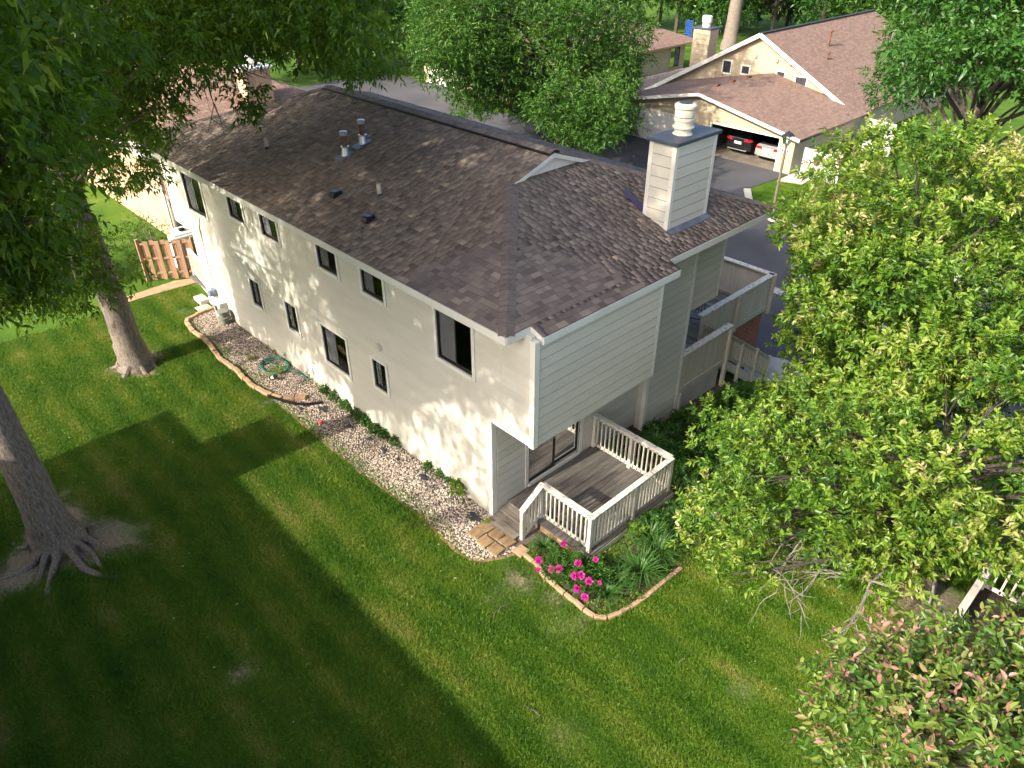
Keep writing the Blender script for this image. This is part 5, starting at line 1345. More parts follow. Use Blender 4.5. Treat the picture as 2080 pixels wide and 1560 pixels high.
BLOBS = {'T1': [(-9.68, 0.94, 10.68, 0.78), (-7.76, 3.3, 9.21, 1.25), (-11.68, 4.93, 8.35, 0.78), (-9.78, 7.33, 11.11, 1.09), (-11.77, 5.29, 11.17, 0.85), (-6.36, 6.74, 7.96, 1.15), (-7.97, 5.26, 9.1, 1.22), (-10.19, 11, 13.06, 1.09), (-5.25, 9.4, 8.95, 0.8), (-12.28, 8.33, 11.03, 0.85), (-10.83, 1.17, 7.97, 0.83), (-10.57, 0.57, 12.63, 0.99), (-7.28, 3.05, 10.85, 0.96), (-8.13, 10.11, 9.83, 1.24), (-9.55, 1.1, 13.69, 0.79), (-11.22, 1.63, 12.15, 0.88), (-10.11, 8.32, 11.35, 0.92), (-10.61, 5.39, 14.64, 1.08), (-12.14, 5.11, 13.39, 0.75), (-6.17, 6.36, 13.92, 0.77), (-4.7, 6.93, 11.58, 0.93), (-9.6, 10.99, 14.87, 0.94), (-9.68, 8.65, 12.8, 1.19), (-7.94, 0.13, 10.39, 1), (-11.52, 3.47, 9.83, 1.17), (-7.27, 10.75, 13.79, 1.11), (-5.06, 0.4, 14.77, 1.12), (-9.87, 3.16, 13.94, 0.77), (-8.06, 7.99, 13.82, 1.09), (-5.22, 5.17, 8.94, 0.8), (-8.37, 2.95, 10.82, 0.78), (-11.61, 8.85, 14.67, 1.2), (-6.32, 7.72, 12.27, 1.18), (-4.45, 4.82, 13.24, 0.94), (-6.24, 0.16, 11.47, 0.94), (-8.19, 12.26, 12.74, 0.76), (-10.55, 3.04, 12.83, 0.99), (-10.25, 5.44, 10.74, 1.01), (-6.77, 7.16, 16.27, 0.84), (-6.71, 9.38, 9.05, 1.22), (-7.95, 8.2, 6.93, 1.15), (-9.28, -0.29, 12.68, 1.23), (-8.83, 5.51, 7.96, 1.08), (-9.65, 2.78, 11.65, 0.83), (-11.4, 8.88, 8.44, 0.75), (-11.17, 0.73, 13.8, 0.76), (-6.27, 11.06, 10.85, 0.85), (-9.75, 3.84, 12.91, 1.15), (-7.24, 9.76, 12.37, 0.9), (-8.21, 2.03, 8.93, 0.88), (-7.9, 9.89, 14.74, 0.79), (-9.89, 1.33, 11.68, 0.79), (-10.84, 8.29, 10.22, 1.12), (-4.9, 7.1, 13.3, 1.03), (-8.21, 0.53, 12.97, 0.99), (-8.76, 0.4, 15.61, 0.86), (-4.81, 6.32, 9.4, 0.98), (-5.3, 4.21, 10.23, 1.23), (-6.49, 0.83, 10.33, 0.76), (-8.05, 9.24, 7.62, 1.25), (-10.62, 9.95, 9.81, 1.02), (-7.47, 12.52, 13.65, 1.11), (-8.81, 6.8, 12.64, 0.85), (-10.73, 6.05, 7.78, 0.77), (-9.3, 5.38, 15.69, 1.22), (-5.75, 3.82, 15.75, 1.2), (-11.01, 3.81, 13.58, 0.87), (-7.02, 6.39, 14.71, 1.11), (-8.14, 5.75, 6.97, 1.09), (-9.21, 8.01, 15.02, 0.97), (-8.62, 1.64, 11.91, 0.93), (-10.67, 1.09, 15.11, 0.83), (-9.47, 2.49, 6.77, 0.76), (-9.36, 4.09, 10.69, 0.76), (-8.7, 7.41, 11.73, 0.92), (-12.36, 7.83, 12.25, 1.09), (-11.58, 6.39, 13.86, 0.88), (-8.48, 1.2, 14.76, 0.78), (-6.94, 1.33, 9.56, 1.17), (-11.56, 6.19, 9.47, 1.05), (-7.91, 4.45, 16.7, 0.98), (-6.16, 4.87, 11.57, 1.03), (-9.87, 5.99, 9.83, 0.92), (-5.54, 6.23, 11.73, 1.12), (-12.15, 6.7, 11.95, 0.91), (-4.99, 11.2, 10.44, 1.05), (-9.91, 9.36, 10.17, 0.8), (-11.34, 3.62, 15.31, 0.99), (-4.38, 8.28, 10.12, 0.92), (-5.59, 6.83, 10.02, 0.93), (-8.94, 8.12, 11.2, 0.77), (-9.37, 3.17, 6.09, 0.77), (-10.8, 6.31, 12.59, 0.83), (-10.2, 12, 12.81, 0.9), (-6.51, 2.63, 9.96, 0.75), (-7.13, 4.81, 8.09, 0.48), (-6.38, 4.02, 8.82, 0.71), (-6.65, 4.93, 8.16, 0.55), (-6.86, 5.2, 7.8, 0.51), (-5.94, 5.1, 8.69, 0.51), (-7.39, 4.81, 6.61, 0.52), (-5.91, 5.49, 8.06, 0.71), (-5.42, 4.69, 8.66, 0.57), (-7.29, 3.95, 6.76, 0.61), (-7.1, 3.11, 7.84, 0.52), (-7.21, 3.71, 8.02, 0.63), (-6.61, 5.21, 6.49, 0.61), (-7.79, 3.92, 7.8, 0.58), (-7.12, 4.39, 7.45, 0.45), (-5.97, 4.92, 7.41, 0.53), (-6.13, 3.91, 7.67, 0.73), (-6.44, 5.49, 7.17, 0.71), (-6.29, 4.4, 7.09, 0.56), (-5.89, 4.69, 8, 0.54), (-5.66, 5.24, 9.86, 0.61), (-5.38, 5.08, 8.82, 0.54), (-5.69, 4.46, 9.51, 0.64), (-6.78, 4.38, 8.88, 0.52), (-5.34, 5.84, 8.63, 0.7), (-6.29, 3.52, 7.84, 0.58), (-4.71, 4.5, 9.88, 0.74), (-4.9, 4.53, 9.25, 0.65), (-6.5, 5.19, 7.22, 0.54), (-5.45, 3.69, 9.08, 0.66), (-6.37, 4.7, 6.91, 0.59), (-6.96, 4.86, 8.18, 0.53), (-5.74, 3.02, 8.82, 0.48), (-8.65, 2.79, 12.7, 0.92), (-7.27, 0.81, 14.18, 0.76), (-8.09, 0.65, 12.58, 0.73), (-8.18, 4.51, 13.71, 0.96), (-6.59, 2.35, 14.06, 0.73), (-8.43, 1.78, 13.8, 0.71), (-7.24, 1.01, 15.04, 0.76), (-8.69, 0.41, 11.88, 0.91), (-8.55, 3.24, 15.42, 0.75), (-7.15, 2.67, 11.8, 0.67), (-8.75, 1.55, 11.47, 0.78), (-7.72, 2.49, 15.65, 0.92), (-10.39, 3.04, 13.8, 0.78), (-8.76, -0.2, 14.33, 0.75), (-9.89, 2.95, 15.08, 0.78), (-9.76, -0.49, 13.08, 0.73), (-8.63, 1.46, 14.75, 0.73), (-9.17, 3.91, 14.98, 0.97), (-7.41, 4.95, 12.52, 0.84), (-9.5, 0.47, 13.25, 0.65), (-10.15, 3.27, 12.34, 0.77), (-10, 4.06, 11.71, 0.66), (-6.99, 2.3, 15.28, 0.85), (-7.83, 1.35, 14.19, 0.64), (-10.35, 1.37, 11.9, 0.84), (-7.15, 0.94, 13.37, 0.88), (-8.99, 0.95, 13.39, 0.77), (-8.99, 2.23, 14.55, 0.92), (-8.51, 3.23, 13.28, 0.76), (-10.34, 4.29, 13.13, 0.71), (-8.44, 3.51, 14.39, 0.72), (-9.09, 3.23, 15.9, 0.6), (-6.55, 3.51, 14.15, 0.67), (-8.22, 4.82, 12.78, 0.66), (-9.11, 2.73, 9.59, 0.7), (-8.38, 0.71, 9.97, 0.65), (-9.65, 2.09, 10.32, 0.52), (-7.77, 0.78, 9.78, 0.73), (-7.58, 2.85, 9.29, 0.66), (-9.37, 2.17, 10.9, 0.69), (-8.41, 1.38, 9.29, 0.52), (-9.82, 2.59, 9.43, 0.6), (-7.16, 1.87, 10.22, 0.59), (-8.03, 0.51, 8.92, 0.72), (-9.17, 0.27, 9.18, 0.54), (-9.25, 3.07, 10.16, 0.51), (-6.27, 5.44, 7.39, 0.43), (-6.57, 4.47, 6.78, 0.33), (-6.38, 4.28, 7.35, 0.41), (-6.55, 4.16, 6.75, 0.29), (-6.25, 5.69, 6.41, 0.4), (-6.48, 5.1, 7.78, 0.37), (-5.96, 4.74, 7.82, 0.31), (-5.92, 4.52, 7.22, 0.34), (-6.36, 4.89, 6.31, 0.34), (-5.81, 5.17, 7.49, 0.28), (-7.05, 4.9, 6.34, 0.33), (-6.21, 4.84, 6.84, 0.38), (-6.97, 4.17, 7.3, 0.31), (-6.24, 4.48, 6.89, 0.4), (-6.36, 4.86, 7.07, 0.31), (-6.02, 4.8, 7.31, 0.33)],
'T2': [(2.91, 13.39, 13.69, 0.83), (-1.28, 11.25, 10.99, 0.81), (-7.82, 15.89, 8.1, 0.8), (-2.02, 10.39, 9.25, 0.77), (-0.91, 8.73, 10.84, 1), (3.05, 14.74, 9.8, 1.07), (3.89, 11.25, 9.24, 0.88), (-7.04, 16.44, 11.48, 1.2), (-1.01, 13.41, 10, 1.18), (-0.96, 14.77, 8.07, 0.96), (-5.52, 15.14, 13.15, 1.15), (0.18, 14.17, 10.31, 0.99), (-4.74, 13.93, 15.73, 1.16), (-6.67, 14.74, 10.43, 0.63), (-0.51, 10.61, 11.35, 0.98), (1.07, 13.73, 13.27, 0.66), (-6.59, 9.79, 12.03, 1.12), (-1.97, 7.58, 10.91, 0.94), (0.95, 14.12, 9.41, 0.82), (-5.65, 10.29, 14.66, 0.95), (-1.15, 9.89, 14.04, 0.78), (-8.23, 14.54, 9.08, 1.19), (0.52, 16.1, 12.22, 0.74), (-6.82, 13.37, 15.19, 0.61), (1.92, 15.78, 8.59, 1.11), (-7.05, 13.91, 13.61, 0.93), (-0.33, 11.99, 11.34, 0.7), (-2.44, 11.79, 7.95, 0.91), (-1.72, 9.57, 8.96, 0.75), (-1.72, 17.14, 7.43, 0.93), (0.87, 12.9, 13.57, 1.01), (-1.46, 14.56, 5.49, 1.12), (-4.66, 10.69, 4.88, 0.67), (-0.08, 8.39, 9.27, 0.64), (-6.3, 11.97, 13.43, 1.08), (0.73, 12.14, 9.5, 0.99), (0.81, 13.07, 8.99, 0.75), (-7.4, 12.37, 14.37, 0.76), (1.31, 16.01, 14.15, 0.67), (-2.26, 9.6, 9.86, 1.2), (2.6, 11, 9.51, 0.6), (-6.96, 16.22, 13.03, 1.17), (-0.45, 18.71, 9.87, 0.81), (-1.61, 8.58, 9.67, 0.65), (-0.14, 15.89, 10.72, 1.08), (-8.08, 11.21, 8.4, 0.79), (-5.76, 10.68, 5.16, 0.86), (-2.59, 11.45, 6.61, 1.1), (2.27, 12.65, 11.94, 0.98), (-1.87, 8.4, 11.52, 0.94), (-2.1, 12.53, 5.76, 0.71), (1.54, 13.4, 12.2, 1.02), (-0.06, 13.09, 11.61, 0.9), (1.02, 7.41, 10, 0.86), (-8.89, 13.51, 8.68, 0.91), (0.82, 8.74, 14.3, 0.81), (-2.21, 9.52, 7.58, 0.72), (-8.96, 10.93, 11.45, 0.91), (-9.05, 14.02, 10.95, 1.18), (-0.07, 16.46, 11.55, 0.78), (-7.74, 11.93, 13.13, 0.8), (1.48, 15.81, 11.17, 0.92), (1.67, 17.25, 11.18, 1.08), (-6.96, 13.43, 10.94, 1.17), (-6.27, 12.87, 14.14, 1.09), (-7.4, 11.13, 11.52, 0.91), (3.14, 10.99, 10.48, 1.08), (-0.72, 11.2, 9.69, 0.86), (-3.39, 12.15, 6.26, 0.7), (0.9, 13.76, 15.34, 0.99), (3.37, 10.25, 10.03, 0.63), (-0.11, 11.82, 8.8, 0.95), (0.65, 17.67, 11.1, 0.97), (2.23, 8.72, 11.51, 0.73), (-2.62, 10.54, 8.03, 0.79), (0.38, 11.72, 12.39, 0.9), (-0.87, 13.62, 11.2, 0.71), (-1.07, 9.1, 12.88, 1.2), (-2, 15.43, 5.95, 0.65), (-7.26, 12.24, 12.29, 0.88), (-6.58, 9.11, 11.19, 0.96), (-7.64, 14.19, 12.58, 0.79), (-2.08, 16.14, 6.86, 0.88), (-6.42, 9.22, 13.1, 1.02), (1.03, 15.01, 14.37, 0.75), (2.16, 14.28, 11.44, 0.94), (-1.71, 13.98, 6.4, 0.65), (-7.19, 11.87, 10.53, 1.11), (-8.21, 12.73, 7.77, 1.17), (0.79, 13.96, 8.54, 1), (-1.86, 10.36, 10.73, 0.7), (0.32, 11.32, 9.98, 0.78), (-8.03, 13.57, 12.22, 0.76), (0.62, 10.67, 13.41, 0.71), (-1.6, 7.36, 9.47, 0.95), (0.7, 10.7, 9.04, 1.03), (-0.8, 7.21, 12.29, 1.05), (-1.6, 15.23, 6.52, 0.68), (0.22, 6.81, 10.01, 0.93), (-5.24, 13.58, 14.16, 0.98), (-2.7, 6.66, 9.48, 0.74), (1.72, 14.77, 9.01, 1.06), (-4.62, 10.44, 15.62, 0.64), (-1.33, 14.57, 9.91, 0.68), (-5.11, 11.73, 15.45, 1.04), (1.14, 14.37, 11.52, 0.92), (-2.34, 12.6, 7.55, 0.83), (-8.71, 13.15, 12.71, 1.08), (2.92, 14.13, 13, 1.04), (0.15, 8.42, 10.73, 1.19), (-1.38, 12.35, 7.17, 0.89), (1.25, 16.33, 10.25, 0.64), (-7.53, 12.62, 9.5, 0.9), (-4.14, 13.15, 4.04, 0.82), (-0.03, 11.81, 10.61, 0.87), (1.59, 12.35, 13.82, 0.8), (2.2, 13.18, 13.94, 0.72), (-7.91, 9.51, 9.93, 0.65), (0.54, 15.05, 13.89, 0.62), (0.06, 8.95, 12.91, 0.81), (2.25, 8.01, 10.48, 0.62), (0.45, 7.52, 8.95, 0.57), (0.56, 5.8, 9.14, 0.77), (0.45, 5, 9.27, 0.54), (0.87, 8.19, 9.12, 0.57), (0.68, 7.28, 10.76, 0.49), (1.7, 7.51, 8.6, 0.62), (-0.05, 6.27, 9.28, 0.54), (1.89, 6.84, 10.57, 0.66), (1.93, 9.09, 9.55, 0.58), (0.22, 7.44, 10.57, 0.5), (0.64, 6.74, 9.66, 0.78), (-0.62, 5.74, 9.82, 0.67), (0.68, 5.4, 9.75, 0.64), (1.7, 8.6, 9.09, 0.79), (1.05, 7.57, 8.97, 0.52), (2.4, 8.75, 8.85, 0.71), (1.21, 6.71, 10.86, 0.54), (0.35, 6.3, 10.37, 0.66), (2.98, 8.81, 9.4, 0.69), (1.05, 6.24, 10.05, 0.6), (2.15, 8.01, 9.85, 0.51), (1.05, 7.52, 10.2, 0.64), (-0.12, 7.8, 9.68, 0.57), (0.14, 8.48, 9.56, 0.54), (1.1, 5.82, 8.83, 0.54), (1.39, 8.31, 10.38, 0.75), (0.39, 9.69, 9.64, 0.76), (-0.02, 9.98, 9.32, 0.51), (0.87, 7.61, 9.11, 0.57), (-0.61, 7.77, 9.6, 0.52), (2.76, 10.32, 9.32, 0.75), (1.55, 9.32, 8.48, 0.6), (2.71, 9.71, 10.49, 0.7), (2.4, 9.7, 9.87, 0.54), (2.79, 8.34, 9.91, 0.65), (1.18, 9.77, 9.17, 0.52), (2.14, 9.14, 10.37, 0.6), (0.59, 10.06, 10.79, 0.79), (2.83, 9.04, 9.8, 0.54), (3.26, 8.77, 9.46, 0.54), (1.89, 9.36, 9.62, 0.55), (2.39, 8.68, 8.19, 0.58), (1.94, 9.94, 8.29, 0.53), (-3.89, 11.55, 4.06, 0.41), (-3.78, 11.69, 4.41, 0.38), (-2.89, 11.87, 3.09, 0.36), (-4.96, 11.8, 3.43, 0.65), (-5.94, 11.63, 4.71, 0.52), (-5.04, 11.22, 4.65, 0.78), (-4.78, 10.77, 4.19, 0.67), (-5.71, 11.59, 4.16, 0.79), (-4.33, 11.64, 4.56, 0.64), (-5.02, 10.48, 4.98, 0.6), (-5.27, 12.32, 4.54, 0.73), (-5.5, 10.07, 4.32, 0.74), (-4.19, 12.43, 4.5, 0.62), (-4.31, 12.37, 3.15, 0.64), (-4.36, 10.97, 3.47, 0.59), (-4.96, 12.71, 4, 0.5), (-4.23, 12.46, 3.78, 0.54), (-5.11, 12.87, 3.22, 0.69), (-4.77, 11.62, 4.16, 0.57), (-0.3, 8.8, 7.66, 0.3), (-0.04, 9.37, 7.59, 0.34), (-0.18, 9.12, 7.64, 0.31), (-0.21, 9.12, 7.39, 0.31), (-0.1, 9.33, 7.31, 0.3), (-1.2, 9.1, 8.87, 0.57), (-1.52, 10.8, 7.68, 0.41), (-1.74, 10.5, 9.36, 0.62), (-2.13, 9.85, 7.95, 0.46), (-1.51, 8.9, 9.47, 0.65), (-2.21, 9.15, 9.92, 0.51), (-2.44, 11.06, 9.31, 0.51), (-2.42, 10.72, 7.54, 0.49), (-1.37, 12.15, 8.11, 0.49), (-2.08, 11.48, 7.47, 0.42), (-2.33, 9.09, 8.53, 0.45), (-0.44, 9.39, 8.88, 0.68), (-3.58, 10.09, 8.24, 0.52), (-0.25, 9.41, 9.75, 0.44), (-0.75, 10.63, 8.36, 0.65), (-2.57, 10.01, 8.05, 0.41), (-1.52, 9.93, 8.12, 0.56), (-1.03, 10.59, 9.65, 0.69), (-0.1, 11.73, 7.97, 0.47), (-3.32, 10.5, 7.7, 0.58), (-0.45, 11.2, 8.7, 0.54), (-1.39, 11.37, 8.24, 0.54), (0.38, 9.82, 8.73, 0.6), (-1.65, 11.95, 8.68, 0.59), (-1.25, 10.03, 8.78, 0.44), (-2.26, 10.77, 7.99, 0.4), (-5.54, 10.93, 4.42, 0.37), (-4.44, 10.79, 3.9, 0.38), (-4.65, 10.38, 4.53, 0.41), (-5.96, 10.53, 4.09, 0.41), (-5.55, 11.32, 5.15, 0.42), (-4.64, 11.78, 4.32, 0.3), (-5.2, 11.34, 4.47, 0.29), (-4.04, 11.07, 3.94, 0.32), (-4.72, 9.61, 5.82, 0.31), (-4.7, 9.59, 4.32, 0.29), (-5.4, 10.87, 4.2, 0.3), (-5.84, 11.14, 4.09, 0.35), (-4.51, 11.1, 4.2, 0.33), (-3.97, 10.89, 4.7, 0.29), (-4.58, 10.07, 4.41, 0.36), (-5.14, 9.22, 4.37, 0.29), (-4.77, 10.58, 4.95, 0.29), (-4.86, 8.78, 4.64, 0.31), (-4.05, 10.97, 4.35, 0.29), (-4.49, 9.41, 4.5, 0.29)],
'T3': [(29.17, 31.18, 7.12, 1.36), (23.45, 27.3, 1.25, 0.89), (24.14, 27.91, 7.86, 0.88), (25.6, 30.14, 3.5, 1.55), (33.13, 25.15, 5.81, 1.14), (29.21, 27.02, 7.93, 1.17), (27.87, 29.46, 2.62, 1.03), (30.47, 26.83, 9.07, 1.56), (26.42, 31.49, 4.61, 1.51), (30.48, 22.22, 8.54, 1.35), (23.3, 30.18, 2.9, 0.84), (22.06, 19.63, 1.72, 1.24), (31.69, 24.5, 3.26, 0.98), (28.9, 24.46, 8.76, 1), (27.08, 20.28, 0.82, 1.04), (31.77, 23.53, -0.92, 1.59), (30.15, 27.2, -0.04, 1.58), (27.81, 26.64, 0.24, 1.53), (31.75, 23.2, 4.28, 1.29), (26.2, 32.39, 5.42, 0.91), (32.73, 26.18, 2.28, 1.46), (22.4, 20.53, 6.02, 0.87), (30.19, 31.36, 1.81, 1.32), (27.36, 31.92, 2.92, 1.52), (24.91, 18.45, 3.97, 0.86), (31.97, 26.92, 7.69, 0.9), (30.04, 23.84, 6.58, 0.86), (29.14, 27.57, 9.47, 0.81), (29.91, 28.12, 8.39, 1.59), (23.26, 21.94, 5.64, 1.03), (25.42, 23.5, 1.19, 0.96), (22.19, 23.99, 7.62, 1.48), (29.17, 30.28, 1.05, 1.43), (31.24, 27.37, 2.08, 1.34), (23.47, 26.95, 8.78, 1.58), (21.08, 25.26, 2.15, 1.23), (24.68, 21.14, 2.62, 1.28), (24.29, 31.8, 6.03, 1.12), (32.09, 28.54, 3.05, 1.4), (26.53, 28.26, 0.36, 0.93), (30.94, 28.47, 4.33, 0.82), (25.81, 18.92, 4.88, 1.45), (26.43, 20.63, 3.27, 1.23), (22.71, 19.96, 4.81, 1.23), (30.39, 26.94, 6.32, 1.04), (29.25, 21.78, 0.43, 0.83), (22.84, 26.05, 3.43, 1.25), (29.11, 31.46, 3.33, 1.05), (24.73, 28.18, 1.06, 1.03), (22.92, 26.96, 6.39, 0.92), (23.79, 24.49, 7.11, 0.87), (21.71, 21.78, 4.44, 1.59), (22, 30.26, 4.55, 1.35), (25.21, 27.49, 5.54, 1.05), (31.1, 28.12, -0.23, 0.99), (32.74, 30.53, 4.75, 1.56), (31.63, 25.54, 3.94, 0.91), (23.08, 23.54, 1.74, 1.24), (28.34, 29.39, -0.12, 1.18), (21.64, 25.79, 5.11, 1.06), (22.84, 28.38, 0.72, 1.19), (27.21, 23.15, 7.4, 1.35), (21.79, 29.77, 6.24, 1.29), (32.05, 26.26, 1.28, 0.98), (30.53, 21.66, 3.39, 0.83), (26.46, 19.56, 8.99, 1.42), (26.63, 26.08, 7.4, 1.44), (28.69, 28.49, 1.05, 0.91), (26.32, 21.78, 9.97, 1.47), (27.97, 32.71, 5.15, 1.03), (23.05, 22.26, 7.28, 1.2), (25.88, 20.17, 4.05, 0.92), (24.48, 18.68, 1.09, 1.12), (26.59, 24.82, 0, 0.91), (27.25, 20.52, 2.01, 1.1), (25.05, 22.59, 8.13, 0.96), (24.88, 21.38, 7.84, 1.34), (29.18, 30.45, 8.36, 1.2), (33.58, 28.9, 3.45, 1.34), (25.01, 28.69, 4.5, 1.52), (30.02, 24.61, 2.04, 1.08), (30.91, 24.39, 7.31, 1.39), (29.75, 21.99, -0.51, 0.8), (27.93, 26.95, 7.48, 1.59), (28.16, 23.2, 0.4, 0.88), (24.91, 31.16, 2.95, 1.19), (24.26, 28.47, 8.69, 1.12), (27.88, 24.46, 0.9, 0.81), (29.98, 30.11, 4.56, 1.03), (28.67, 24.34, -0.86, 0.91), (26.29, 28.44, 1.51, 1.02), (23.76, 26.72, 4.4, 1.35), (27.05, 32.09, 1.64, 0.99), (33.65, 25.75, 3.81, 1.02), (32.44, 24.84, 1.3, 1.18), (22.2, 23.7, 5.13, 1.27), (22.09, 28.28, 4.16, 1.29), (24.78, 27.62, 3.41, 1.05), (22.49, 19.27, 6.38, 1), (21.76, 25.25, 3.7, 1.52), (25.17, 19.77, 1.11, 0.86), (30.51, 23.22, 1.5, 1.53), (22.32, 26.11, 6.93, 1.12), (23.63, 30.23, 4.75, 1.47), (21.87, 22.04, 2.03, 0.98), (23.6, 20.72, 6.01, 0.9), (31.7, 25.4, 7.78, 1.32), (29.94, 21.65, 5.34, 0.82), (23.14, 26.26, 1.97, 1.36), (24.45, 29.56, -0.02, 0.95), (24.25, 26.96, 6.01, 0.84), (28.45, 21.41, 0.66, 0.93), (22.66, 23.28, 8.95, 0.99), (30.88, 22.22, 7.4, 1.03), (25.6, 25.34, 0.75, 1.02), (32.1, 29.54, 7.35, 1.44), (33.9, 25.08, 7, 0.99), (30.11, 28.1, 4.83, 1.07), (25.69, 19.93, 5.84, 1.01), (28.99, 23.42, 10.47, 1), (24.77, 19.84, 3.82, 1.49), (23.92, 31.77, 2.88, 1.11), (21.83, 27.46, 7.98, 0.91), (25.38, 31.04, 1.6, 1.37), (25.87, 28.47, 9.9, 1.42), (19.23, 24.61, 4.36, 1.27), (21.21, 26.63, 4.86, 1.26), (17.94, 25.01, 6.5, 1.29), (17.79, 24.83, 4.94, 1.01), (19.63, 24.66, 6.81, 1.25), (20.79, 23.63, 2.61, 1.29), (19.05, 23.36, 6.25, 0.89), (18.31, 23.16, 5.15, 1.29), (19.19, 25.3, 2.97, 1.04), (17.05, 23.86, 3.89, 1.09), (21.7, 24.91, 4.36, 1.03), (19.4, 23.08, 4.09, 1.1), (19.06, 24.46, 5.91, 0.96), (20.09, 26.08, 4.43, 0.82), (18.59, 25.8, 3.97, 0.88), (20.25, 25.97, 2.73, 1.22), (20.21, 22.59, 3.55, 1.14), (19.64, 27.57, 4.5, 0.92), (20.23, 24.1, 4.07, 1.18), (16.99, 23.38, 5.3, 1.12), (19.48, 27.34, 5.68, 1.21), (18.14, 22.66, 4.11, 1.08), (16.41, 24.14, 4.98, 0.84), (18.91, 26.14, 5.76, 0.97), (20.88, 23.72, 5.13, 0.98), (20.79, 24.94, 5.76, 1.1), (21.61, 18.9, 3.6, 0.83), (20.2, 17.5, 3.43, 0.86), (23.26, 17.28, 2.99, 0.84), (24.09, 17.87, 3.19, 1.1), (21.63, 17.82, 1.56, 1.12), (19.4, 17.81, 2.73, 1.14), (21.36, 15.98, 2.25, 1.17), (19.98, 15.58, 2.28, 1.2), (21.26, 16.82, 1.45, 1.15), (21.26, 15.83, 3.26, 0.83), (19.81, 18.9, 2.57, 0.94), (22.21, 19.55, 1.16, 1.12), (20.57, 18.05, 2.24, 1.05), (22.75, 17.96, 2.65, 0.89), (23.94, 18.06, 1.39, 1.02), (22.16, 17.1, 2.54, 0.98), (22.66, 18.69, 0.91, 0.92), (21.42, 16.76, 2.91, 0.82)],
'T4': [(25.89, -0.03, 10.39, 1.04), (29.32, 2.51, 9.47, 0.91), (20.41, 1.94, 6.67, 0.96), (25.01, -1.83, 8.31, 0.81), (25.4, -1.38, 5.9, 1.32), (21.25, 1.27, 6.93, 1.05), (23.01, -2.36, 7.26, 1.03), (23.94, 1.71, 11.53, 1.2), (30.9, 1.91, 9.5, 1.2), (25.74, 0.06, 8.03, 0.96), (31.15, -0.33, 7.9, 0.94), (27.53, 3.97, 10.93, 1.1), (27.96, -1.34, 8.98, 1.16), (29.86, -0.12, 6.05, 1.39), (24.3, -0.37, 11.02, 1.33), (30.48, 1.32, 8.32, 1.06), (29.48, 4.17, 5.87, 0.8), (30.39, 3.78, 8.25, 1.49), (23.86, 1.54, 8.12, 1.04), (24.05, -1.51, 7.75, 1.41), (27.39, 1.4, 10.2, 1.07), (29.14, 4.97, 6.06, 0.97), (30.94, -1.47, 6.83, 1.13), (29.73, -1.17, 4.64, 1), (28.22, 5.33, 10.71, 0.86), (24.4, 4.2, 8.91, 0.94), (30.32, 5.14, 9.16, 0.93), (24.76, -0.9, 9.32, 1.46), (30.65, 0.66, 10.03, 1.47), (25.91, 1.78, 10.15, 0.91), (31.48, 0.33, 4.96, 1.21), (27.04, -2.45, 7.34, 1.39), (31.33, 6.29, 4.13, 1.46), (25.22, -3.81, 6.14, 1.35), (28.76, -1.86, 10.03, 0.91), (31.31, 3.58, 5.39, 1.47), (30.6, 4.89, 4.77, 1.37), (30.56, 4.78, 10, 0.91), (25.83, 3.8, 8.86, 1.48), (29.63, 0.09, 8.67, 1.26), (28.63, 0.8, 9.61, 0.84), (31.2, 1.56, 6.72, 1.16), (27.57, -3.28, 8.72, 0.81), (26.11, -1.17, 10.87, 0.88), (24.69, 3.07, 10.15, 1.22), (28.77, 3.72, 8.59, 1.38), (28.56, -2.41, 8.38, 1.4), (28.16, 5.25, 9.52, 0.99), (22.04, 1.23, 8.27, 0.81), (25.36, 3.35, 11.71, 0.86), (29.39, 3.97, 4.89, 1.03), (23.9, 2.57, 8.75, 1.39), (26.97, 4.39, 10, 1.27), (32.49, 0.54, 6.4, 0.92), (23.56, 3.48, 10.55, 1.07), (22.04, -1.42, 7.87, 0.82), (30.42, 6.22, 8.51, 1.14), (29.83, -1.89, 8.93, 1.24), (28.06, 1.15, 8.76, 1.37), (21.56, 0.25, 6.95, 1.11), (31.75, 5.48, 7.37, 1.14), (23.89, 3.82, 6.92, 0.85), (27.95, 6, 8.69, 0.86), (23.79, 1.48, 9.95, 1.21), (32.02, 4.12, 8.71, 0.9), (25.43, -2.8, 7.66, 0.8), (29.6, 5.44, 4.38, 1.05), (30.33, 3.25, 10.72, 1.24), (30.64, 6.11, 6.55, 1.23), (22.97, 0.94, 6.86, 0.96), (29.27, -2.23, 5.18, 1.09), (28.47, 3.84, 10.17, 0.91), (29.6, 5.36, 10.33, 1.07), (29.81, 4.96, 7.55, 1.39), (24.76, -0.11, 7.18, 1.34)],
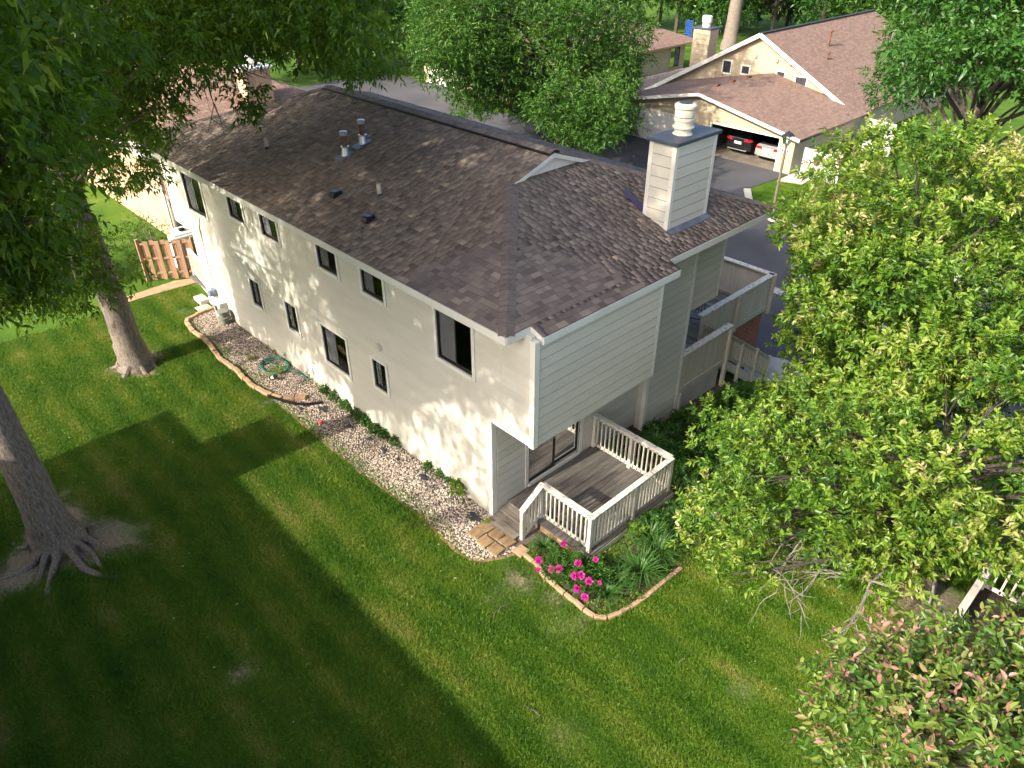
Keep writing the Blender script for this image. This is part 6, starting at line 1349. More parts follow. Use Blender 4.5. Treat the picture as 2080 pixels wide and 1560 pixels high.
'TB': [(12.74, -3.61, 2.53, 0.39), (9.94, -0.44, 2.02, 0.41), (11.05, -3.48, 5.97, 0.39), (12.45, -3.16, 4.26, 0.71), (11.01, -6.86, 2.95, 0.49), (10.89, -2.87, 6.79, 0.38), (11.33, -5.78, 6.05, 0.81), (8.55, -1.94, 7.08, 0.52), (12.45, -4.6, 6.36, 0.72), (7.7, -7.21, 4.92, 0.72), (12.11, -6.78, 4.23, 0.59), (11.25, 0.24, 3.61, 0.73), (11.87, -4.3, 5.37, 0.51), (6.38, -4.18, 6.65, 0.53), (6.25, -6.53, 4.56, 0.36), (11.6, -3.06, 0.93, 0.43), (6.97, -2.48, 6.04, 0.42), (9.57, -5.18, 7.17, 0.48), (9.75, -4.51, 1.38, 0.39), (7.47, -4.78, 7.22, 0.76), (12.37, -2.49, 4.3, 0.55), (9.36, -1.52, 5.71, 0.4), (8.57, -3.92, 6.76, 0.77), (13.5, -1.88, 2.2, 0.42), (13.46, -4.78, 4.57, 0.44), (9.22, -5.42, 2.53, 0.65), (9.03, -3.2, 7.15, 0.42), (13.94, -2.23, 3.59, 0.63), (8.25, -2.16, 1.65, 0.66), (5.75, -3.74, 5.67, 0.82), (11.9, -5.13, 0.93, 0.36), (5.45, -5.18, 4.52, 0.66), (10.1, -3.52, 6.27, 0.82), (7.59, -5.76, 4.33, 0.76), (12.6, -2.37, 3.69, 0.39), (8.72, -4.48, 7.4, 0.44), (7.61, -1.81, 6.32, 0.75), (9.22, -7.32, 3.7, 0.36), (6.16, -3.08, 3.25, 0.75), (8.56, -2.76, 1.77, 0.58), (9.61, -1.18, 1.34, 0.57), (9.93, -6.12, 4.35, 0.51), (7.98, -1.19, 5.46, 0.8), (13.94, -1.4, 4.49, 0.82), (13.01, -5.55, 2.79, 0.4), (11.49, -3.43, 1.67, 0.45), (12.84, -5.12, 5.95, 0.79), (13.96, -4.39, 3.03, 0.64), (8.23, -5.84, 4.67, 0.7), (11.87, -2.63, 4.74, 0.39), (9.53, -4.09, 5.69, 0.39), (7.51, -3.47, 5.2, 0.6), (10.29, -3.83, 1.36, 0.6), (10.08, -1.27, 4.79, 0.59), (13.4, -0.76, 2.93, 0.73), (11.83, -1.31, 4.24, 0.35), (8.55, -3.5, 7.41, 0.54), (9.4, -3.43, 0.83, 0.6), (7.87, -2.3, 0.53, 0.39), (8.65, -5.16, 4.02, 0.63), (11.62, -4.7, 6.14, 0.84), (9.44, -5.85, 6.55, 0.39), (6.63, -1.9, 4.95, 0.64), (12.43, -1.21, 4.08, 0.82), (13.15, -3.38, 0.93, 0.72), (10.62, -2.64, 6.45, 0.51), (8.15, -4.21, 2.19, 0.53), (8.03, -5.6, 3.2, 0.35), (9.75, -7.05, 4.49, 0.82), (10.72, -5.46, 5.24, 0.57), (8.8, -2.01, 5.27, 0.85), (9.58, -5.12, 6.09, 0.61), (9.35, -0.85, 6.13, 0.66), (9.77, -4.44, 0.94, 0.53), (8.53, -2.07, 1.26, 0.55), (9.12, -4.15, 1.67, 0.68), (10.38, -3.93, 2.4, 0.76), (8.74, -6.16, 4.29, 0.61), (6.19, -2.62, 5.89, 0.57), (7.9, -6.83, 5.76, 0.56), (11.17, -6.09, 2.5, 0.72), (10.79, -0.38, 3.56, 0.48), (12.89, -3.07, 2.77, 0.5), (6.94, -4.38, 2.28, 0.4), (13.89, -3.29, 4.48, 0.57), (12.48, -4.77, 4.53, 0.59), (6.6, -1.87, 5.66, 0.7), (6.84, -2.54, 3.29, 0.57), (12.7, -2.3, 5.64, 0.75), (10.32, -1.39, 1.62, 0.49), (6.85, -1.99, 3.13, 0.73), (8.39, -6.71, 4.85, 0.73), (11, -1.37, 2.72, 0.69), (10.92, -2.89, 2.62, 0.69), (12.45, -3.73, 5.27, 0.53), (9.43, -0.49, 2.59, 0.43), (4.98, -5.08, 5.2, 0.8), (6.39, -6.86, 4.98, 0.57), (8.1, -3.15, 5.88, 0.39), (5.1, -2.53, 5.91, 0.49), (10.24, -4.72, 4.96, 0.42), (5.17, -4.06, 5.74, 0.82), (11.56, -4.9, 6.98, 0.53), (9.34, -3.49, 6.24, 0.84), (11.52, -2.52, 5.34, 0.54), (8.05, -2.31, 6.92, 0.58), (8.5, -3.84, 2.09, 0.56), (6.25, -2.76, 4.38, 0.46), (8.26, -7.21, 4.78, 0.43), (11.56, -3.77, 5.54, 0.44), (10.32, -1.54, 2.17, 0.6), (6.32, -4.77, 4.73, 0.47), (12.17, -2.89, 1.37, 0.79), (9.1, -4.65, 5.19, 0.46), (11.83, -1.25, 1.63, 0.52), (5.23, -4.68, 3.64, 0.55), (8.56, -1.49, 0.98, 0.44), (12.44, -2.45, 2.2, 0.4), (12.96, -4.3, 3.54, 0.35), (13.15, -0.35, 2.79, 0.42), (12.37, -4.26, 4.35, 0.67), (10.96, -4.94, 4.27, 0.71), (5.75, -2.47, 2.14, 0.42), (7.17, -1.77, 2.59, 0.49), (9.47, -0.96, 5.29, 0.38), (12.52, -0.71, 5.37, 0.75), (5.94, -5.09, 3.58, 0.55), (11.5, -1.06, 2.66, 0.57), (5.16, -2.95, 4.32, 0.49), (7.26, -1.91, 7.18, 0.63), (12.72, -1.21, 1.45, 0.85), (11.14, -4.9, 2.29, 0.79), (6.88, -3.89, 5.22, 0.38), (9.25, -0.46, 6.44, 0.42), (8.11, -5.87, 6.33, 0.39), (8.33, -4.43, 5.48, 0.38), (11.66, -2.02, 0.71, 0.49), (10.06, -5.79, 6.81, 0.57), (7.31, -3.03, 5.22, 0.43), (7.23, -5.56, 4.85, 0.72), (9.7, -1.18, 4.45, 0.52), (10.94, -1.21, 3.92, 0.64), (5.93, -2.57, 4.64, 0.4), (7.7, -3.35, 4.63, 0.64), (10.28, -0.58, 3.03, 0.63), (7.27, -5.97, 3.29, 0.53), (9.45, -1.26, 3.29, 0.41), (10.23, -2.23, 0.49, 0.83), (7.83, -2.42, 4.88, 0.55), (9.41, -5.96, 3.16, 0.53), (9.36, -2, 2.21, 0.45), (11.39, -4.97, 5.11, 0.84), (10.65, -5.83, 2.77, 0.81), (12.28, 0.16, 3, 0.53), (9.26, -0.67, 1.92, 0.46), (7.56, -2.77, 7.32, 0.7), (9.06, -2.85, 5.16, 0.37), (7.25, -5.18, 5.59, 0.57), (13.82, -1.58, 2.43, 0.69), (10.02, -3.89, 5.41, 0.8), (12.87, -4.56, 2.9, 0.62), (7.24, -2.21, 4.62, 0.52), (9.88, -5.28, 4.67, 0.42), (12.69, -2.16, 4.38, 0.52), (6.16, -3.46, 6.87, 0.36), (6.33, -4.47, 5.43, 0.4), (6.85, -6.32, 5.49, 0.67), (10.1, -2.6, 5.66, 0.61), (10.19, -0.44, 2.45, 0.36), (8.62, -5.21, 5.61, 0.67), (12.17, -4.7, 5.71, 0.83), (12.08, -4.98, 2.51, 0.58), (10.76, -6.02, 1.3, 0.53), (11.45, -4.36, 5.41, 0.44), (9.52, -4.89, 4.74, 0.74), (5.8, -1.61, 5.34, 0.41), (7.11, -1.76, 4.51, 0.36), (7.69, -2.97, 4.43, 0.4), (5.26, -2.43, 6.52, 0.3), (5.67, -2.23, 6.91, 0.55), (6.59, -1.87, 4.63, 0.34), (5.8, -1.46, 5.8, 0.53), (6.06, -2.99, 6.37, 0.42), (6.76, -2.11, 5.55, 0.34), (5.95, -2.61, 4.98, 0.59), (5.78, -3.37, 4.96, 0.31), (6.85, -2.74, 4.86, 0.48), (7.36, -2.26, 4.45, 0.35), (5.76, -2.29, 4.63, 0.52), (5.18, -1.96, 5.9, 0.36), (5.94, -2.43, 4.14, 0.41), (7.27, -3.2, 3.99, 0.31), (5.84, -2.77, 3.32, 0.33), (6.06, -1.87, 5.32, 0.44), (7.22, -2.3, 4, 0.5), (6.28, -2.72, 5.72, 0.51), (7.83, -1.34, 4.74, 0.37), (6.63, -3.04, 5.55, 0.39), (4.89, -3.53, 4.46, 0.46), (5.28, -3.12, 5.6, 0.59), (7.29, -2.98, 5.65, 0.35), (7.17, -2.78, 3.84, 0.46), (5.12, -2.73, 4.39, 0.55), (5.6, -2.46, 5.23, 0.32), (5.85, -2.27, 3.49, 0.51), (4.31, -2.71, 4.98, 0.43), (5.6, -2.92, 6.01, 0.31), (4.61, -3.74, 4.76, 0.52), (5.12, -2.67, 5.58, 0.37), (6.16, -3.32, 4.44, 0.39), (4.5, -4.97, 4.54, 0.52), (5.45, -3.75, 5.25, 0.58), (7.11, -2.93, 4.8, 0.46), (4.97, -3.15, 5.18, 0.55), (6.5, -4.07, 4.3, 0.37), (5.78, -4.02, 4.22, 0.38), (7.05, -4.05, 4.17, 0.37), (4.72, -4.31, 4.43, 0.53), (6.49, -4.9, 5.17, 0.58), (5.74, -4.16, 5.12, 0.58), (5.67, -2.12, 5.38, 0.44), (6.62, -3.32, 6.19, 0.52), (4.98, -4.51, 3.31, 0.36), (6.65, -2.6, 5.66, 0.53), (4.28, -3.02, 5.14, 0.46), (4.01, -4.85, 4.75, 0.42), (6.56, -3.02, 5.32, 0.48), (4.66, -4.75, 4.86, 0.47), (3.08, -4.45, 4.72, 0.5), (4.75, -5.28, 5.06, 0.44), (5.8, -3.61, 5.07, 0.37), (5.57, -4.92, 4.22, 0.53), (5, -5.64, 4.27, 0.39), (4.53, -6.05, 4.78, 0.38), (5.73, -4.56, 3.67, 0.59), (5.47, -5.39, 4.27, 0.41), (6.72, -3.99, 5.02, 0.54), (6.34, -5.3, 4.75, 0.43), (5.28, -3.95, 5.62, 0.49), (7.54, -4.49, 5.35, 0.46), (5.78, -5.32, 4.59, 0.6), (4.73, -3.09, 3.37, 0.39), (3.5, -4.77, 5.21, 0.46)],
'TA': [(3.72, -8.61, 3.9, 0.32), (4.84, -6.97, 4.82, 0.66), (2.97, -4.96, 4.6, 0.59), (4.24, -6.29, 4.86, 0.55), (4.95, -1.9, 1.4, 0.39), (2.08, -3.73, 2.33, 0.41), (3.37, -3.08, 2.28, 0.36), (5.82, -2.58, 2.51, 0.47), (6.6, -6.69, 1.74, 0.46), (6.01, -8.48, 1.47, 0.75), (1, -3.5, 3.36, 0.45), (0.94, -3.78, 2.86, 0.58), (2.13, -3.18, 2.02, 0.61), (8.08, -5.24, 2.95, 0.49), (6.45, -8.83, 4.2, 0.56), (5.64, -9.11, 4.08, 0.61), (0.53, -4.73, 4.39, 0.38), (0.57, -3.52, 2.38, 0.5), (0.86, -5.39, 4.7, 0.41), (7.6, -5.85, 1.49, 0.44), (5.85, -7.51, 2.86, 0.62), (4.56, -3.2, 3.17, 0.69), (5.08, -3.42, 1.22, 0.71), (6.72, -4.1, 1.99, 0.75), (1.45, -4.43, 2.94, 0.51), (7.48, -4.4, 1.66, 0.44), (8.08, -5.92, 2.71, 0.62), (2.15, -4.27, 1.57, 0.44), (5.75, -9.35, 2.83, 0.68), (2.05, -4.13, 4.18, 0.71), (7.66, -7.94, 2.36, 0.66), (5.19, -2.05, 1.7, 0.36), (6.66, -4.08, 2.7, 0.43), (5.1, -5.44, 0.88, 0.46), (6.89, -5.5, 2.88, 0.33), (4.06, -2.48, 2.13, 0.41), (5.1, -2.15, 2.22, 0.41), (6.13, -7.48, 2.05, 0.7), (5.97, -3.47, 1.22, 0.51), (6.58, -5.95, 2.84, 0.44), (4.93, -3.97, 1.49, 0.34), (5.5, -9.14, 3.32, 0.31), (2.45, -2.65, 2.54, 0.55), (5.98, -6.17, 0.97, 0.34), (2.03, -7.31, 4.84, 0.36), (7.14, -8.18, 2.4, 0.45), (1.41, -4.47, 4.9, 0.5), (3.78, -2.96, 2.03, 0.32), (7.58, -5.61, 1.99, 0.63), (8.42, -5.59, 2.69, 0.31), (7.14, -4.99, 1.37, 0.45), (6.33, -6.48, 3.07, 0.38), (4.94, -3.67, 0.78, 0.44), (5.89, -1.81, 1.89, 0.4), (1.57, -5.81, 4.17, 0.62), (2.01, -2.79, 3.5, 0.37), (3.61, -5, 0.75, 0.62), (4.71, -2.73, 0.72, 0.61), (6.55, -2.87, 1.65, 0.48), (4.17, -8.69, 3.73, 0.49), (6.54, -6.99, 2.66, 0.3), (3.49, -8.56, 5.16, 0.39), (4.67, -8.61, 3.37, 0.48), (6.46, -7.49, 1.27, 0.45), (2.29, -4.68, 4.81, 0.36), (4.66, -2.66, 1.56, 0.75), (5.45, -5, 0.75, 0.33), (7.04, -2.69, 1.84, 0.53), (5.78, -6.07, 1.82, 0.54), (5.66, -7.22, 2.02, 0.46), (2.34, -6.57, 4.77, 0.6), (3.97, -5.43, 4.85, 0.39), (1.42, -5.3, 4.69, 0.51), (1.71, -5.26, 4.15, 0.34), (5.2, -8.77, 2.62, 0.72), (2.07, -5.39, 4.5, 0.52), (1.15, -4.92, 3.37, 0.48), (6.54, -4.59, 2.32, 0.72), (6.34, -9.04, 2.73, 0.45), (2.78, -3.46, 0.82, 0.7), (7.06, -8.64, 2.83, 0.57), (2.54, -8.06, 4.15, 0.34), (1.36, -3.72, 3, 0.44), (4.18, -8.89, 4.88, 0.46), (6.83, -6.84, 2.24, 0.52), (4.16, -3.19, 1.5, 0.62), (6.57, -5.17, 2, 0.55), (4.43, -9.9, 3.11, 0.4), (4.3, -4.43, 0.94, 0.63), (5.27, -3.79, 1.45, 0.39), (1.69, -7.32, 4.31, 0.48), (2.18, -7.82, 3.81, 0.34), (7.27, -6.15, 1.66, 0.63), (5.47, -7.82, 1.63, 0.5), (5.41, -3.49, 2.99, 0.32), (0.23, -4.57, 3.22, 0.42), (4.67, -2.19, 2.2, 0.39), (6.3, -8.17, 3.77, 0.51), (1.6, -3.19, 1.88, 0.65), (7.88, -4.03, 2.05, 0.47), (1.96, -5.51, 4.92, 0.41), (5.05, -7.68, 1.63, 0.31), (1.87, -3.86, 0.95, 0.61), (7.47, -8.24, 3.34, 0.3), (4.84, -8.91, 2.95, 0.31), (1.71, -4.53, 3.96, 0.44), (0.32, -5.54, 4.49, 0.34), (5.19, -4.6, 1.62, 0.47), (5.22, -2.74, 1.68, 0.45), (7.21, -6.88, 1.19, 0.33), (1.44, -5.85, 4.71, 0.55), (3.23, -6.78, 5.66, 0.37), (5.16, -2.77, 2.41, 0.31), (6.3, -9.16, 2.1, 0.6), (3.69, -8.99, 4.68, 0.71), (5.99, -7.13, 4.74, 0.48), (3.14, -7.09, 4.73, 0.67), (6.74, -3.6, 2.19, 0.33), (3.81, -2.9, 1.35, 0.36), (6.07, -2.8, 1.05, 0.74), (4.79, -8.53, 4.1, 0.6), (6.53, -7.74, 2.03, 0.38), (4.15, -1.87, 1.38, 0.31), (0.22, -5.52, 3.83, 0.31), (5.69, -3.67, 2.3, 0.44), (4.53, -8.01, 3.51, 0.36), (6.78, -3.23, 1.48, 0.56), (4.72, -5.42, 0.82, 0.4), (5.74, -5.29, 1.11, 0.57), (5.95, -7.95, 4.98, 0.71), (6.45, -7.19, 4.34, 0.35), (3.56, -8.36, 3.2, 0.58), (1.23, -3.29, 3.28, 0.31), (4.5, -7.62, 4.76, 0.63), (4.05, -3.89, 1.4, 0.68), (7.38, -5.16, 2.62, 0.37), (5.16, -9.59, 3.74, 0.43), (1.64, -6.35, 3.88, 0.39), (0.93, -6.19, 5.05, 0.51), (3.16, -4.01, 1.09, 0.38), (3.77, -10.03, 2.99, 0.52), (6.32, -5.19, 3.34, 0.64), (7.39, -6.45, 3.85, 0.38), (4.91, -8.21, 3.8, 0.45), (2.45, -7.32, 4.66, 0.35), (5.05, -7.74, 5.11, 0.67), (5.38, -7.64, 2.84, 0.55), (7.68, -7.89, 3.13, 0.51), (3.1, -7.99, 4.78, 0.33), (3.92, -2.24, 1.41, 0.32), (5.99, -8.03, 3.28, 0.33), (6.53, -5.95, 1.83, 0.4), (6.42, -8.64, 3.46, 0.48), (0.98, -4.14, 4.2, 0.7), (0.15, -4.3, 2.39, 0.48), (2.45, -4.98, 4.64, 0.42), (5.59, -2.8, 1.63, 0.46), (2.96, -2.58, 3.04, 0.67), (8.08, -6.81, 2.64, 0.4), (3.15, -5.43, 1.18, 0.33), (5.67, -8.84, 1.87, 0.32), (5.61, -3.36, 1.69, 0.34), (0.2, -4.12, 3.57, 0.56), (6.81, -7.98, 3.05, 0.67), (4.35, -10.01, 2.51, 0.4), (3.75, -7.41, 5.41, 0.53), (3.79, -7.97, 3.85, 0.63), (3.5, -6.46, 5.53, 0.46), (5.03, -6.83, 1.38, 0.41), (5.7, -4.66, 1.09, 0.68), (3.22, -6.77, 2.47, 0.4), (1.93, -5.23, 2.93, 0.36), (2.42, -6.04, 2.54, 0.44), (3.14, -5.83, 1.65, 0.34), (3.83, -6.18, 2.25, 0.4), (4.02, -6.47, 2.26, 0.33), (3.38, -6.12, 3.14, 0.31), (3.3, -6.33, 2.91, 0.31), (2.93, -7.11, 2.93, 0.32), (4.03, -5.79, 2.31, 0.35), (3.14, -6.12, 1.55, 0.32), (3.63, -6.55, 3.1, 0.34), (2.63, -5.7, 2.58, 0.42), (2.18, -5.69, 2.18, 0.34), (1.76, -5.39, 2.41, 0.44), (2.62, -6.16, 1.91, 0.42), (3.02, -5.51, 2.73, 0.39), (2.89, -5.48, 1.95, 0.32), (3.24, -7.96, 2.88, 0.4), (2.92, -5.19, 1.86, 0.3), (1.83, -6.21, 3.1, 0.42), (2.86, -6.09, 2.18, 0.3), (3.33, -6.27, 2.17, 0.4), (3.43, -5.87, 2.39, 0.4), (1.83, -4.74, 2.38, 0.38), (3.28, -5.28, 2.67, 0.41), (2.54, -5.1, 2.28, 0.49), (2.61, -6.67, 3.22, 0.33), (2.68, -6.31, 2.79, 0.42), (1.27, -6.23, 2.9, 0.32), (1.51, -5.99, 2.73, 0.29), (3.56, -6.82, 2.32, 0.45), (1.9, -6.12, 2.36, 0.31), (2.74, -4.81, 2.16, 0.34), (2.75, -5.84, 1.49, 0.43), (3.64, -7.28, 2.62, 0.31), (2.77, -6.04, 2.55, 0.36), (3.68, -7.56, 2.56, 0.28), (2.89, -6.79, 3.05, 0.3), (2.38, -6.85, 3.12, 0.31), (3.18, -7.22, 2.54, 0.37), (3.17, -7.22, 3.23, 0.46), (3.04, -5.03, 2.32, 0.33), (3.12, -5.94, 2.83, 0.43), (2.06, -5, 2.02, 0.49), (2.16, -5.34, 2.71, 0.37)],
'TC': [(-4.47, -8.95, 6.67, 0.47), (-1.34, -9.14, 6.05, 0.27), (-1.04, -9, 4.54, 0.33), (-2.69, -8.28, 5.12, 0.26), (-3.36, -9.66, 6.69, 0.46), (-3, -7.49, 5.98, 0.25), (-0.96, -8.63, 5.43, 0.34), (-1.2, -9.59, 6.62, 0.44), (-2.02, -9.02, 5.6, 0.22), (-1.59, -9.19, 4.93, 0.23), (-4.65, -8.17, 5.12, 0.32), (-3.44, -8.36, 5.31, 0.4), (-1.82, -9.58, 5.65, 0.45), (-2.91, -10.28, 5.21, 0.32), (-2.71, -9.78, 4.37, 0.36), (-3.17, -7.15, 5.79, 0.37), (-4.03, -9.28, 7.1, 0.46), (-3.63, -9.98, 6.26, 0.27), (-1.65, -9.79, 6.99, 0.45), (-0.35, -8.85, 5.31, 0.26), (-1.46, -10.01, 6.74, 0.42), (-5.09, -8.22, 6.66, 0.44), (-3.54, -10.6, 6.78, 0.35), (-3.78, -10.13, 5.37, 0.45), (-1.23, -10.14, 5.85, 0.42), (-2.72, -10.46, 6.2, 0.25), (-1.27, -9.14, 4.74, 0.34), (-1.9, -7.82, 4.92, 0.22), (-0.97, -9.15, 7.54, 0.27), (-1.62, -8.83, 5.59, 0.4), (-4.29, -10.02, 6.66, 0.45), (-2.99, -9.59, 6.73, 0.26), (-3.84, -9.35, 6.56, 0.3), (-2.32, -9.86, 5.37, 0.28), (-2.98, -9.56, 7.18, 0.43), (-3.22, -10.34, 6.54, 0.42), (-3.03, -10.62, 5.62, 0.23), (-0.6, -8.29, 5.5, 0.33), (-2.3, -10.46, 5.93, 0.38), (-1.49, -9.78, 7.49, 0.29), (-3.62, -8.91, 5.65, 0.28), (-3.36, -7.24, 6.2, 0.29), (-1.87, -10.72, 6.17, 0.32), (-3.76, -8.48, 6.11, 0.29), (-4.02, -8.23, 6.14, 0.41), (-4.3, -8.58, 7.45, 0.26), (-3.07, -9.35, 7.98, 0.46), (-1.8, -10.45, 5.65, 0.43), (-1.84, -8.73, 5.18, 0.37), (-4.84, -9.6, 5.42, 0.44), (-3.65, -8.97, 5.22, 0.44), (-4.15, -10.3, 6.77, 0.3), (-2.13, -9.99, 5.95, 0.28), (-2.65, -8.57, 4.84, 0.33), (-2.74, -8.15, 4.09, 0.35), (-1.08, -9.31, 7, 0.22), (-1.42, -10.62, 6.04, 0.48), (-1.6, -10.59, 5.41, 0.3), (-3.82, -7.46, 5.69, 0.25), (-2.66, -9.04, 7.15, 0.41), (-2.92, -9.15, 6.9, 0.33), (-2.47, -9.4, 7.19, 0.42), (-3.65, -8.38, 5.08, 0.23), (-2.55, -9.18, 5.26, 0.32), (-0.5, -9.29, 7.15, 0.25), (-3.65, -7.19, 5.93, 0.37), (-2.7, -9.64, 6.08, 0.34), (-3.53, -8.93, 7.19, 0.33), (-0.66, -9.15, 6.11, 0.3), (-4.59, -9.85, 6.11, 0.23), (-1.55, -8.37, 4.47, 0.39), (-2.95, -9.14, 5.35, 0.37), (-3.99, -10.59, 5.71, 0.34), (-3.87, -7.81, 6.19, 0.38), (-3.15, -8.36, 7.14, 0.27), (-2.8, -7.63, 5.16, 0.31), (-2.39, -9.95, 5.66, 0.41), (-4, -7.83, 4.79, 0.28), (-4.11, -7.73, 5.98, 0.35), (-3.73, -8.68, 5.79, 0.23), (-1.87, -8.9, 7, 0.39), (-0.8, -9.92, 6.15, 0.28), (-4.08, -10.17, 6.16, 0.46), (-1.1, -10.18, 5.26, 0.41), (-3.64, -9.3, 7.61, 0.42), (-4.31, -10.29, 5.88, 0.46), (-1.87, -9.41, 6.73, 0.43), (-4.24, -9.27, 7.51, 0.33), (-3.95, -7.83, 7.15, 0.22), (-3.83, -8.72, 5.5, 0.39), (-1.44, -9.82, 5.33, 0.42), (-3.3, -9.14, 4.68, 0.46), (-1.68, -8.28, 5.99, 0.28), (-3.97, -8.44, 7.1, 0.44), (-3.14, -9.86, 5.55, 0.41), (-3.76, -9.59, 5.49, 0.39), (-1.62, -9.14, 7.55, 0.39), (-1.5, -8.45, 6.62, 0.24), (-4.29, -7.81, 7.11, 0.32), (-2.5, -10.78, 6.4, 0.46), (-0.99, -8.67, 7.4, 0.31), (-0.78, -9.2, 6.78, 0.42), (-1.43, -9.44, 6.26, 0.38), (-2.39, -10.08, 4.62, 0.46), (-1.14, -8.84, 5.77, 0.35), (-0.76, -9.18, 4.69, 0.26), (-2.34, -9.84, 5.06, 0.45), (-2.05, -10.45, 4.97, 0.46), (-2.38, -9.66, 7.22, 0.23), (-1.89, -8.76, 4.91, 0.28), (-3.38, -10.01, 7.06, 0.29), (-2.16, -8.47, 4.38, 0.4), (-4.94, -8.62, 6.14, 0.33), (-2.6, -8.35, 7.06, 0.27), (-1.5, -8.96, 4.69, 0.28), (-1.21, -8.52, 4.47, 0.35), (-2.19, -9.09, 4.67, 0.33), (-3.35, -9.64, 7.41, 0.45), (-2.29, -9.31, 5.11, 0.4), (-1.23, -7.38, 4.72, 0.26), (-3.74, -8.12, 4.58, 0.29), (-1.14, -9.52, 5.36, 0.3), (-4.11, -9.69, 5.89, 0.33), (-3.41, -9.98, 5.09, 0.45), (-4.81, -9.43, 6.26, 0.36), (-4.11, -9.58, 6.62, 0.25), (-2.99, -10.29, 5.61, 0.28), (-3.39, -7.34, 4.97, 0.34), (-3.62, -10.5, 6.31, 0.43), (-1.26, -8.61, 5.52, 0.41), (-2.15, -9.44, 7.29, 0.41), (-3.58, -9.57, 5.87, 0.24), (-4.14, -9.09, 4.89, 0.29), (-4.03, -9.92, 5.05, 0.39), (-1.11, -10.1, 6.65, 0.29), (-2.09, -8.53, 5.32, 0.45), (-4.14, -8.44, 5.48, 0.35), (-3.9, -9.92, 6.98, 0.48), (-0.91, -9.31, 5.9, 0.36), (-3.75, -7.45, 6.67, 0.41), (-4.29, -8.82, 5.07, 0.38), (-0.76, -9.03, 5.58, 0.26), (-2.92, -8.02, 7.08, 0.35), (-4, -9.18, 5.61, 0.31), (-5.02, -9, 6.86, 0.46), (-2.14, -8.19, 5.28, 0.3), (-2.82, -8.67, 7.33, 0.43), (-2.73, -8.22, 6.9, 0.23), (-1.3, -8.23, 5.94, 0.42), (-4.66, -9.91, 5.43, 0.28), (-2.96, -9.02, 4.76, 0.45), (-0.83, -10.21, 6.12, 0.42), (-3.45, -7.24, 6.45, 0.31), (-0.65, -8.96, 5.87, 0.32), (-1.8, -9.76, 4.48, 0.27), (-1.24, -9.78, 6.03, 0.25), (-3.72, -9.03, 7.49, 0.23), (-1.92, -7.47, 4.73, 0.26), (-2.23, -10.23, 5.09, 0.29), (-1.93, -9.56, 7.06, 0.4), (-3.56, -9.74, 5.01, 0.27), (-1.58, -9.95, 5.76, 0.27), (-4.01, -7.48, 6.56, 0.25), (-2.55, -7.38, 4.33, 0.31), (-4.47, -8.71, 6.04, 0.48), (-3.25, -8.01, 6.35, 0.27), (-3.09, -8.29, 6.45, 0.36), (-3.08, -7.63, 6.72, 0.22), (-3.36, -8.42, 6.35, 0.22), (-2.8, -8.47, 7.05, 0.27), (-2.57, -7.65, 6.03, 0.31), (-3.24, -7.23, 6.07, 0.22), (-3.83, -7.34, 6.65, 0.29), (-2.33, -7.91, 6.39, 0.28), (-3.72, -7.15, 6.44, 0.25), (-2.21, -7.99, 5.97, 0.21), (-3.47, -7.97, 6.66, 0.3), (-2.79, -7.78, 6.28, 0.35), (-3.48, -7.22, 6.37, 0.31), (-3.66, -7.63, 6.48, 0.24), (-4.18, -7.66, 6.73, 0.29), (-3.61, -6.96, 6.28, 0.25), (-3.09, -7.54, 5.81, 0.32), (-3.21, -8.12, 6.77, 0.32), (-3.51, -7.65, 5.88, 0.23), (-4.14, -7.84, 6.91, 0.2), (-3.73, -8.18, 7.05, 0.31), (-4.15, -8.03, 6.6, 0.28), (-3.2, -7.95, 6.99, 0.32), (-3.33, -8.61, 6.69, 0.26), (-2.56, -7.96, 5.87, 0.31), (-3.8, -6.97, 6.55, 0.21), (-2.73, -8.44, 6.84, 0.21), (-3.25, -7.68, 7.02, 0.23), (-2.93, -8.19, 5.9, 0.32), (-3.03, -7.82, 6.57, 0.31), (-2.75, -7.47, 5.74, 0.32), (-3.76, -8.31, 6.67, 0.29), (-2.47, -8.43, 6.75, 0.36), (-2.8, -8.27, 6.36, 0.22), (-2.63, -8.19, 6.44, 0.28), (-2.44, -7.25, 5.64, 0.3), (-3.11, -7.81, 6.08, 0.21), (-2.88, -7.36, 5.78, 0.2), (-2.9, -7.89, 5.7, 0.34), (-3.3, -7.84, 6.25, 0.28), (-1.46, -8.28, 6.13, 0.27), (-3.01, -8.23, 5.93, 0.27), (-3.13, -7.32, 6.04, 0.21), (-2.68, -7.88, 6.26, 0.25), (-3.13, -7.5, 6.55, 0.31), (-2.55, -7.43, 5.77, 0.2), (-2.21, -7.75, 6.02, 0.31), (-3.13, -7.07, 5.79, 0.3), (-2.15, -8.46, 6.57, 0.29), (-3.75, -7.7, 6.31, 0.28), (-1.73, -8.4, 6.44, 0.34), (-3.09, -7.25, 6.33, 0.29), (-2.8, -7.29, 6.07, 0.25), (-3.8, -7.98, 6.25, 0.31), (-2.62, -8.07, 5.8, 0.3), (-2.06, -8.25, 6.47, 0.22), (-3.49, -7.85, 6.52, 0.23)]}

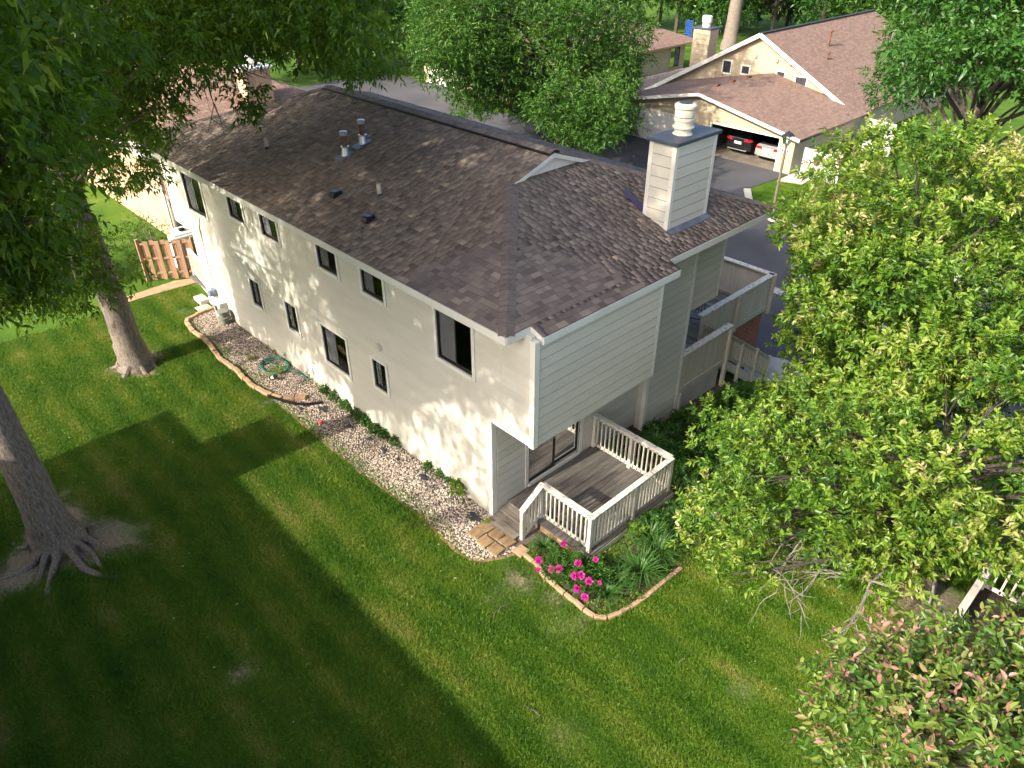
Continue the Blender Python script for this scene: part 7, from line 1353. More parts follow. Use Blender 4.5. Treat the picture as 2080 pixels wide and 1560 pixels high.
t1 = tree('shade_tree', 'big grey-barked shade tree with spreading surface roots at the left edge', [(*TRUNK1, -0.1), (TRUNK1[0], TRUNK1[1], 0.25), (TRUNK1[0] - 0.03, TRUNK1[1] + 0.02, 1.0), (TRUNK1[0] - 0.05, TRUNK1[1], 3.0), (TRUNK1[0] - 0.1, TRUNK1[1], 5.5), (TRUNK1[0] - 0.4, TRUNK1[1] - 0.2, 9.0), (TRUNK1[0] - 0.6, TRUNK1[1] - 0.4, 13.0)],
          [0.60, 0.47, 0.365, 0.315, 0.285, 0.20, 0.10], BLOBS['T1'], 'leaf_ash', 118, 9, 0.18, 0.42, droop=0.28, spread=1.0, upw=0.1, seed=11, limb0=0.42, limbr=0.07, nlimb=0.6, tone0=0.46, shoot=0.36, tvar=0.14)  # crown includes out-of-view blobs added to shade the front roof and near wall
t2 = tree('shade_tree', 'tall grey-trunked shade tree on the lawn reaching over the roof', [(*TRUNK2, -0.1), (TRUNK2[0], TRUNK2[1], 0.2), (TRUNK2[0] - 0.02, TRUNK2[1] + 0.02, 0.9), (TRUNK2[0] - 0.10, TRUNK2[1] + 0.05, 3.0), (TRUNK2[0] - 0.25, TRUNK2[1], 5.6), (TRUNK2[0] - 0.1, TRUNK2[1] - 0.1, 9.0), (TRUNK2[0] + 0.2, TRUNK2[1] - 0.2, 13.0)],
          [0.56, 0.46, 0.38, 0.34, 0.32, 0.22, 0.10], BLOBS['T2'], 'leaf_ash', 118, 9, 0.17, 0.42, droop=0.32, spread=1.0, upw=0.0, seed=12, limb0=0.40, limbr=0.042, nlimb=0.5, limbmax=4.6, tone0=0.52, shoot=0.36, tvar=0.14)
# surface roots of the near tree
def roots(root, spec, seed):
    rr = random.Random(seed)
    for (ang, ln_, r0, kz) in spec:
        p = Vector((0.42 * math.cos(ang), 0.42 * math.sin(ang), 0.26)); pts_ = [p]; rad_ = [r0 * 1.5]; a = ang
        n = 14
        for i in range(n):
            a += rr.uniform(-0.32, 0.32)
            st_ = ln_ / n
            p = p + Vector((math.cos(a) * st_, math.sin(a) * st_, 0))
            p.z = 0.062 + 0.20 * math.exp(-i * 0.7) - 0.035 * (i / n) + rr.uniform(-0.03, 0.02)
            pts_.append(p.copy()); rad_.append(r0 * (1 - 0.72 * i / n) * rr.uniform(0.75, 1.2))
        MB().tube(pts_, rad_, 8).build('root', 'bark', root, True)
roots(t1, [(-1.05, 3.0, 0.065, 0), (-1.5, 3.6, 0.075, 0), (-1.85, 3.4, 0.075, 0), (-2.2, 2.5, 0.065, 0), (-0.7, 1.7, 0.08, 0), (-2.5, 1.7, 0.08, 0), (0.15, 0.9, 0.08, 0), (2.6, 1.2, 0.08, 0), (-1.3, 1.5, 0.06, 0), (1.2, 0.8, 0.09, 0)], 3)
roots(t2, [(-2.4, 0.9, 0.10, 0), (-0.9, 0.6, 0.09, 0), (0.4, 0.5, 0.09, 0), (2.6, 0.7, 0.09, 0), (-1.6, 0.7, 0.09, 0)], 4)
# bare drooping twigs over the roof, growing from the second tree
db = MB(); rr = random.Random(8)
def twigs(mm, p, d, ln_, r0, depth, rr, sag=0.25):
    p, d = Vector(p), Vector(d).normalized(); pts_ = [p.copy()]; n = 6
    for i in range(n):
        d = (d + Vector((rr.gauss(0, .2), rr.gauss(0, .2), rr.gauss(0, .14) - sag * 0.25))).normalized()
        p = p + d * (ln_ / n); pts_.append(p.copy())
        if depth and i > 0 and rr.random() < 0.85:
            twigs(mm, p, d + Vector((rr.gauss(0, .6), rr.gauss(0, .6), rr.gauss(0, .45))), ln_ * rr.uniform(0.35, 0.6), r0 * 0.5, depth - 1, rr, sag)
    mm.tube(pts_, [r0 * (1 - 0.75 * i / n) for i in range(n + 1)], 5, False)
o2 = Vector(t2.location)
for (a, b, ln_, r_) in (((-1.0, 12.4, 8.2), (1, -0.25, -0.08), 3.6, 0.05), ((0.4, 12.2, 8.3), (0.7, -0.9, -0.35), 2.2, 0.028), ((-0.4, 11.6, 8.2), (0.4, -0.9, -0.6), 2.0, 0.024)):
    twigs(db, Vector(a) - o2, b, ln_, r_, 2, rr, 0.35)
db.build('bare_branch', 'twig', t2, True)

tree('street_tree', 'full green tree standing behind the roof ridge by the driveway', [(27.2, 24.6, ZD - 0.1), (27.2, 24.6, ZD + 1.0), (27.3, 24.8, 2.0), (27.5, 24.8, 6.5)], [0.34, 0.26, 0.22, 0.10], BLOBS['T3'], 'leaf_mid', 75, 8, 0.30, 0.32,
     bark='bark_dark', droop=0.15, spread=0.8, upw=0.55, seed=13, tone0=0.45, shoot=0.5, limb0=0.25, limbr=0.08)
b4 = BLOBS['T4']; cx4 = sum(b[0] for b in b4) / len(b4); cy4 = sum(b[1] for b in b4) / len(b4)
tree('street_tree', 'leafy bright green tree at the upper right in front of the far roof', [(cx4, cy4, ZD - 0.1), (cx4, cy4, ZD + 1.5), (cx4 + .2, cy4, 3.0), (cx4, cy4, 9.0)], [0.32, 0.26, 0.2, 0.08], BLOBS['T4'], 'leaf_maple', 90, 8, 0.30, 0.42,
     bark='bark_dark', droop=0.2, spread=0.9, upw=0.4, seed=14, tone0=0.48, shoot=0.45, limb0=0.3)
tree('crabapple_tree', 'tall yellow-green crabapple tree beside the driveway stairs', [(9.6, -3.1, ground(9.6, 0) - 0.1), (9.55, -3.1, 0.2), (9.4, -3.0, 1.5), (9.2, -3.0, 4.5)], [0.20, 0.16, 0.13, 0.05], BLOBS['TB'], 'leaf_crab', 78, 16, 0.150, 0.38,
     bark='bark_dark', six=True, droop=0.22, spread=0.85, upw=0.6, seed=15, tone0=0.37, shoot=0.30, tipy=0.30, limb0=0.3, limbr=0.035, nlimb=0.35, inner=0.74, tvar=0.17, squash=0.55, topb=0.7)
tA = tree('crabapple_tree', 'spreading crabapple tree with bare lower twigs right of the peony bed', [(4.5, -6.3, -0.1), (4.5, -6.3, 0.4), (4.3, -6.1, 1.3), (3.9, -5.7, 3.6)], [0.22, 0.17, 0.14, 0.05], BLOBS['TA'], 'leaf_crab', 98, 16, 0.125, 0.40,
          bark='bark_dark', six=True, droop=0.20, spread=0.85, upw=0.6, seed=16, tone0=0.42, shoot=0.27, tipy=0.28, limb0=0.3, limbr=0.035, nlimb=0.35, inner=0.74, tvar=0.16, squash=0.55, topb=0.7, pieces=300, piecemat='leaf_crab_piece')
oA = Vector(tA.location); db = MB(); rr = random.Random(21)
for (a, b, ln_, r_) in (((3.4, -5.3, 2.3), (-1, 0.35, 0.02), 2.6, 0.035), ((2.6, -5.0, 2.3), (-0.9, -0.25, -0.2), 1.9, 0.026), ((2.5, -5.9, 2.5), (-0.8, 0.1, -0.25), 1.6, 0.028), ((2.0, -6.3, 2.3), (-0.5, 0.6, -0.2), 1.5, 0.022), ((2.4, -6.6, 2.4), (-0.9, -0.3, -0.3), 1.5, 0.02)):
    twigs(db, Vector(a) - oA, b, ln_, r_, 2, rr, 0.12)
db.build('bare_branch', 'twig', tA, True)
tC = tree('red_leaf_tree', 'red-tipped crabapple close to the camera in the lower right corner', [(-1.6, -9.2, -0.1), (-1.6, -9.2, 1.0), (-1.9, -9.0, 3.0), (-2.4, -8.7, 6.0)], [0.17, 0.14, 0.11, 0.04], BLOBS['TC'], 'leaf_pink', 235, 10, 0.092, 0.42,
          bark='bark_dark', six=True, droop=0.15, spread=0.85, upw=0.55, seed=17, tone0=0.44, shoot=0.24, tipy=0.42, limb0=0.4, limbr=0.035, pieces=300, piecemat='leaf_pink_piece', tvar=0.08)

# woods behind the far houses, every tree on its own
BG = []
rr = random.Random(31)
spots = [(62, 58), (66, 52), (71, 47), (72.5, 43), (70.5, 39.5), (73, 36), (76, 32), (78, 27), (37, 52.5), (41, 57), (47, 59), (53, 62), (44, 66), (22, 55), (28, 58), (31, 51), (80, 22), (80, 38), (84, 31), (82, 45), (76, 53)]
word = ['left of the blue tarp', 'behind the far tan cottage', 'right beside the blue tarp', 'behind the tan chimney', 'left of the tall bare trunk', 'right of the tall bare trunk', 'over the far roof ridge', 'at the right end of the far ridge', 'just left of the white garage door', 'above the white garage door', 'right above the white garage door beside the driveway tree', 'behind the driveway tree', 'farthest back above the white garage door', 'behind the salmon chimney', 'right of the salmon chimney under the bough', 'left of the white garage beside the drive']
for i, (x, y) in enumerate(spots):
    H_ = rr.uniform(11, 15); cz = ZD + H_ * 0.52
    bl_ = []
    for q in range(15):
        v = Vector((rr.gauss(0, 1), rr.gauss(0, 1), rr.gauss(0, 1))).normalized()
        s = rr.uniform(0.45, 1)
        bl_.append((x + v.x * s * 3.6, y + v.y * s * 3.6, cz + v.z * s * H_ * 0.42, rr.uniform(1.3, 2.1)))
    plum = i == 5
    lab = 'woodland tree ' + word[i] if i < len(word) else 'green woodland tree in the far row behind the houses'
    if plum: lab = 'dark purple-leaved tree right of the tall bare trunk'
    tree('woodland_tree', lab, [(x, y, ZD - 0.2), (x + 0.1, y, ZD + 4), (x, y + 0.2, ZD + H_ * 0.8)], [0.22, 0.17, 0.06], bl_, 'leaf_plum' if plum else ('leaf_dark' if i % 3 else 'leaf_maple'), 26, 6, 0.55, 0.4, 'woodland row behind the houses',
         bark='bark_dark', droop=0.2, spread=0.9, upw=0.5, seed=50 + i, tone0=0.5 if i % 2 else 0.38, shoot=0.8, nlimb=0.4)
tb = tree('woodland_tree', 'tall thick pale-barked trunk rising behind the far tan chimney', [(66.5, 37.0, ZD - 0.2), (66.5, 37.0, ZD + 1.5), (66.6, 36.8, ZD + 7), (67.2, 36.4, ZD + 14)], [0.95, 0.7, 0.6, 0.4], [(66.5, 36.5, 13, 2.2), (68, 38, 13.5, 2), (65, 35, 14, 2), (68, 34, 12.5, 2)], 'leaf_dark', 26, 6, 0.55, 0.4,
          'woodland row behind the houses', seed=90, shoot=0.8)

# ------------------------------------------------------------------ lawn grass
def patch_mesh(seed, n, rad, hmin, hmax):
    r = np.random.default_rng(seed)
    a = r.uniform(0, 6.28, n); q = rad * np.sqrt(r.random(n))
    b = np.stack([q * np.cos(a), q * np.sin(a), np.zeros(n)], 1)
    h = r.uniform(hmin, hmax, n); th = r.uniform(0, 6.28, n)
    w_ = np.stack([np.cos(th), np.sin(th), np.zeros(n)], 1) * r.uniform(0.0035, 0.0065, n)[:, None]
    ln_ = r.normal(0, 0.55, (n, 2)) * h[:, None]
    tip = b + np.concatenate([ln_, h[:, None]], 1)
    mid = b + np.concatenate([ln_ * 0.35, h[:, None] * 0.62], 1)
    v = np.stack([b - w_, b + w_, mid + w_ * 0.8, mid - w_ * 0.8, tip], 1).reshape(-1, 3)
    i0 = np.arange(n) * 5
    f = np.concatenate([np.stack([i0, i0 + 1, i0 + 2], 1), np.stack([i0, i0 + 2, i0 + 3], 1), np.stack([i0 + 3, i0 + 2, i0 + 4], 1)])
    return fastmesh('grass_patch', v, f)


gm = bpy.data.materials.new('grass_blades'); gm.use_nodes = True
t = gm.node_tree; bs = t.nodes['Principled BSDF']
bs.inputs['Roughness'].default_value = 0.55; bs.inputs['Specular IOR Level'].default_value = 0.25
ge = t.nodes.new('ShaderNodeNewGeometry')
mp = t.nodes.new('ShaderNodeMapping'); mp.inputs['Scale'].default_value = (1.0, 0.55, 1)
t.links.new(ge.outputs['Position'], mp.inputs[0])
n1 = t.nodes.new('ShaderNodeTexNoise'); n1.inputs['Scale'].default_value = 0.75; n1.inputs['Detail'].default_value = 7; n1.inputs['Roughness'].default_value = 0.62
t.links.new(mp.outputs[0], n1.inputs['Vector'])
oi = t.nodes.new('ShaderNodeNewGeometry')
ad = t.nodes.new('ShaderNodeMath'); ad.operation = 'MULTIPLY_ADD'; ad.inputs[1].default_value = 0.16
wv = t.nodes.new('ShaderNodeTexWave'); wv.bands_direction = 'X'
wv.inputs['Scale'].default_value = 0.42; wv.inputs['Distortion'].default_value = 2.2; wv.inputs['Detail'].default_value = 2; wv.inputs['Detail Scale'].default_value = 0.6
t.links.new(ge.outputs['Position'], wv.inputs['Vector'])
a2 = t.nodes.new('ShaderNodeMath'); a2.operation = 'MULTIPLY_ADD'; a2.inputs[1].default_value = 0.13
t.links.new(wv.outputs['Fac'], a2.inputs[0]); t.links.new(n1.outputs['Fac'], a2.inputs[2])
t.links.new(oi.outputs['Random Per Island'], ad.inputs[0]); t.links.new(a2.outputs[0], ad.inputs[2])
r1 = t.nodes.new('ShaderNodeValToRGB')
ramp(r1, [(0.38, (0.040, 0.110, 0.007)), (0.53, (0.072, 0.165, 0.010)), (0.66, (0.112, 0.210, 0.015)), (0.79, (0.190, 0.250, 0.030)), (0.90, (0.32, 0.30, 0.09))])
t.links.new(ad.outputs[0], r1.inputs[0])
t.links.new(r1.outputs[0], bs.inputs['Base Color'])
tr = t.nodes.new('ShaderNodeBsdfTranslucent'); mx = t.nodes.new('ShaderNodeMixShader'); mx.inputs[0].default_value = 0.3
t.links.new(r1.outputs[0], tr.inputs[0]); t.links.new(bs.outputs[0], mx.inputs[1]); t.links.new(tr.outputs[0], mx.inputs[2])
t.links.new(mx.outputs[0], t.nodes['Material Output'].inputs[0])

patches = []
for k in range(4):
    pm = patch_mesh(100 + k, 260, 0.30, 0.022, 0.060)
    pm.materials.append(gm)
    patches.append(bpy.data.objects.new('grass_patch_source', pm))          # only instanced, never linked to the scene


def grass_field(name, label, regions, spacing, seed):
    rr_ = random.Random(seed)
    P_, rot, scl, idx = [], [], [], []
    for (xa, xb, ya, yb) in regions:
        nx_, ny_ = int((xb - xa) / spacing), int((yb - ya) / spacing)
        for i in range(nx_):
            for j in range(ny_):
                x = xa + (i + rr_.random()) * spacing; y_ = ya + (j + rr_.random()) * spacing
                if inpoly(x, y_, GRAVEL) or inpoly(x, y_, BED): continue
                if -0.25 < x < 9 and -0.0 < y_ < 16.5: continue
                if -1.15 < x < 0.0 and 0.0 < y_ < 15: continue
                if y_ > 16.95 and -6.6 < x < 0.8: continue
                if -0.42 < x < 0.5 and -0.2 < y_ < 0.2: continue
                b_ = bare(x, y_)
                if rr_.random() < b_ * 1.35: continue
                P_.append((x, y_, ground(x, y_) - 0.004 - 0.012 * b_)); rot.append(rr_.uniform(0, 6.28))
                tall = 1.0
                if inpoly(x + 0.22, y_, GRAVEL) or inpoly(x + 0.16, y_ + 0.16, BED) or inpoly(x, y_ + 0.22, BED): tall = 1.18
                if min(math.hypot(x - TRUNK1[0], y_ - TRUNK1[1]), math.hypot(x - TRUNK2[0], y_ - TRUNK2[1])) < 0.95: tall = 1.3
                if rr_.random() < 0.008: tall = 1.5
                tall *= 1 + 0.12 * math.sin(x * 2.1 + 1.3 * math.sin(y_ * 0.9)) * math.cos(y_ * 1.7 + x)
                scl.append(rr_.uniform(0.8, 1.25) * (1 - 0.35 * b_) * tall)
                idx.append(rr_.randrange(4))
    me_ = bpy.data.meshes.new(name); me_.from_pydata(P_, [], [])
    for nm, tp_, dat in (('rot', 'FLOAT', rot), ('scl', 'FLOAT', scl), ('idx', 'INT', idx)):
        a = me_.attributes.new(nm, tp_, 'POINT'); a.data.foreach_set('value', dat)
    o = bpy.data.objects.new(name, me_); col.objects.link(o); tag(o, label, 'grass', kind='stuff')
    ng = bpy.data.node_groups.new(name, 'GeometryNodeTree')
    ng.interface.new_socket('Geometry', in_out='INPUT', socket_type='NodeSocketGeometry')
    ng.interface.new_socket('Geometry', in_out='OUTPUT', socket_type='NodeSocketGeometry')
    N_ = ng.nodes; L_ = ng.links
    gi = N_.new('NodeGroupInput'); go = N_.new('NodeGroupOutput')
    jn = N_.new('GeometryNodeGeometryToInstance')
    for p_ in reversed(patches):
        oi_ = N_.new('GeometryNodeObjectInfo'); oi_.inputs[0].default_value = p_; oi_.inputs['As Instance'].default_value = False
        L_.new(oi_.outputs['Geometry'], jn.inputs[0])
    ip = N_.new('GeometryNodeInstanceOnPoints'); ip.inputs['Pick Instance'].default_value = True
    def at_(nm, ty):
        n = N_.new('GeometryNodeInputNamedAttribute'); n.data_type = ty; n.inputs[0].default_value = nm; return n.outputs['Attribute']
    cx = N_.new('ShaderNodeCombineXYZ'); L_.new(at_('rot', 'FLOAT'), cx.inputs[2])
    e2r = N_.new('FunctionNodeEulerToRotation'); L_.new(cx.outputs[0], e2r.inputs[0])
    L_.new(gi.outputs[0], ip.inputs['Points']); L_.new(jn.outputs[0], ip.inputs['Instance'])
    L_.new(at_('idx', 'INT'), ip.inputs['Instance Index']); L_.new(e2r.outputs[0], ip.inputs['Rotation']); L_.new(at_('scl', 'FLOAT'), ip.inputs['Scale'])
    L_.new(ip.outputs[0], go.inputs[0])
    mo = o.modifiers.new('scatter', 'NODES'); mo.node_group = ng
    return len(P_)


grass_field('grass', 'short green lawn grass around the cream house', [(-10.5, 0.0, -8.5, 19.0), (0.0, 6.5, -9.5, 0.2)], 0.165, 5)
grass_field('roadside_grass', 'sunlit grass patch around the lamp post across the street', [(25.8, 33.5, -2.0, 11.3)], 0.30, 6)

# ------------------------------------------------------------------ bed plants
def blades(name, label, loc, n, h, spread, seed, mat='blade', w_=0.011, cat='plant', group=None, tone0=0.5):
    r = np.random.default_rng(seed)
    a = r.uniform(0, 6.28, n); hh = h * r.uniform(0.6, 1.15, n); sp = spread * r.uniform(0.35, 1.15, n)
    dir_ = np.stack([np.cos(a), np.sin(a), 0 * a], 1); sd_ = np.stack([-np.sin(a), np.cos(a), 0 * a], 1)
    b = dir_ * r.uniform(0, 0.07, n)[:, None]
    K = 6; V = []
    for i in range(K):
        s = i / (K - 1)
        c = b + dir_ * (sp * s ** 1.3)[:, None] + np.array([0, 0, 1]) * (hh * (1.9 * s - 1.25 * s * s * r.uniform(0.85, 1.15, n)))[:, None]
        ww = w_ * (1 - s ** 2) + 0.0012
        V.append(c - sd_ * ww); V.append(c + sd_ * ww)
    v = np.stack(V, 1).reshape(-1, 3); i0 = np.arange(n) * 2 * K
    f = np.concatenate([np.stack([i0 + 2 * k, i0 + 2 * k + 1, i0 + 2 * k + 3, i0 + 2 * k + 2], 1) for k in range(K - 1)])
    tn = np.tile(np.clip(r.normal(tone0, 0.18, n), 0, 1), K - 1)
    o = obj(name, fastmesh(name, v, f, tn), mat); o.location = loc
    return tag(o, label, cat, group)


blades('daylily', 'small grassy daylily at the corner of the deck steps', (0.05, -0.30, 0.0), 75, 0.32, 0.34, 1, tone0=0.65)
LL = [((0.02, -2.02, 0.0), 110, 0.46, 0.48, 'grassy daylily clump at the point of the peony bed'), ((0.42, -2.05, 0), 110, 0.46, 0.46, 'grassy daylily clump second from the point of the bed'), ((0.85, -2.2, 0), 210, 0.62, 0.6, 'large grassy daylily clump at the lower edge of the bed'),
      ((1.55, -2.1, 0), 190, 0.6, 0.6, 'grassy daylily clump under the crabapple leaves'), ((1.75, -1.75, 0), 180, 0.6, 0.55, 'grassy daylily clump below the deck lattice'), ((3.7, -1.1, 0), 110, 0.6, 0.4, 'dark grassy clump right of the deck railing'), ((4.4, 0.1, 0), 110, 0.6, 0.4, 'dark grassy clump below the chimney wall'), ((2.5, -2.0, 0), 110, 0.5, 0.5, 'grassy clump in the shade at the right end of the bed')]
for i, (l, n, h, s, lab) in enumerate(LL): blades('daylily', lab, l, n, h, s, 10 + i, tone0=0.6, group='grassy clumps in the flower bed')


def leafy(name, label, regions, n, ln, wr, mat, hgt, seed, cat='plant', group=None, tone0=0.5, kind=None, parent=None, loc=(0, 0, 0), k=5, upw=0.8):
    """low leafy growth: shoots standing in discs (x, y, radius)"""
    r = np.random.default_rng(seed)
    wts = np.array([q[2] ** 2 for q in regions]); wts = wts / wts.sum()
    P_ = []
    for q, wq in zip(regions, wts):
        m_ = max(4, int(n * wq)); a = r.uniform(0, 6.28, m_); rr_ = q[2] * np.sqrt(r.random(m_))
        z = hgt * np.sqrt(np.clip(1 - (rr_ / q[2]) ** 2, 0.05, 1)) * r.uniform(0.35, 1.0, m_)
        gx_ = q[0] + rr_ * np.cos(a); gy_ = q[1] + rr_ * np.sin(a)
        P_.append(np.stack([gx_, gy_, z + np.array([ground(x + loc[0], 0) for x in gx_]) - loc[2]], 1))
    p = np.concatenate(P_); n_ = len(p)
    d = unit(np.array([0, 0, upw]) + r.normal(0, 0.5, (n_, 3)))
    base, ld, nn, ll, tt = shoots_to_leaves(p, d, np.full(n_, ln * 1.6), k, ln, 1.0, 0.25, np.full(n_, tone0) + r.normal(0, 0.15, n_), 0.25, r)
    base[:, 2] = np.maximum(base[:, 2], 0.012 + np.interp(base[:, 0] + loc[0], [a for a, b in HX], [b for a, b in HX]) - loc[2])
    v, f, nf = leaf_arrays(base, ld, nn, ll, wr, 0.15, False)
    o = obj(name, fastmesh(name, v, f, np.repeat(tt, nf)), mat, parent); o.location = loc
    if label: tag(o, label, cat, group, kind)
    return o


# peony bush with its flowers
peo = thing('peony_bush', 'peony bush with magenta flowers at the corner of the deck', 'peony', (0, 0, 0))
o = leafy('foliage', None, [(-0.30, -1.0, 0.24), (0.0, -1.25, 0.30), (-0.15, -1.6, 0.30), (0.2, -1.55, 0.28), (-0.05, -0.85, 0.26), (0.25, -1.85, 0.2)], 640, 0.105, 0.30, 'leaf_cover', 0.52, 41, parent=peo, k=8, tone0=0.6)
MT['petal'] = mk_tone('petal_magenta', [(0, (0.50, 0.012, 0.22)), (0.5, (0.72, 0.03, 0.36)), (1, (0.85, 0.16, 0.55))], trans=0.25, rough=0.5)
FL = [(0.05, -0.85, 0.075), (-0.63, -0.82, 0.085), (-0.55, -1.11, 0.09), (-0.50, -1.26, 0.085), (-0.80, -0.97, 0.055), (-0.09, -1.38, 0.085), (0.17, -1.60, 0.06), (-0.40, -1.55, 0.085), (-0.29, -1.63, 0.085), (-0.34, -1.87, 0.085), (-0.57, -1.80, 0.085), (-0.65, -2.06, 0.085), (-0.21, -2.03, 0.05)]
for i, (x, y, r_) in enumerate(FL):
    r = np.random.default_rng(300 + i); n = 46
    z = 0.50 + 0.05 * math.sin(i * 2.3)
    if x < -0.45: z, x, y = z - 0.22, x + 0.14, y + 0.13
    # flowers were read off at 0.6 m height; nearer the edge they nod lower
    v = unit(r.normal(size=(n, 3)) + np.array([0, 0, 0.5]))
    base = v * r_ * 0.35; ld = unit(v + r.normal(0, 0.25, (n, 3))); nn = r.normal(size=(n, 3)); nn = unit(nn - ld * (nn * ld).sum(1, keepdims=True))
    vv_, ff_, nf = leaf_arrays(base, ld, nn, np.full(n, r_ * 0.85), 0.95, 0.0, True)
    fo = obj('flower', fastmesh('flower', vv_ * 0.86, ff_, np.repeat(np.clip(r.normal(0.5, 0.22, n), 0, 1), nf)), 'petal', peo)
    fo.location = (x, y, z + 0.08)
    cxp, cyp = max(-0.38, min(0.3, x + 0.15)), max(-1.85, min(-0.7, y + 0.12))
    MB().tube(curve3((cxp, cyp, 0.02), (x, y, z + 0.06), (0, 0, 0.12), 6), 0.006, 5).build('stem', MT['leaf_cover'], peo)

leafy('ground_cover', 'low green creeper along the foot of the long wall', [(-0.09, 7.9, 0.16), (-0.10, 7.4, 0.17), (-0.10, 6.9, 0.18), (-0.10, 6.4, 0.16), (-0.10, 6.0, 0.2), (-0.12, 5.5, 0.18), (-0.11, 5.1, 0.15), (-0.10, 4.7, 0.15), (-0.06, 3.35, 0.14), (-0.06, 2.95, 0.12), (-0.05, 2.6, 0.12)], 620, 0.075, 0.8, 'leaf_cover', 0.22, 42, 'plant', kind='stuff', tone0=0.5)
leafy('weed', 'broad-leaved weed against the wall near the deck corner', [(-0.10, 2.15, 0.14), (-0.12, 2.3, 0.12)], 26, 0.12, 0.85, 'leaf_lime', 0.36, 43, 'plant', tone0=0.2)
leafy('weed', 'small weed sprouting at the foot of the deck step', [(-0.28, 1.05, 0.07)], 14, 0.07, 0.4, 'leaf_lime', 0.12, 44, 'plant', tone0=0.3)
leafy('weed', 'yellow-green feathery weed growing through the hose coil', [(-0.60, 9.72, 0.27)], 80, 0.07, 0.3, 'leaf_lime', 0.16, 45, 'plant', tone0=0.7)
leafy('weed', 'small yellow-green weed beyond the hose coil', [(-0.75, 10.9, 0.11)], 40, 0.06, 0.3, 'leaf_lime', 0.1, 46, 'plant', tone0=0.6)
leafy('weed', 'low weeds against the wall below the far lower windows', [(-0.08, 11.2, 0.1), (-0.08, 10.8, 0.1), (-0.07, 9.9, 0.09), (-0.08, 8.6, 0.1), (-0.1, 8.3, 0.08)], 50, 0.06, 0.5, 'leaf_lime', 0.10, 47, 'plant', tone0=0.25, kind='stuff')
leafy('climbing_plant', 'bright green hosta-like plant below the deck lattice', [(1.72, -1.42, 0.2), (1.6, -1.62, 0.16)], 40, 0.15, 0.6, 'leaf_lime', 0.38, 48, 'plant', tone0=0.15)
leafy('bed_weeds', 'low yellow-green weeds along the brick edge of the peony bed', [(-0.25, -2.2, 0.2), (0.1, -2.35, 0.2), (-0.15, -0.3, 0.2), (0.2, -0.6, 0.2), (0.7, -1.5, 0.3), (1.1, -1.5, 0.25), (0.5, -2.45, 0.15), (-0.35, -1.95, 0.12), (0.9, -1.9, 0.3), (1.3, -2.3, 0.25), (2.0, -2.3, 0.35), (0.45, -1.35, 0.25), (0.6, -1.8, 0.25)], 950, 0.06, 0.45, 'leaf_lime', 0.10, 49, 'plant', kind='stuff', tone0=0.25)
leafy('shade_planting', 'mass of dark green ground plants in the bed right of the deck', [(3.7, 0.5, 0.45), (4.3, -0.3, 0.6), (4.0, -1.2, 0.6), (3.9, -2.0, 0.6), (5.0, 0.3, 0.5), (5.3, -0.8, 0.7), (6.2, 0.2, 0.6), (6.6, -0.8, 0.7), (7.4, -0.2, 0.6), (2.9, -1.9, 0.5), (2.2, -1.55, 0.35), (8.2, 0.0, 0.6), (5.0, -1.9, 0.7), (3.0, -2.4, 0.4)], 3200, 0.11, 0.6, 'leaf_cover', 0.50, 50, 'plant', kind='stuff', tone0=0.45)
# little sprig that fell on the roof
sp_ = MB(); rr = random.Random(2)
sx, sy = 0.16, 5.55
pz = lambda x: EZ + S * (x - EX) + 0.03
sp_.tube([(sx - 0.15, sy - 0.25, pz(sx - 0.15)), (sx, sy, pz(sx)), (sx + 0.3, sy + 0.28, pz(sx + 0.3) + 0.03)], [0.01, 0.008, 0.004], 6)
sp_.tube([(sx, sy, pz(sx)), (sx + 0.02, sy + 0.16, pz(sx) + 0.03)], 0.004, 5)
tag(sp_.build('fallen_twig', 'twig'), 'broken leafy twig lying on the roof by the black vent', 'twig')
# fallen twigs and pale litter on the lawn
for i, (x, y, a, ln_, wh) in enumerate(((-1.9, -0.9, 0.5, 0.5, 'left of the peony bed'), (-2.7, -2.9, 1.3, 0.4, 'low in the middle of the lawn'), (-0.2, -3.9, 0.2, 0.35, 'below the peony bed'), (-1.75, 5.2, 0.9, 0.3, 'beside the gravel edging'))):
    mm = MB(); twigs(mm, (x, y, 0.045), (math.cos(a), math.sin(a), 0.0), ln_, 0.006, 1, random.Random(60 + i), 0.0)
    for j in range(len(mm.v)): mm.v[j] = (mm.v[j][0], mm.v[j][1], max(0.03, min(0.07, mm.v[j][2])))
    tag(mm.build('fallen_twig', 'twig'), 'thin fallen twig on the lawn ' + wh, 'twig', 'twigs on the lawn')
lf = np.random.default_rng(77); n = 170
px = np.stack([lf.uniform(-6.5, 3.5, n), lf.uniform(-6.5, 12, n), np.full(n, 0.045)], 1)
ok = np.array([not inpoly(a, b, GRAVEL) and not inpoly(a, b, BED) and not (a > -0.3 and b > -0.1) for a, b, c in px]); px = px[ok]; n = len(px)
ld = unit(lf.normal(size=(n, 3)) * np.array([1, 1, 0.15])); nn = np.tile(np.array([0, 0, 1.0]), (n, 1)) + lf.normal(0, 0.3, (n, 3)); nn = unit(nn - ld * (nn * ld).sum(1, keepdims=True))
v, f, nf = leaf_arrays(px, ld, nn, lf.uniform(0.03, 0.075, n), 0.4, 0.0, False)
MT['litter'] = mk_tone('fallen_leaf', [(0, (0.16, 0.22, 0.05)), (1, (0.45, 0.42, 0.25))], rough=0.6)
tag(obj('leaf_litter', fastmesh('leaf_litter', v, f, np.repeat(lf.random(n), nf)), 'litter'), 'scattered pale fallen leaves on the lawn', 'leaves', kind='stuff')

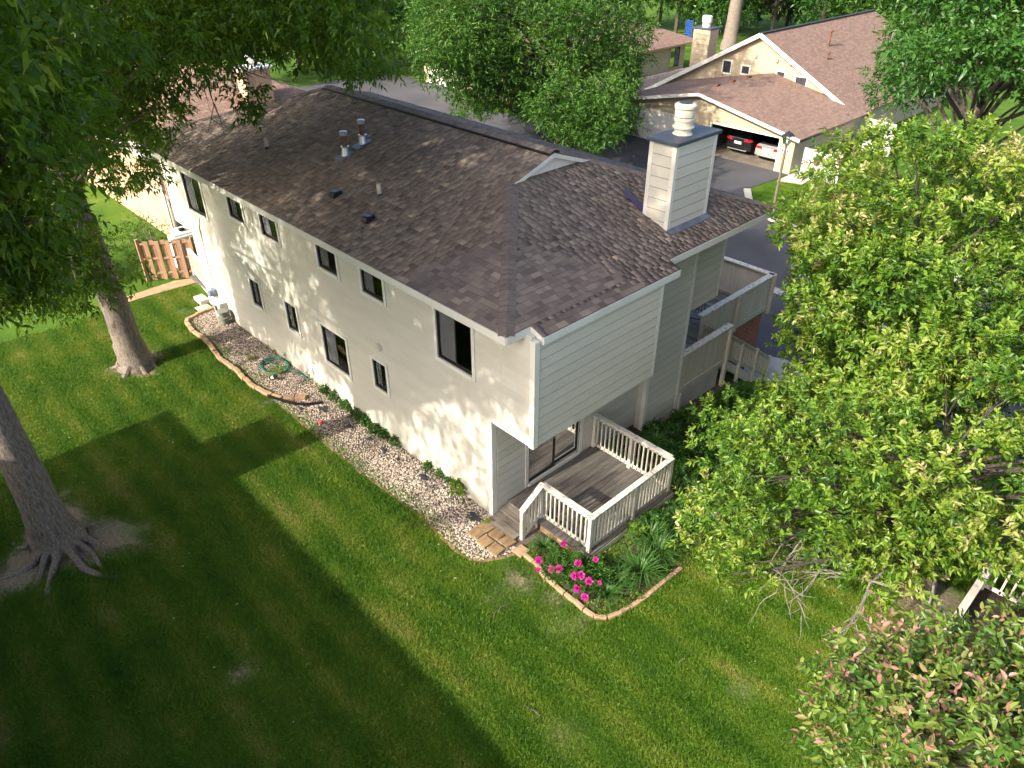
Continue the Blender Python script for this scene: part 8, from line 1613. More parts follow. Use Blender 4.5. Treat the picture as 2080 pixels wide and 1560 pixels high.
# ------------------------------------------------------------------ neighbouring buildings
def slab(parent, pts, th, mat, name='roof'):
    """roof plane with real thickness (pts on top)"""
    return MB().prism([(p[0], p[1], p[2] - th) for p in pts], (0, 0, th)).build(name, mat, parent)


def plain_wall(parent, P, u0, u1, z0, z1, mat, holes=(), name='wall', d0=-0.1, d1=0.0):
    s = MB()
    for a, b, c, d in splitrects(u0, u1, z0, z1, holes):
        s.quadbox([P(a, c, d0), P(b, c, d0), P(b, c, d1), P(a, c, d1), P(a, d, d0), P(b, d, d0), P(b, d, d1), P(a, d, d1)])
    return s.build(name, mat, parent)


# salmon townhouse beyond the far end
ph = thing('townhouse', 'salmon-pink townhouse with brown roof beyond the far end, half behind leaves', 'house', (0, 0, 0))
PX0, PX1, PY0, PY1, PE = 1.15, 9.6, 20.3, 33.0, 3.75
siding(ph, wallmap('x', PX0, -1), PY0 + 0.05, PY1, 2.2, PE, mat='pink_siding', exp=0.3)
siding(ph, wallmap('x', PX0 + 0.25, -1), PY0 + 0.05, PY1, -0.2, 2.2, mat='pink_siding', exp=0.3)
siding(ph, wallmap('y', PY0, -1), PX0 + 0.05, PX1, -0.2, PE, mat='pink_siding', exp=0.3)
MB().box((PX0, PY0 + .02, 2.14), (PX0 + 0.3, PY1, 2.2)).build('overhang_soffit', 'pink_siding', ph)
hw = (PX1 - PX0) / 2 + 0.5; xm = (PX0 + PX1) / 2; zr = PE + 0.1 + 0.4 * hw
c = [(PX0 - 0.5, PY0 - 0.5, PE + 0.1), (PX1 + 0.5, PY0 - 0.5, PE + 0.1), (PX1 + 0.5, PY1 + 0.5, PE + 0.1), (PX0 - 0.5, PY1 + 0.5, PE + 0.1)]
r0_, r1_ = (xm, PY0 - 0.5 + hw, zr), (xm, PY1 + 0.5 - hw, zr)
rp_ = MB()
rp_.poly([c[0], c[1], r0_]); rp_.poly([c[1], c[2], r1_, r0_]); rp_.poly([c[2], c[3], r1_]); rp_.poly([c[3], c[0], r0_, r1_])
rp_.poly([(a, b, d - 0.16) for a, b, d in reversed(c)])
for i in range(4):
    a, b = c[i], c[(i + 1) % 4]; rp_.poly([(a[0], a[1], a[2] - 0.16), (b[0], b[1], b[2] - 0.16), b, a])
rp_.build('roof', 'roof_x', ph)
for a, b in ((c[0], c[1]), (c[3], c[0])):
    MB().bar((a[0] - 0.01, a[1] - 0.01, a[2] - 0.09), (b[0] - 0.01, b[1] - 0.01, b[2] - 0.09), 0.06, 0.15).build('gutter', 'white', ph)
MB().tube([(PX0 - 0.42, PY0 - 0.45, PE - 0.05), (PX0 - 0.12, PY0 - 0.12, PE - 0.35), (PX0 - 0.12, PY0 - 0.12, 0.1)], 0.05, 8).build('downspout', 'white', ph)
MB().tube([(PX0 - 0.12, PY0 + 3.2, 2.35), (PX0 - 0.14, PY0 + 0.5, 2.25), (PX0 - 0.02, PY0 + 0.05, 2.0), (PX0 + 0.02, PY0 - 0.12, 1.7), (PX0 + 0.02, PY0 - 0.12, 0.1)], 0.045, 8).build('downspout', 'white', ph)
pc = MB().box((5.55, 21.4, 4.0), (6.65, 22.1, 5.75)).build('chimney', 'pink_siding', ph)
MB().box((5.45, 21.3, 5.75), (6.75, 22.2, 5.83)).build('cap', 'white', pc)
for q in range(7):
    MB().box((5.56, 21.385, 4.05 + q * 0.24), (6.64, 21.40, 4.27 + q * 0.24)).build('siding_board', 'pink_siding', pc)
MB().lathe((6.05, 21.75, 5.83), [(0.22, 0), (0.18, 0.05), (0.18, 0.16), (0.26, 0.18), (0.26, 0.24), (0.2, 0.26), (0.2, 0.36), (0.27, 0.38), (0.27, 0.44), (0.1, 0.5), (0, 0.5)], 20).build('flue', 'white', pc, True)
# shadow-box fence, rear railing, covered grill, shrub
fe = thing('wooden_fence', 'brown board-on-board fence panel past the far corner of the house', 'fence', (0, 0, 0))
fa, fb = Vector((-0.85, 18.37, 0)), Vector((0.62, 17.32, 0)); fd = (fb - fa).normalized(); fn = Vector((fd.y, -fd.x, 0))
Ln = (fb - fa).length; n = 10
for i in range(n):
    p = fa + fd * (Ln * (i + 0.5) / n)
    MB().bar(p + fn * (0.04 if i % 2 else -0.04) + Vector((0, 0, 0.06)), p + fn * (0.04 if i % 2 else -0.04) + Vector((0, 0, 1.5)), 0.14, 0.02, fn).build('fence_board', 'brown_fence', fe)
for z in (0.3, 0.85, 1.4):
    MB().bar(fa + Vector((0, 0, z)), fb + Vector((0, 0, z)), 0.04, 0.07).build('rail', 'brown_fence', fe)
for s in (0, 1):
    p = fa.lerp(fb, s); MB().box((p.x - 0.05, p.y - 0.05, 0), (p.x + 0.05, p.y + 0.05, 1.58)).build('post', 'brown_fence', fe)
rr_ = thing('deck_railing', 'white baluster railing of the rear deck at the far end of the wall', 'railing', (0, 0, 0))
rail(rr_, (0.14, 15.35), (0.40, 17.2), 0.25, 0.25, 0.95, 14, capw=0.12)
for (x, y) in ((0.14, 15.32), (0.40, 17.22)): MB().box((x - 0.045, y - 0.045, 0), (x + 0.045, y + 0.045, 1.2)).build('post', 'railpaint', rr_)
MB().box((0.2, 15.3, 0.18), (3.0, 17.2, 0.25)).build('floor', 'deckwood', rr_)
lattice(rr_, (0.15, 15.4, 0), (0.38, 17.1, 0), 0.0, 0.18, (1, 0, 0))
gc = thing('covered_grill', 'white covered grill behind the brown fence', 'grill', (0.75, 18.6, 0))
MB().prism([(-0.42, -0.28, 0.0), (0.42, -0.28, 0), (0.42, 0.28, 0), (-0.42, 0.28, 0)], (0, 0, 1.28)).build('cover', 'white', gc, bevel=0.06)
MB().prism([(-0.34, -0.22, 1.28), (0.34, -0.22, 1.28), (0.26, 0.2, 1.42), (-0.26, 0.2, 1.42)], (0, 0, 0.05)).build('cover_top', 'white', gc, bevel=0.03)
MB().box((-0.05, -0.1, 1.40), (0.13, 0.05, 1.475)).build('vent_flap', 'bronze', gc)
tree('garden_shrub', 'rounded green shrub below the salmon wall behind the fence', [(0.35, 20.7, -0.05), (0.35, 20.7, 0.5), (0.35, 20.7, 1.0)], [0.06, 0.05, 0.02], [(0.35, 20.6, 0.7, 0.6), (-0.2, 21.3, 0.7, 0.6), (0.3, 21.6, 0.9, 0.6), (-0.8, 21.8, 0.6, 0.6), (0.6, 20.0, 0.5, 0.5), (-0.3, 20.4, 0.4, 0.5)], 'leaf_mid', 190, 8, 0.11, 0.4, seed=70, shoot=0.22, tone0=0.5, cat='shrub')

tree('garden_shrub', 'dark leafy shrub left of the brown fence, half behind the second trunk', [(-2.2, 20.0, -0.05), (-2.2, 20.0, 0.6), (-2.2, 20.0, 1.4)], [0.07, 0.05, 0.02], [(-2.2, 19.9, 1.0, 0.7), (-1.6, 20.3, 0.7, 0.6), (-2.9, 20.2, 0.9, 0.7), (-3.5, 20.7, 0.8, 0.7), (-2.5, 20.9, 1.3, 0.7), (-1.8, 19.4, 0.5, 0.5), (-3.0, 19.4, 0.6, 0.6), (-4.2, 21.0, 0.9, 0.8)], 'leaf_dark', 170, 8, 0.13, 0.42, seed=71, shoot=0.25, tone0=0.55, cat='shrub')

# far house with the open garage
gh = thing('garage_house', 'tan house with white-trimmed gable and a two-car garage standing open', 'house', (0, 0, 0))
GX, GY0, GY1 = 32.84, 11.63, 24.55
GA = 18.1
OP = (12.58, 17.16, ZD - 0.3, -0.20); D2 = (19.1, 23.7, ZD - 0.3, -0.24)
top = [((GA, 1.30), -0.205), ((GA, 1.30), 0.205)]
siding(gh, wallmap('x', GX, -1), GY0 + 0.06, GY1, ZD, 1.28, [OP, D2], exp=0.30, mat='tan_siding', top=top, blen=4, sheath=False)
s = MB()
for a, b, c_, d_ in splitrects(GY0, GY1, ZD - 0.1, -0.0, [OP, D2]): s.box((GX, a, c_), (GX + 0.12, b, d_))
s.prism([(GX + 0.001, GY0, -0.0), (GX + 0.001, GY1, 0.0), (GX + 0.001, GA, 1.29)], (0.11, 0, 0))
s.build('wall', 'tan_siding', gh)
siding(gh, wallmap('y', GY0, -1), GX + 0.05, 41.0, ZD, 0.0, exp=0.30, mat='tan_siding')
plain_wall(gh, wallmap('y', GY1, 1), GX, 41, ZD, 0.0, 'tan_siding')
for (a, b) in ((GX - 0.03, GY0 - 0.02),):
    MB().box((a, b, ZD), (a + 0.1, b + 0.1, -0.02)).build('corner_trim', 'tan_siding', gh)
def gtrim(P, u0, u1, z0, z1, w_, mat='white'):
    m = MB(); q = lambda a, b, c_, d_: m.quadbox([P(a, c_, 0), P(b, c_, 0), P(b, c_, .05), P(a, c_, .05), P(a, d_, 0), P(b, d_, 0), P(b, d_, .05), P(a, d_, .05)])
    q(u0 - w_, u0, z0, z1 + w_); q(u1, u1 + w_, z0, z1 + w_); q(u0, u1, z1, z1 + w_)
    return m.build('door_casing', mat, gh)
PG = wallmap('x', GX, -1)
gtrim(PG, OP[0], OP[1], ZD, OP[3], 0.09); gtrim(PG, D2[0], D2[1], ZD, D2[3], 0.09)
gd = MB().box((GX + 0.02, D2[0], ZD), (GX + 0.06, D2[1], D2[3])).build('garage_door', 'white', gh)
for i in range(4):
    for j in range(8):
        a = D2[0] + 0.08 + j * (D2[1] - D2[0] - 0.1) / 8; z = ZD + 0.06 + i * 0.46
        MB().box((GX + 0.005, a, z), (GX + 0.019, a + 0.46, z + 0.36)).build('door_panel', 'white', gd)
# garage inside: floor, back and dividing wall, stored things
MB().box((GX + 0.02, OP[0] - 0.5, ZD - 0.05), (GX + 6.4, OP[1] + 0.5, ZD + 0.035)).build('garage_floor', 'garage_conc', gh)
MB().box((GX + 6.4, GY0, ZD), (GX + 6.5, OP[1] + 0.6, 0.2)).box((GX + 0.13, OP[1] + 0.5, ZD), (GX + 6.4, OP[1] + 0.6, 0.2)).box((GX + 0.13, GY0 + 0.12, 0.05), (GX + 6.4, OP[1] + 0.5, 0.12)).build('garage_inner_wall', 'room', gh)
# garage roof with white rakes
e0, e1 = GY0 - 0.45, GY1 + 0.45
zz = lambda y: 1.47 - 0.205 * abs(y - GA)
slab(gh, [(GX - 0.45, e0, zz(e0)), (41.2, e0, zz(e0)), (41.2, GA, zz(GA)), (GX - 0.45, GA, zz(GA))], 0.10, 'roof_x')
slab(gh, [(GX - 0.45, GA + 0.001, zz(GA)), (41.2, GA + 0.001, zz(GA)), (41.2, e1, zz(e1)), (GX - 0.45, e1, zz(e1))], 0.10, 'roof_x')
for a, b in ((e0, GA), (e1, GA)):
    MB().bar((GX - 0.47, a, zz(a) - 0.07), (GX - 0.47, b, zz(b) - 0.07), 0.03, 0.19).build('rake_board', 'white', gh)
MB().bar((GX - 0.45, e0 - 0.02, zz(e0) - 0.08), (41, e0 - 0.02, zz(e0) - 0.08), 0.08, 0.12).build('gutter', 'bronze', gh)
for x in (35.2, 37.0, 38.9):
    MB().prism([(x, GA + 0.5, zz(GA + 0.5) + 0.002), (x + 0.35, GA + 0.5, zz(GA + 0.5) + 0.002), (x + 0.35, GA + 0.8, zz(GA + .8) + 0.002), (x, GA + 0.8, zz(GA + .8) + 0.002)], (0, 0, 0.12)).build('roof_vent', 'rust', gh)
# the two-storey part behind
HX0 = 41.2; HA, HZ = 19.35, 3.78
hs0, hs1 = 0.522, 0.545
hz = lambda y: HZ - (hs0 * (HA - y) if y < HA else hs1 * (y - HA))
siding(gh, wallmap('x', HX0, -1), 12.2, 28.5, ZD, HZ - 0.12, [(21.35, 22.05, 0.98, 1.80), (19.9, 20.55, 1.12, 1.62), (17.25, 17.9, 1.12, 1.62), (15.65, 16.5, 0.62, 1.50)], exp=0.34, mat='tan_siding', top=[((HA, HZ - 0.15), -hs1), ((HA, HZ - 0.15), hs0)], blen=4.5, sheath=False)
MB().prism([(HX0 + 0.001, 12.2, ZD), (HX0 + 0.001, 28.5, ZD), (HX0 + 0.001, 28.5, hz(28.5) - 0.16), (HX0 + 0.001, HA, HZ - 0.16), (HX0 + 0.001, 12.2, hz(12.2) - 0.16)], (0.1, 0, 0)).build('wall', 'tan_siding', gh)
PH = wallmap('x', HX0 - 0.022, -1)
for (a, b, c_, d_) in ((21.4, 22.0, 1.0, 1.76), (19.95, 20.5, 1.14, 1.6), (17.3, 17.85, 1.14, 1.6), (15.7, 16.45, 0.66, 1.46)):
    wn = MB()
    for (q0, q1, q2, q3) in ((a - .1, a, c_ - .1, d_ + .1), (b, b + .1, c_ - .1, d_ + .1), (a, b, d_, d_ + .1), (a, b, c_ - .1, c_)):
        wn.quadbox([PH(q0, q2, 0), PH(q1, q2, 0), PH(q1, q2, .05), PH(q0, q2, .05), PH(q0, q3, 0), PH(q1, q3, 0), PH(q1, q3, .05), PH(q0, q3, .05)])
    wn = wn.build('window', 'white', gh)
    m_ = (a + b) / 2
    for q0, q1 in ((a, m_ - .02), (m_ + .02, b)):
        MB().quadbox([PH(q0, c_, .01), PH(q1, c_, .01), PH(q1, c_, .02), PH(q0, c_, .02), PH(q0, d_, .01), PH(q1, d_, .01), PH(q1, d_, .02), PH(q0, d_, .02)]).build('pane', 'dark_pane', wn)
    MB().quadbox([PH(m_ - .02, c_, .005), PH(m_ + .02, c_, .005), PH(m_ + .02, c_, .03), PH(m_ - .02, c_, .03), PH(m_ - .02, d_, .005), PH(m_ + .02, d_, .005), PH(m_ + .02, d_, .03), PH(m_ - .02, d_, .03)]).build('mullion', 'bronze', wn)
for (y, z) in ((19.6, 2.25), (18.0, 2.15), (17.0, 2.1), (22.6, 0.85), (22.0, 0.85), (15.2, 0.45)):
    MB().box((HX0 - 0.16, y - 0.1, z), (HX0 - 0.02, y + 0.1, z + 0.16)).build('vent_hood', 'tan_siding', gh)
HE = 58.0
slab(gh, [(HX0 - 0.4, 11.85, hz(11.85)), (HE, 11.85, hz(11.85)), (HE, HA, HZ), (HX0 - 0.4, HA, HZ)], 0.12, 'roof_x')
slab(gh, [(HX0 - 0.4, HA + 0.001, HZ), (HE, HA + 0.001, HZ), (HE, 29.0, hz(29.0)), (HX0 - 0.4, 29.0, hz(29.0))], 0.12, 'roof_x')
for a in (11.85, 29.0):
    MB().bar((HX0 - 0.42, a, hz(a) - 0.08), (HX0 - 0.42, HA, HZ - 0.08), 0.03, 0.26).build('rake_board', 'white', gh)
MB().bar((HX0 - 0.3, HA, HZ + 0.02), (HE, HA, HZ + 0.02), 0.3, 0.06).build('ridge_vent', 'bronze', gh)
plain_wall(gh, wallmap('y', 12.2, -1), HX0, HE - 0.5, ZD, hz(12.2) - 0.12, 'tan_siding')
plain_wall(gh, wallmap('x', HE - 0.5, 1), 12.2, 28.5, ZD, 0.5, 'tan_siding')
for (x, y, h, r_) in ((46.5, 17.2, 0.9, 0.08), (44.6, 16.2, 0.35, 0.06), (54.5, 16.9, 0.6, 0.06)):
    MB().lathe((x, y, hz(y)), [(r_, -0.1), (r_, h), (r_ * 1.9, h + 0.02), (r_ * 1.9, h + 0.1), (0, h + 0.14)], 12).build('flue_pipe', 'rust', gh, True)
cc = MB().box((43.0, 24.6, -1.0), (44.1, 26.0, 3.25)).build('chimney', 'tan_siding', gh)
z = -0.5
while z < 3.2:
    MB().box((42.975, 24.6, z), (42.999, 26.0, z + 0.325)).box((43.0, 24.575, z), (44.1, 24.599, z + 0.325)).build('siding_board', 'tan_siding', cc); z += 0.34
MB().box((42.9, 24.5, 3.25), (44.2, 26.1, 3.35)).build('cap', 'capmetal', cc)
MB().lathe((43.5, 25.3, 3.35), [(0.3, 0), (0.3, 0.3), (0.36, 0.32), (0.36, 0.7), (0.3, 0.75), (0, 0.78)], 18).build('flue', 'white', cc, True)
# covered porch end with downspout at the right corner
MB().tube([(40.7, 11.75, hz(11.85) - 0.1), (40.9, 12.0, hz(11.85) - 0.5), (40.9, 12.0, ZD)], 0.06, 8).build('downspout', 'white', gh)
# wall lantern and number plaques
wl = MB().lathe((GX - 0.12, 12.05, -0.42), [(0.03, 0.0), (0.09, 0.05), (0.10, 0.2), (0.13, 0.22), (0.02, 0.32)], 10).build('wall_lantern', 'white', gh)
for (y, z) in ((12.28, -0.80), (11.95, -0.80)):
    pq = MB().box((GX - 0.05, y - 0.11, z - 0.13), (GX - 0.026, y + 0.11, z + 0.13)).build('number_plaque', 'white', gh)
    MB().box((GX - 0.056, y - 0.05, z - 0.08), (GX - 0.051, y + 0.05, z + 0.0)).box((GX - 0.056, y - 0.04, z + 0.015), (GX - 0.051, y + 0.04, z + 0.08)).build('numeral', 'bronze', pq)

# white board screens right of the garage, flower baskets
def board_fence(name, label, a, b, z0, z1, n, mat='white', thick=0.03):
    f_ = thing(name, label, 'fence', (0, 0, 0)); a, b = Vector((*a, 0)), Vector((*b, 0)); d = (b - a); Ln = d.length; d /= Ln; nn = Vector((d.y, -d.x, 0))
    for i in range(n):
        p = a + d * (Ln * (i + 0.5) / n)
        MB().bar(p + Vector((0, 0, z0)), p + Vector((0, 0, z1 + random.uniform(-0.02, 0.02))), Ln / n * 0.88, thick, nn).build('fence_board', mat, f_)
    for z in (z0 + 0.3, z1 - 0.25): MB().bar(a - nn * 0.04 + Vector((0, 0, z)), b - nn * 0.04 + Vector((0, 0, z)), 0.04, 0.09).build('rail', mat, f_)
    return f_
board_fence('board_fence', 'white vertical-board fence beside the open garage', (32.6, 10.9), (33.2, 8.9), ZD, -0.35, 9)
board_fence('board_fence', 'white vertical-board screen at the right end of the far house', (40.6, 10.9), (40.2, 9.0), ZD, -0.1, 9)
for (x, y, z, lab) in ((32.75, 10.15, -1.0, 'terracotta flower basket hanging on the white fence by the garage'), (40.1, 9.9, -0.6, 'flower basket hanging on the white screen of the far house')):
    hb = thing('flower_basket', lab, 'flower basket', (x, y, z))
    MT.setdefault('terracotta', mk('terracotta', (0.33, 0.13, 0.07), rough=0.8))
    MB().lathe((0, 0, 0), [(0.02, -0.2), (0.12, -0.16), (0.18, 0.0), (0.15, 0.0)], 12).build('pot', 'terracotta', hb, True)
    MB().tube([(0, 0, 0), (0.0, 0, 0.55)], 0.012, 5).build('hanger', 'bronze', hb)
    leafy('foliage', None, [(0, 0, 0.24)], 60, 0.09, 0.5, 'leaf_maple', 0.25, 80, parent=hb, loc=(0, 0, 0))

# cars in the garage: nose in, tails towards us
def car(name, label, loc, paint, L_, W_, H_, suv, rotz=0.0):
    """x = 0 at the tail, running forwards along +x"""
    c_ = thing(name, label, 'car', loc); c_.rotation_euler = (0, 0, R(rotz))
    hw = W_ / 2
    def loft(name, secs, mat, bev=0.0):
        m = MB()
        for (x, half, z0, z1, cr) in secs:
            m.v += [(x, -half, z0), (x, -half * 1.0, (z0 * .4 + z1 * .6)), (x, -half + cr, z1), (x, half - cr, z1), (x, half, (z0 * .4 + z1 * .6)), (x, half, z0)]
        for i in range(len(secs) - 1):
            for k in range(6):
                k2 = (k + 1) % 6; a = i * 6
                m.f.append((a + k, a + k2, a + 6 + k2, a + 6 + k))
        m.f.append((5, 4, 3, 2, 1, 0)); e = (len(secs) - 1) * 6; m.f.append(tuple(e + k for k in range(6)))
        o_ = m.build(name, mat, c_, True, 0.03)
        o_.modifiers['bevel'].segments = 3
        return o_
    if suv:
        loft('body', [(0.0, hw * .86, .45, .95, .06), (0.06, hw * .95, .32, 1.02, .08), (0.5, hw, .25, 1.05, .08), (2.5, hw, .25, 1.02, .08), (3.9, hw * .97, .25, .98, .1), (L_ - .1, hw * .85, .3, .85, .15), (L_, hw * .75, .4, .7, .15)], paint)
        loft('cabin', [(0.12, hw * .84, .98, 1.05, .05), (0.45, hw * .80, .98, H_ - .06, .18), (0.8, hw * .80, .98, H_, .2), (2.2, hw * .82, .98, H_, .2), (3.3, hw * .86, .97, 1.05, .06)], 'car_glass')
        MB().box((0.5, -hw * .62, H_ - .02), (2.3, hw * .62, H_ + .025)).build('roof_panel', paint, c_, bevel=0.02)
        MB().prism([(0.28, -hw * .62, H_ - .12), (0.55, -hw * .62, H_ - .0), (0.55, -hw * .62, H_ + .04), (0.22, -hw * .62, H_ - .06)], (0, hw * 1.24, 0)).build('spoiler', paint, c_)
        lz, lh = 0.86, 0.16
    else:
        loft('body', [(0.0, hw * .84, .45, .86, .06), (0.05, hw * .94, .3, .92, .08), (0.4, hw, .22, .96, .1), (2.5, hw, .22, .92, .08), (3.9, hw * .97, .22, .88, .1), (L_ - .1, hw * .85, .28, .74, .15), (L_, hw * .75, .35, .6, .15)], paint)
        loft('cabin', [(0.62, hw * .80, .90, .96, .05), (1.35, hw * .74, .90, H_ - .04, .2), (1.8, hw * .74, .90, H_, .2), (2.4, hw * .76, .9, H_ - .03, .2), (3.4, hw * .84, .86, .94, .06)], 'car_glass')
        MB().box((1.4, -hw * .56, H_ - .025), (2.4, hw * .56, H_ + .015)).build('roof_panel', paint, c_, bevel=0.02)
        MB().box((0.10, -hw * .72, .945), (0.14, hw * .72, .975)).build('boot_lip', paint, c_)
        lz, lh = 0.72, 0.15
    for sgn in (-1, 1):
        MB().quadbox([(-0.015, sgn * hw * .42, lz), (-0.015, sgn * hw * .86, lz + .02), (0.16, sgn * hw * .985, lz + .03), (0.10, sgn * hw * .45, lz), (-0.005, sgn * hw * .46, lz + lh), (-0.005, sgn * hw * .86, lz + lh), (0.16, sgn * hw * .985, lz + lh), (0.10, sgn * hw * .45, lz + lh)]).build('tail_light', 'tail_red', c_)
        for xw in (0.85, L_ - 0.9):
            w1 = MB().tube([(xw, sgn * (hw - .22), .33), (xw, sgn * (hw - .0), .33)], .335, 22).build('wheel', 'black_plastic', c_)
            MB().tube([(xw, sgn * (hw - .03), .33), (xw, sgn * (hw + .008), .33)], .21, 16).build('rim', 'galv', w1)
        MB().box((2.45, sgn * hw, .98), (2.62, sgn * (hw + .2), 1.1)).build('wing_mirror', paint, c_, bevel=0.02)
        MB().tube([(-0.02, sgn * hw * .6, .33), (0.1, sgn * hw * .6, .33)], .04, 10).build('exhaust', 'galv', c_)
    MB().box((-0.03, -.24, lz - (.18 if suv else .12)), (-0.012, .24, lz - (.03 if suv else -.02))).build('number_plate', 'white', c_)
    MB().box((-0.04, -hw * .7, .30), (-0.0, hw * .7, .36)).build('bumper_strip', 'galv', c_, bevel=0.01)
    MB().box((-0.03, -hw * .72, lz + lh + .01), (-0.005, hw * .72, lz + lh + .03)).build('chrome_strip', 'galv', c_)
    return c_
MT['paint_black'] = mk('car_paint_black', (0.012, 0.012, 0.014), rough=0.18, spec=0.6)
MT['paint_silver'] = mk('car_paint_silver', (0.58, 0.57, 0.55), (0.52, 0.51, 0.49), rough=0.28, metal=0.5, spec=0.6)
MT['car_glass'] = mk('car_glass', (0.012, 0.014, 0.016), rough=0.06, spec=0.7)
MT['tail_red'] = mk('tail_lamp_red', (0.42, 0.012, 0.014), (0.3, 0.01, 0.012), rough=0.2, spec=0.6)
car('parked_car', 'black sport utility vehicle parked nose-in in the open garage', (34.0, 15.85, ZD + 0.035), 'paint_black', 4.6, 1.86, 1.62, True)
car('parked_car', 'silver sedan parked nose-in beside the black car in the garage', (33.9, 13.75, ZD + 0.035), 'paint_silver', 4.75, 1.80, 1.42, False)

# lamp post
lp = thing('lamp_post', 'wooden lamp post with black lantern on the grass across the street', 'lamp post', (27.96, 9.76, ZD))
MT['postwood'] = mk('post_wood_grey', (0.20, 0.155, 0.115), (0.14, 0.105, 0.08), scale=8, rough=0.85, stretch=(3, 3, 0.4))
MB().tube([(0, 0, -0.1), (0, 0, 3.05)], [0.075, 0.06], 12).build('post', 'postwood', lp, True)
MB().lathe((0, 0, 3.0), [(0.07, 0), (0.09, 0.05), (0.05, 0.09)], 12).build('collar', 'galv', lp, True)
MB().quadbox([(-.11, -.11, 3.1), (.11, -.11, 3.1), (.11, .11, 3.1), (-.11, .11, 3.1), (-.2, -.2, 3.5), (.2, -.2, 3.5), (.2, .2, 3.5), (-.2, .2, 3.5)]).build('lantern_glass', 'glass', lp)
for sx in (-1, 1):
    for sy in (-1, 1): MB().bar((sx * .11, sy * .11, 3.09), (sx * .2, sy * .2, 3.5), .02, .02, (1, 0, 0)).build('lantern_bar', 'black_plastic', lp)
MB().quadbox([(-.25, -.25, 3.5), (.25, -.25, 3.5), (.25, .25, 3.5), (-.25, .25, 3.5), (-.1, -.1, 3.66), (.1, -.1, 3.66), (.1, .1, 3.66), (-.1, .1, 3.66)]).build('lantern_roof', 'black_plastic', lp)
MB().lathe((0, 0, 3.66), [(0.05, 0), (0.05, 0.04), (0.0, 0.08)], 8).build('finial', 'black_plastic', lp)

# pale garage house further along the drive (seen left of and through the tree)
g2 = thing('garage_house', 'pale garage front half hidden behind the driveway tree', 'house', (0, 0, 0))
D3 = (40.6, 45.9, ZD - .3, -0.2)
plain_wall(g2, wallmap('x', 33.4, -1), 34.5, 46.3, ZD, 0.1, 'pink_siding', [D3])
siding(g2, wallmap('x', 33.4, -1), 34.5, 46.3, ZD, 0.1, [D3], exp=0.34, mat='pink_siding', sheath=False)
gd = MB().box((33.42, D3[0], ZD), (33.46, D3[1], D3[3])).build('garage_door', 'white', g2)
for i in range(4):
    MB().box((33.405, D3[0] + .05, ZD + .04 + i * .46), (33.419, D3[1] - .05, ZD + .44 + i * .46)).build('door_panel', 'white', gd)
plain_wall(g2, wallmap('y', 34.5, -1), 33.4, 44.0, ZD, 0.1, 'pink_siding'); plain_wall(g2, wallmap('y', 46.3, 1), 33.4, 44.0, ZD, 0.1, 'pink_siding')
z2 = lambda y: 1.75 - 0.22 * abs(y - 40.4)
for a in (34.0, 46.8):
    slab(g2, [(32.9, a, z2(a)), (46, a, z2(a)), (46, 40.4, z2(40.4)), (32.9, 40.4, z2(40.4))] if a < 41 else [(32.9, 40.401, z2(40.4)), (46, 40.401, z2(40.4)), (46, a, z2(a)), (32.9, a, z2(a))], .1, 'roof_x')
    MB().bar((32.88, a, z2(a) - .07), (32.88, 40.4, z2(40.4) - .07), .03, .2).build('rake_board', 'white', g2)
MB().prism([(33.41, 34.5, 0.1), (33.41, 46.3, 0.1), (33.41, 40.4, 1.5)], (.08, 0, 0)).build('gable_wall', 'pink_siding', g2)

# tan cottage and picket fence beyond the garage
tc = thing('tan_cottage', 'low tan cottage with brown hip roof beyond the white picket fence', 'house', (0, 0, 0))
siding(tc, wallmap('y', 33.6, -1), 44.0, 53.4, ZD, 0.45, [(51.2, 52.6, -1.55, 0.1)], exp=0.34, mat='tan_siding')
siding(tc, wallmap('x', 53.4, 1), 33.65, 42, ZD, 0.45, exp=0.34, mat='tan_siding')
window(tc, wallmap('y', 33.58, -1), 51.2, 52.6, -1.55, 0.1, tmat='tan_siding', curtain=('curtain_green', 'curtain_green'))
dm = MB().box((46.0, 33.52, ZD), (47.0, 33.57, 0.1)).build('door', 'bronze', tc)
plain_wall(tc, wallmap('x', 44.0, -1), 33.6, 42, ZD, .45, 'tan_siding')
q = [(43.2, 32.8, .5), (54.4, 32.8, .5), (54.4, 43.0, .5), (43.2, 43.0, .5)]; rz_ = .5 + .38 * 5.1
rt = MB(); rt.poly([q[0], q[1], (49.3, 37.9, rz_), (48.3, 37.9, rz_)]); rt.poly([q[1], q[2], (49.3, 37.9, rz_)]); rt.poly([q[2], q[3], (48.3, 37.9, rz_), (49.3, 37.9, rz_)]); rt.poly([q[3], q[0], (48.3, 37.9, rz_)])
rt.poly([(a, b, c_ - .15) for a, b, c_ in reversed(q)])
for i in range(4):
    a, b = q[i], q[(i + 1) % 4]; rt.poly([(a[0], a[1], a[2] - .15), (b[0], b[1], b[2] - .15), b, a])
rt.build('roof', 'roof_x', tc)
MB().bar((43.2, 32.78, .42), (54.4, 32.78, .42), .06, .14).build('gutter', 'edge_tan', tc)
fc = thing('picket_fence', 'weathered white picket fence behind the garage roof', 'fence', (0, 0, 0))
n = 62
for i in range(n):
    x = 39.6 + 10.2 * i / n
    MB().box((x, 29.4, ZD), (x + 0.125, 29.43, -0.55 + random.uniform(-.03, .03))).build('picket', 'picket', fc)
for z in (-1.7, -0.9): MB().box((39.6, 29.44, z), (49.8, 29.49, z + .1)).build('rail', 'picket', fc)
tp = thing('blue_tarp', 'blue tarp hanging between the trunks at the edge of the woods', 'tarp', (69.5, 44.3, ZD))
tm = MB(); row = []
for i in range(13):
    u = i / 12; row.append([(0.05 * math.sin(i * 1.1) + 0.2 * u, -0.5 + 1.0 * u, 0.05 + 1.75 * v / 8 + 0.03 * math.sin(i)) for v in range(9)])
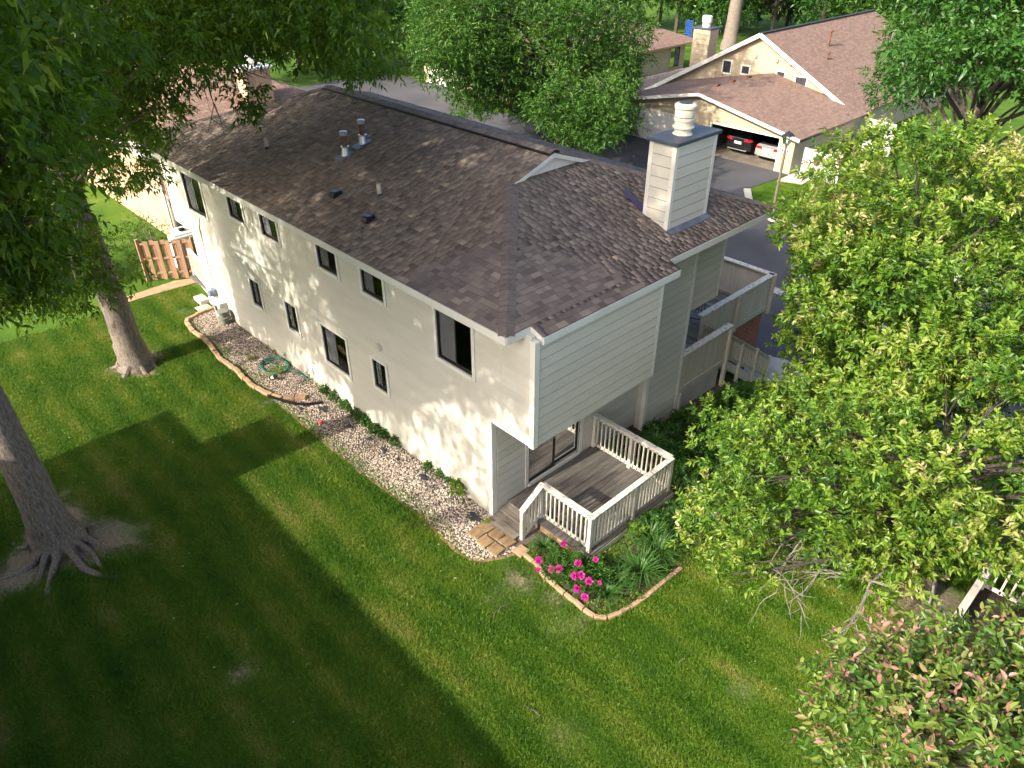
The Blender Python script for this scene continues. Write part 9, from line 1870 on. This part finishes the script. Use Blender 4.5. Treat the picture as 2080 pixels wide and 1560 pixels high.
for r0q, r1q in zip(row, row[1:]):
    for v in range(8): tm.poly([r0q[v], r1q[v], r1q[v + 1], r0q[v + 1]])
tmo = tm.build('cloth', 'tarp', tp, True); sm = tmo.modifiers.new('thick', 'SOLIDIFY'); sm.thickness = 0.02
MB().tube([(0, -0.55, 0), (0, -0.55, 1.9)], 0.05, 6).build('pole', 'bark_dark', tp); MB().tube([(0.2, 0.55, 0), (0.2, 0.55, 1.9)], 0.05, 6).build('pole', 'bark_dark', tp)

# the next townhouse on the camera side, out of view: its roof throws the broad shadow over the lawn
nb = thing('townhouse', 'neighbouring cream townhouse outside the left of the view', 'house', (0, 0, 0))
NX1, NY1 = -11.35, 10.75
plain_wall(nb, wallmap('x', NX1 - 0.45, 1), -14, NY1 - 0.5, 0, 4.95, 'siding'); plain_wall(nb, wallmap('y', NY1 - 0.5, 1), NX1 - 8.6, NX1 - 0.45, 0, 4.95, 'siding')
plain_wall(nb, wallmap('x', NX1 - 8.6, -1), -14, NY1 - 0.5, 0, 4.95, 'siding'); plain_wall(nb, wallmap('y', -14, -1), NX1 - 8.6, NX1 - .45, 0, 4.95, 'siding')
q = [(NX1 - 9.1, -14.5, 5.1), (NX1, -14.5, 5.1), (NX1, NY1, 5.1), (NX1 - 9.1, NY1, 5.1)]; xm = NX1 - 4.55
rt = MB(); ra, rb = (xm, -10, 6.65), (xm, NY1 - 4.5, 6.65)
rt.poly([q[0], q[1], ra]); rt.poly([q[1], q[2], rb, ra]); rt.poly([q[2], q[3], rb]); rt.poly([q[3], q[0], ra, rb]); rt.poly([(a, b, c_ - .15) for a, b, c_ in reversed(q)])
for i in range(4):
    a, b = q[i], q[(i + 1) % 4]; rt.poly([(a[0], a[1], a[2] - .15), (b[0], b[1], b[2] - .15), b, a])
rt.build('roof', 'roof_y', nb)
MB().box((NX1 - 2.2, NY1 - 3.2, 5.0), (NX1 - 1.4, NY1 - 1.8, 7.2)).build('chimney', 'siding', nb)

# neighbour's deck under the red-tipped tree
nd = thing('garden_deck', 'brown garden deck with pale railing half hidden under the red-tipped tree', 'deck', (0, 0, 0))
dx0, dx1, dy0, dy1, dz = 2.2, 5.0, -9.6, -7.0, 0.55
x = dx0
while x < dx1 - 0.05:
    MB().box((x, dy0, dz - .04), (x + .132, dy1, dz)).build('floor_board', 'deck_brown', nd); x += .14
rail(nd, (dx0 + .05, dy1 - .05), (dx1 - .05, dy1 - .05), dz, dz, .85, 18, mat='picket', capm='picket', capw=.12)
rail(nd, (dx1 - .05, dy1 - .1), (dx1 - .05, dy0), dz, dz, .85, 16, mat='picket', capm='picket', capw=.12)
for (x, y) in ((dx0 + .05, dy1 - .05), (dx1 - .05, dy1 - .05), (dx1 - .05, dy0)): MB().box((x - .05, y - .05, 0), (x + .05, y + .05, dz + .86)).build('post', 'railpaint', nd)
for i in range(3):
    MB().box((dx0 - .3 * (i + 1), dy0 + .2, dz - .18 * (i + 1) - .04), (dx0 - .3 * i - .01, dy1 - .15, dz - .18 * (i + 1))).build('step_board', 'deck_brown', nd)
MB().box((dx0, dy1 - .08, 0.0), (dx1, dy1 - .05, dz - .05)).build('skirt', 'deck_brown', nd)
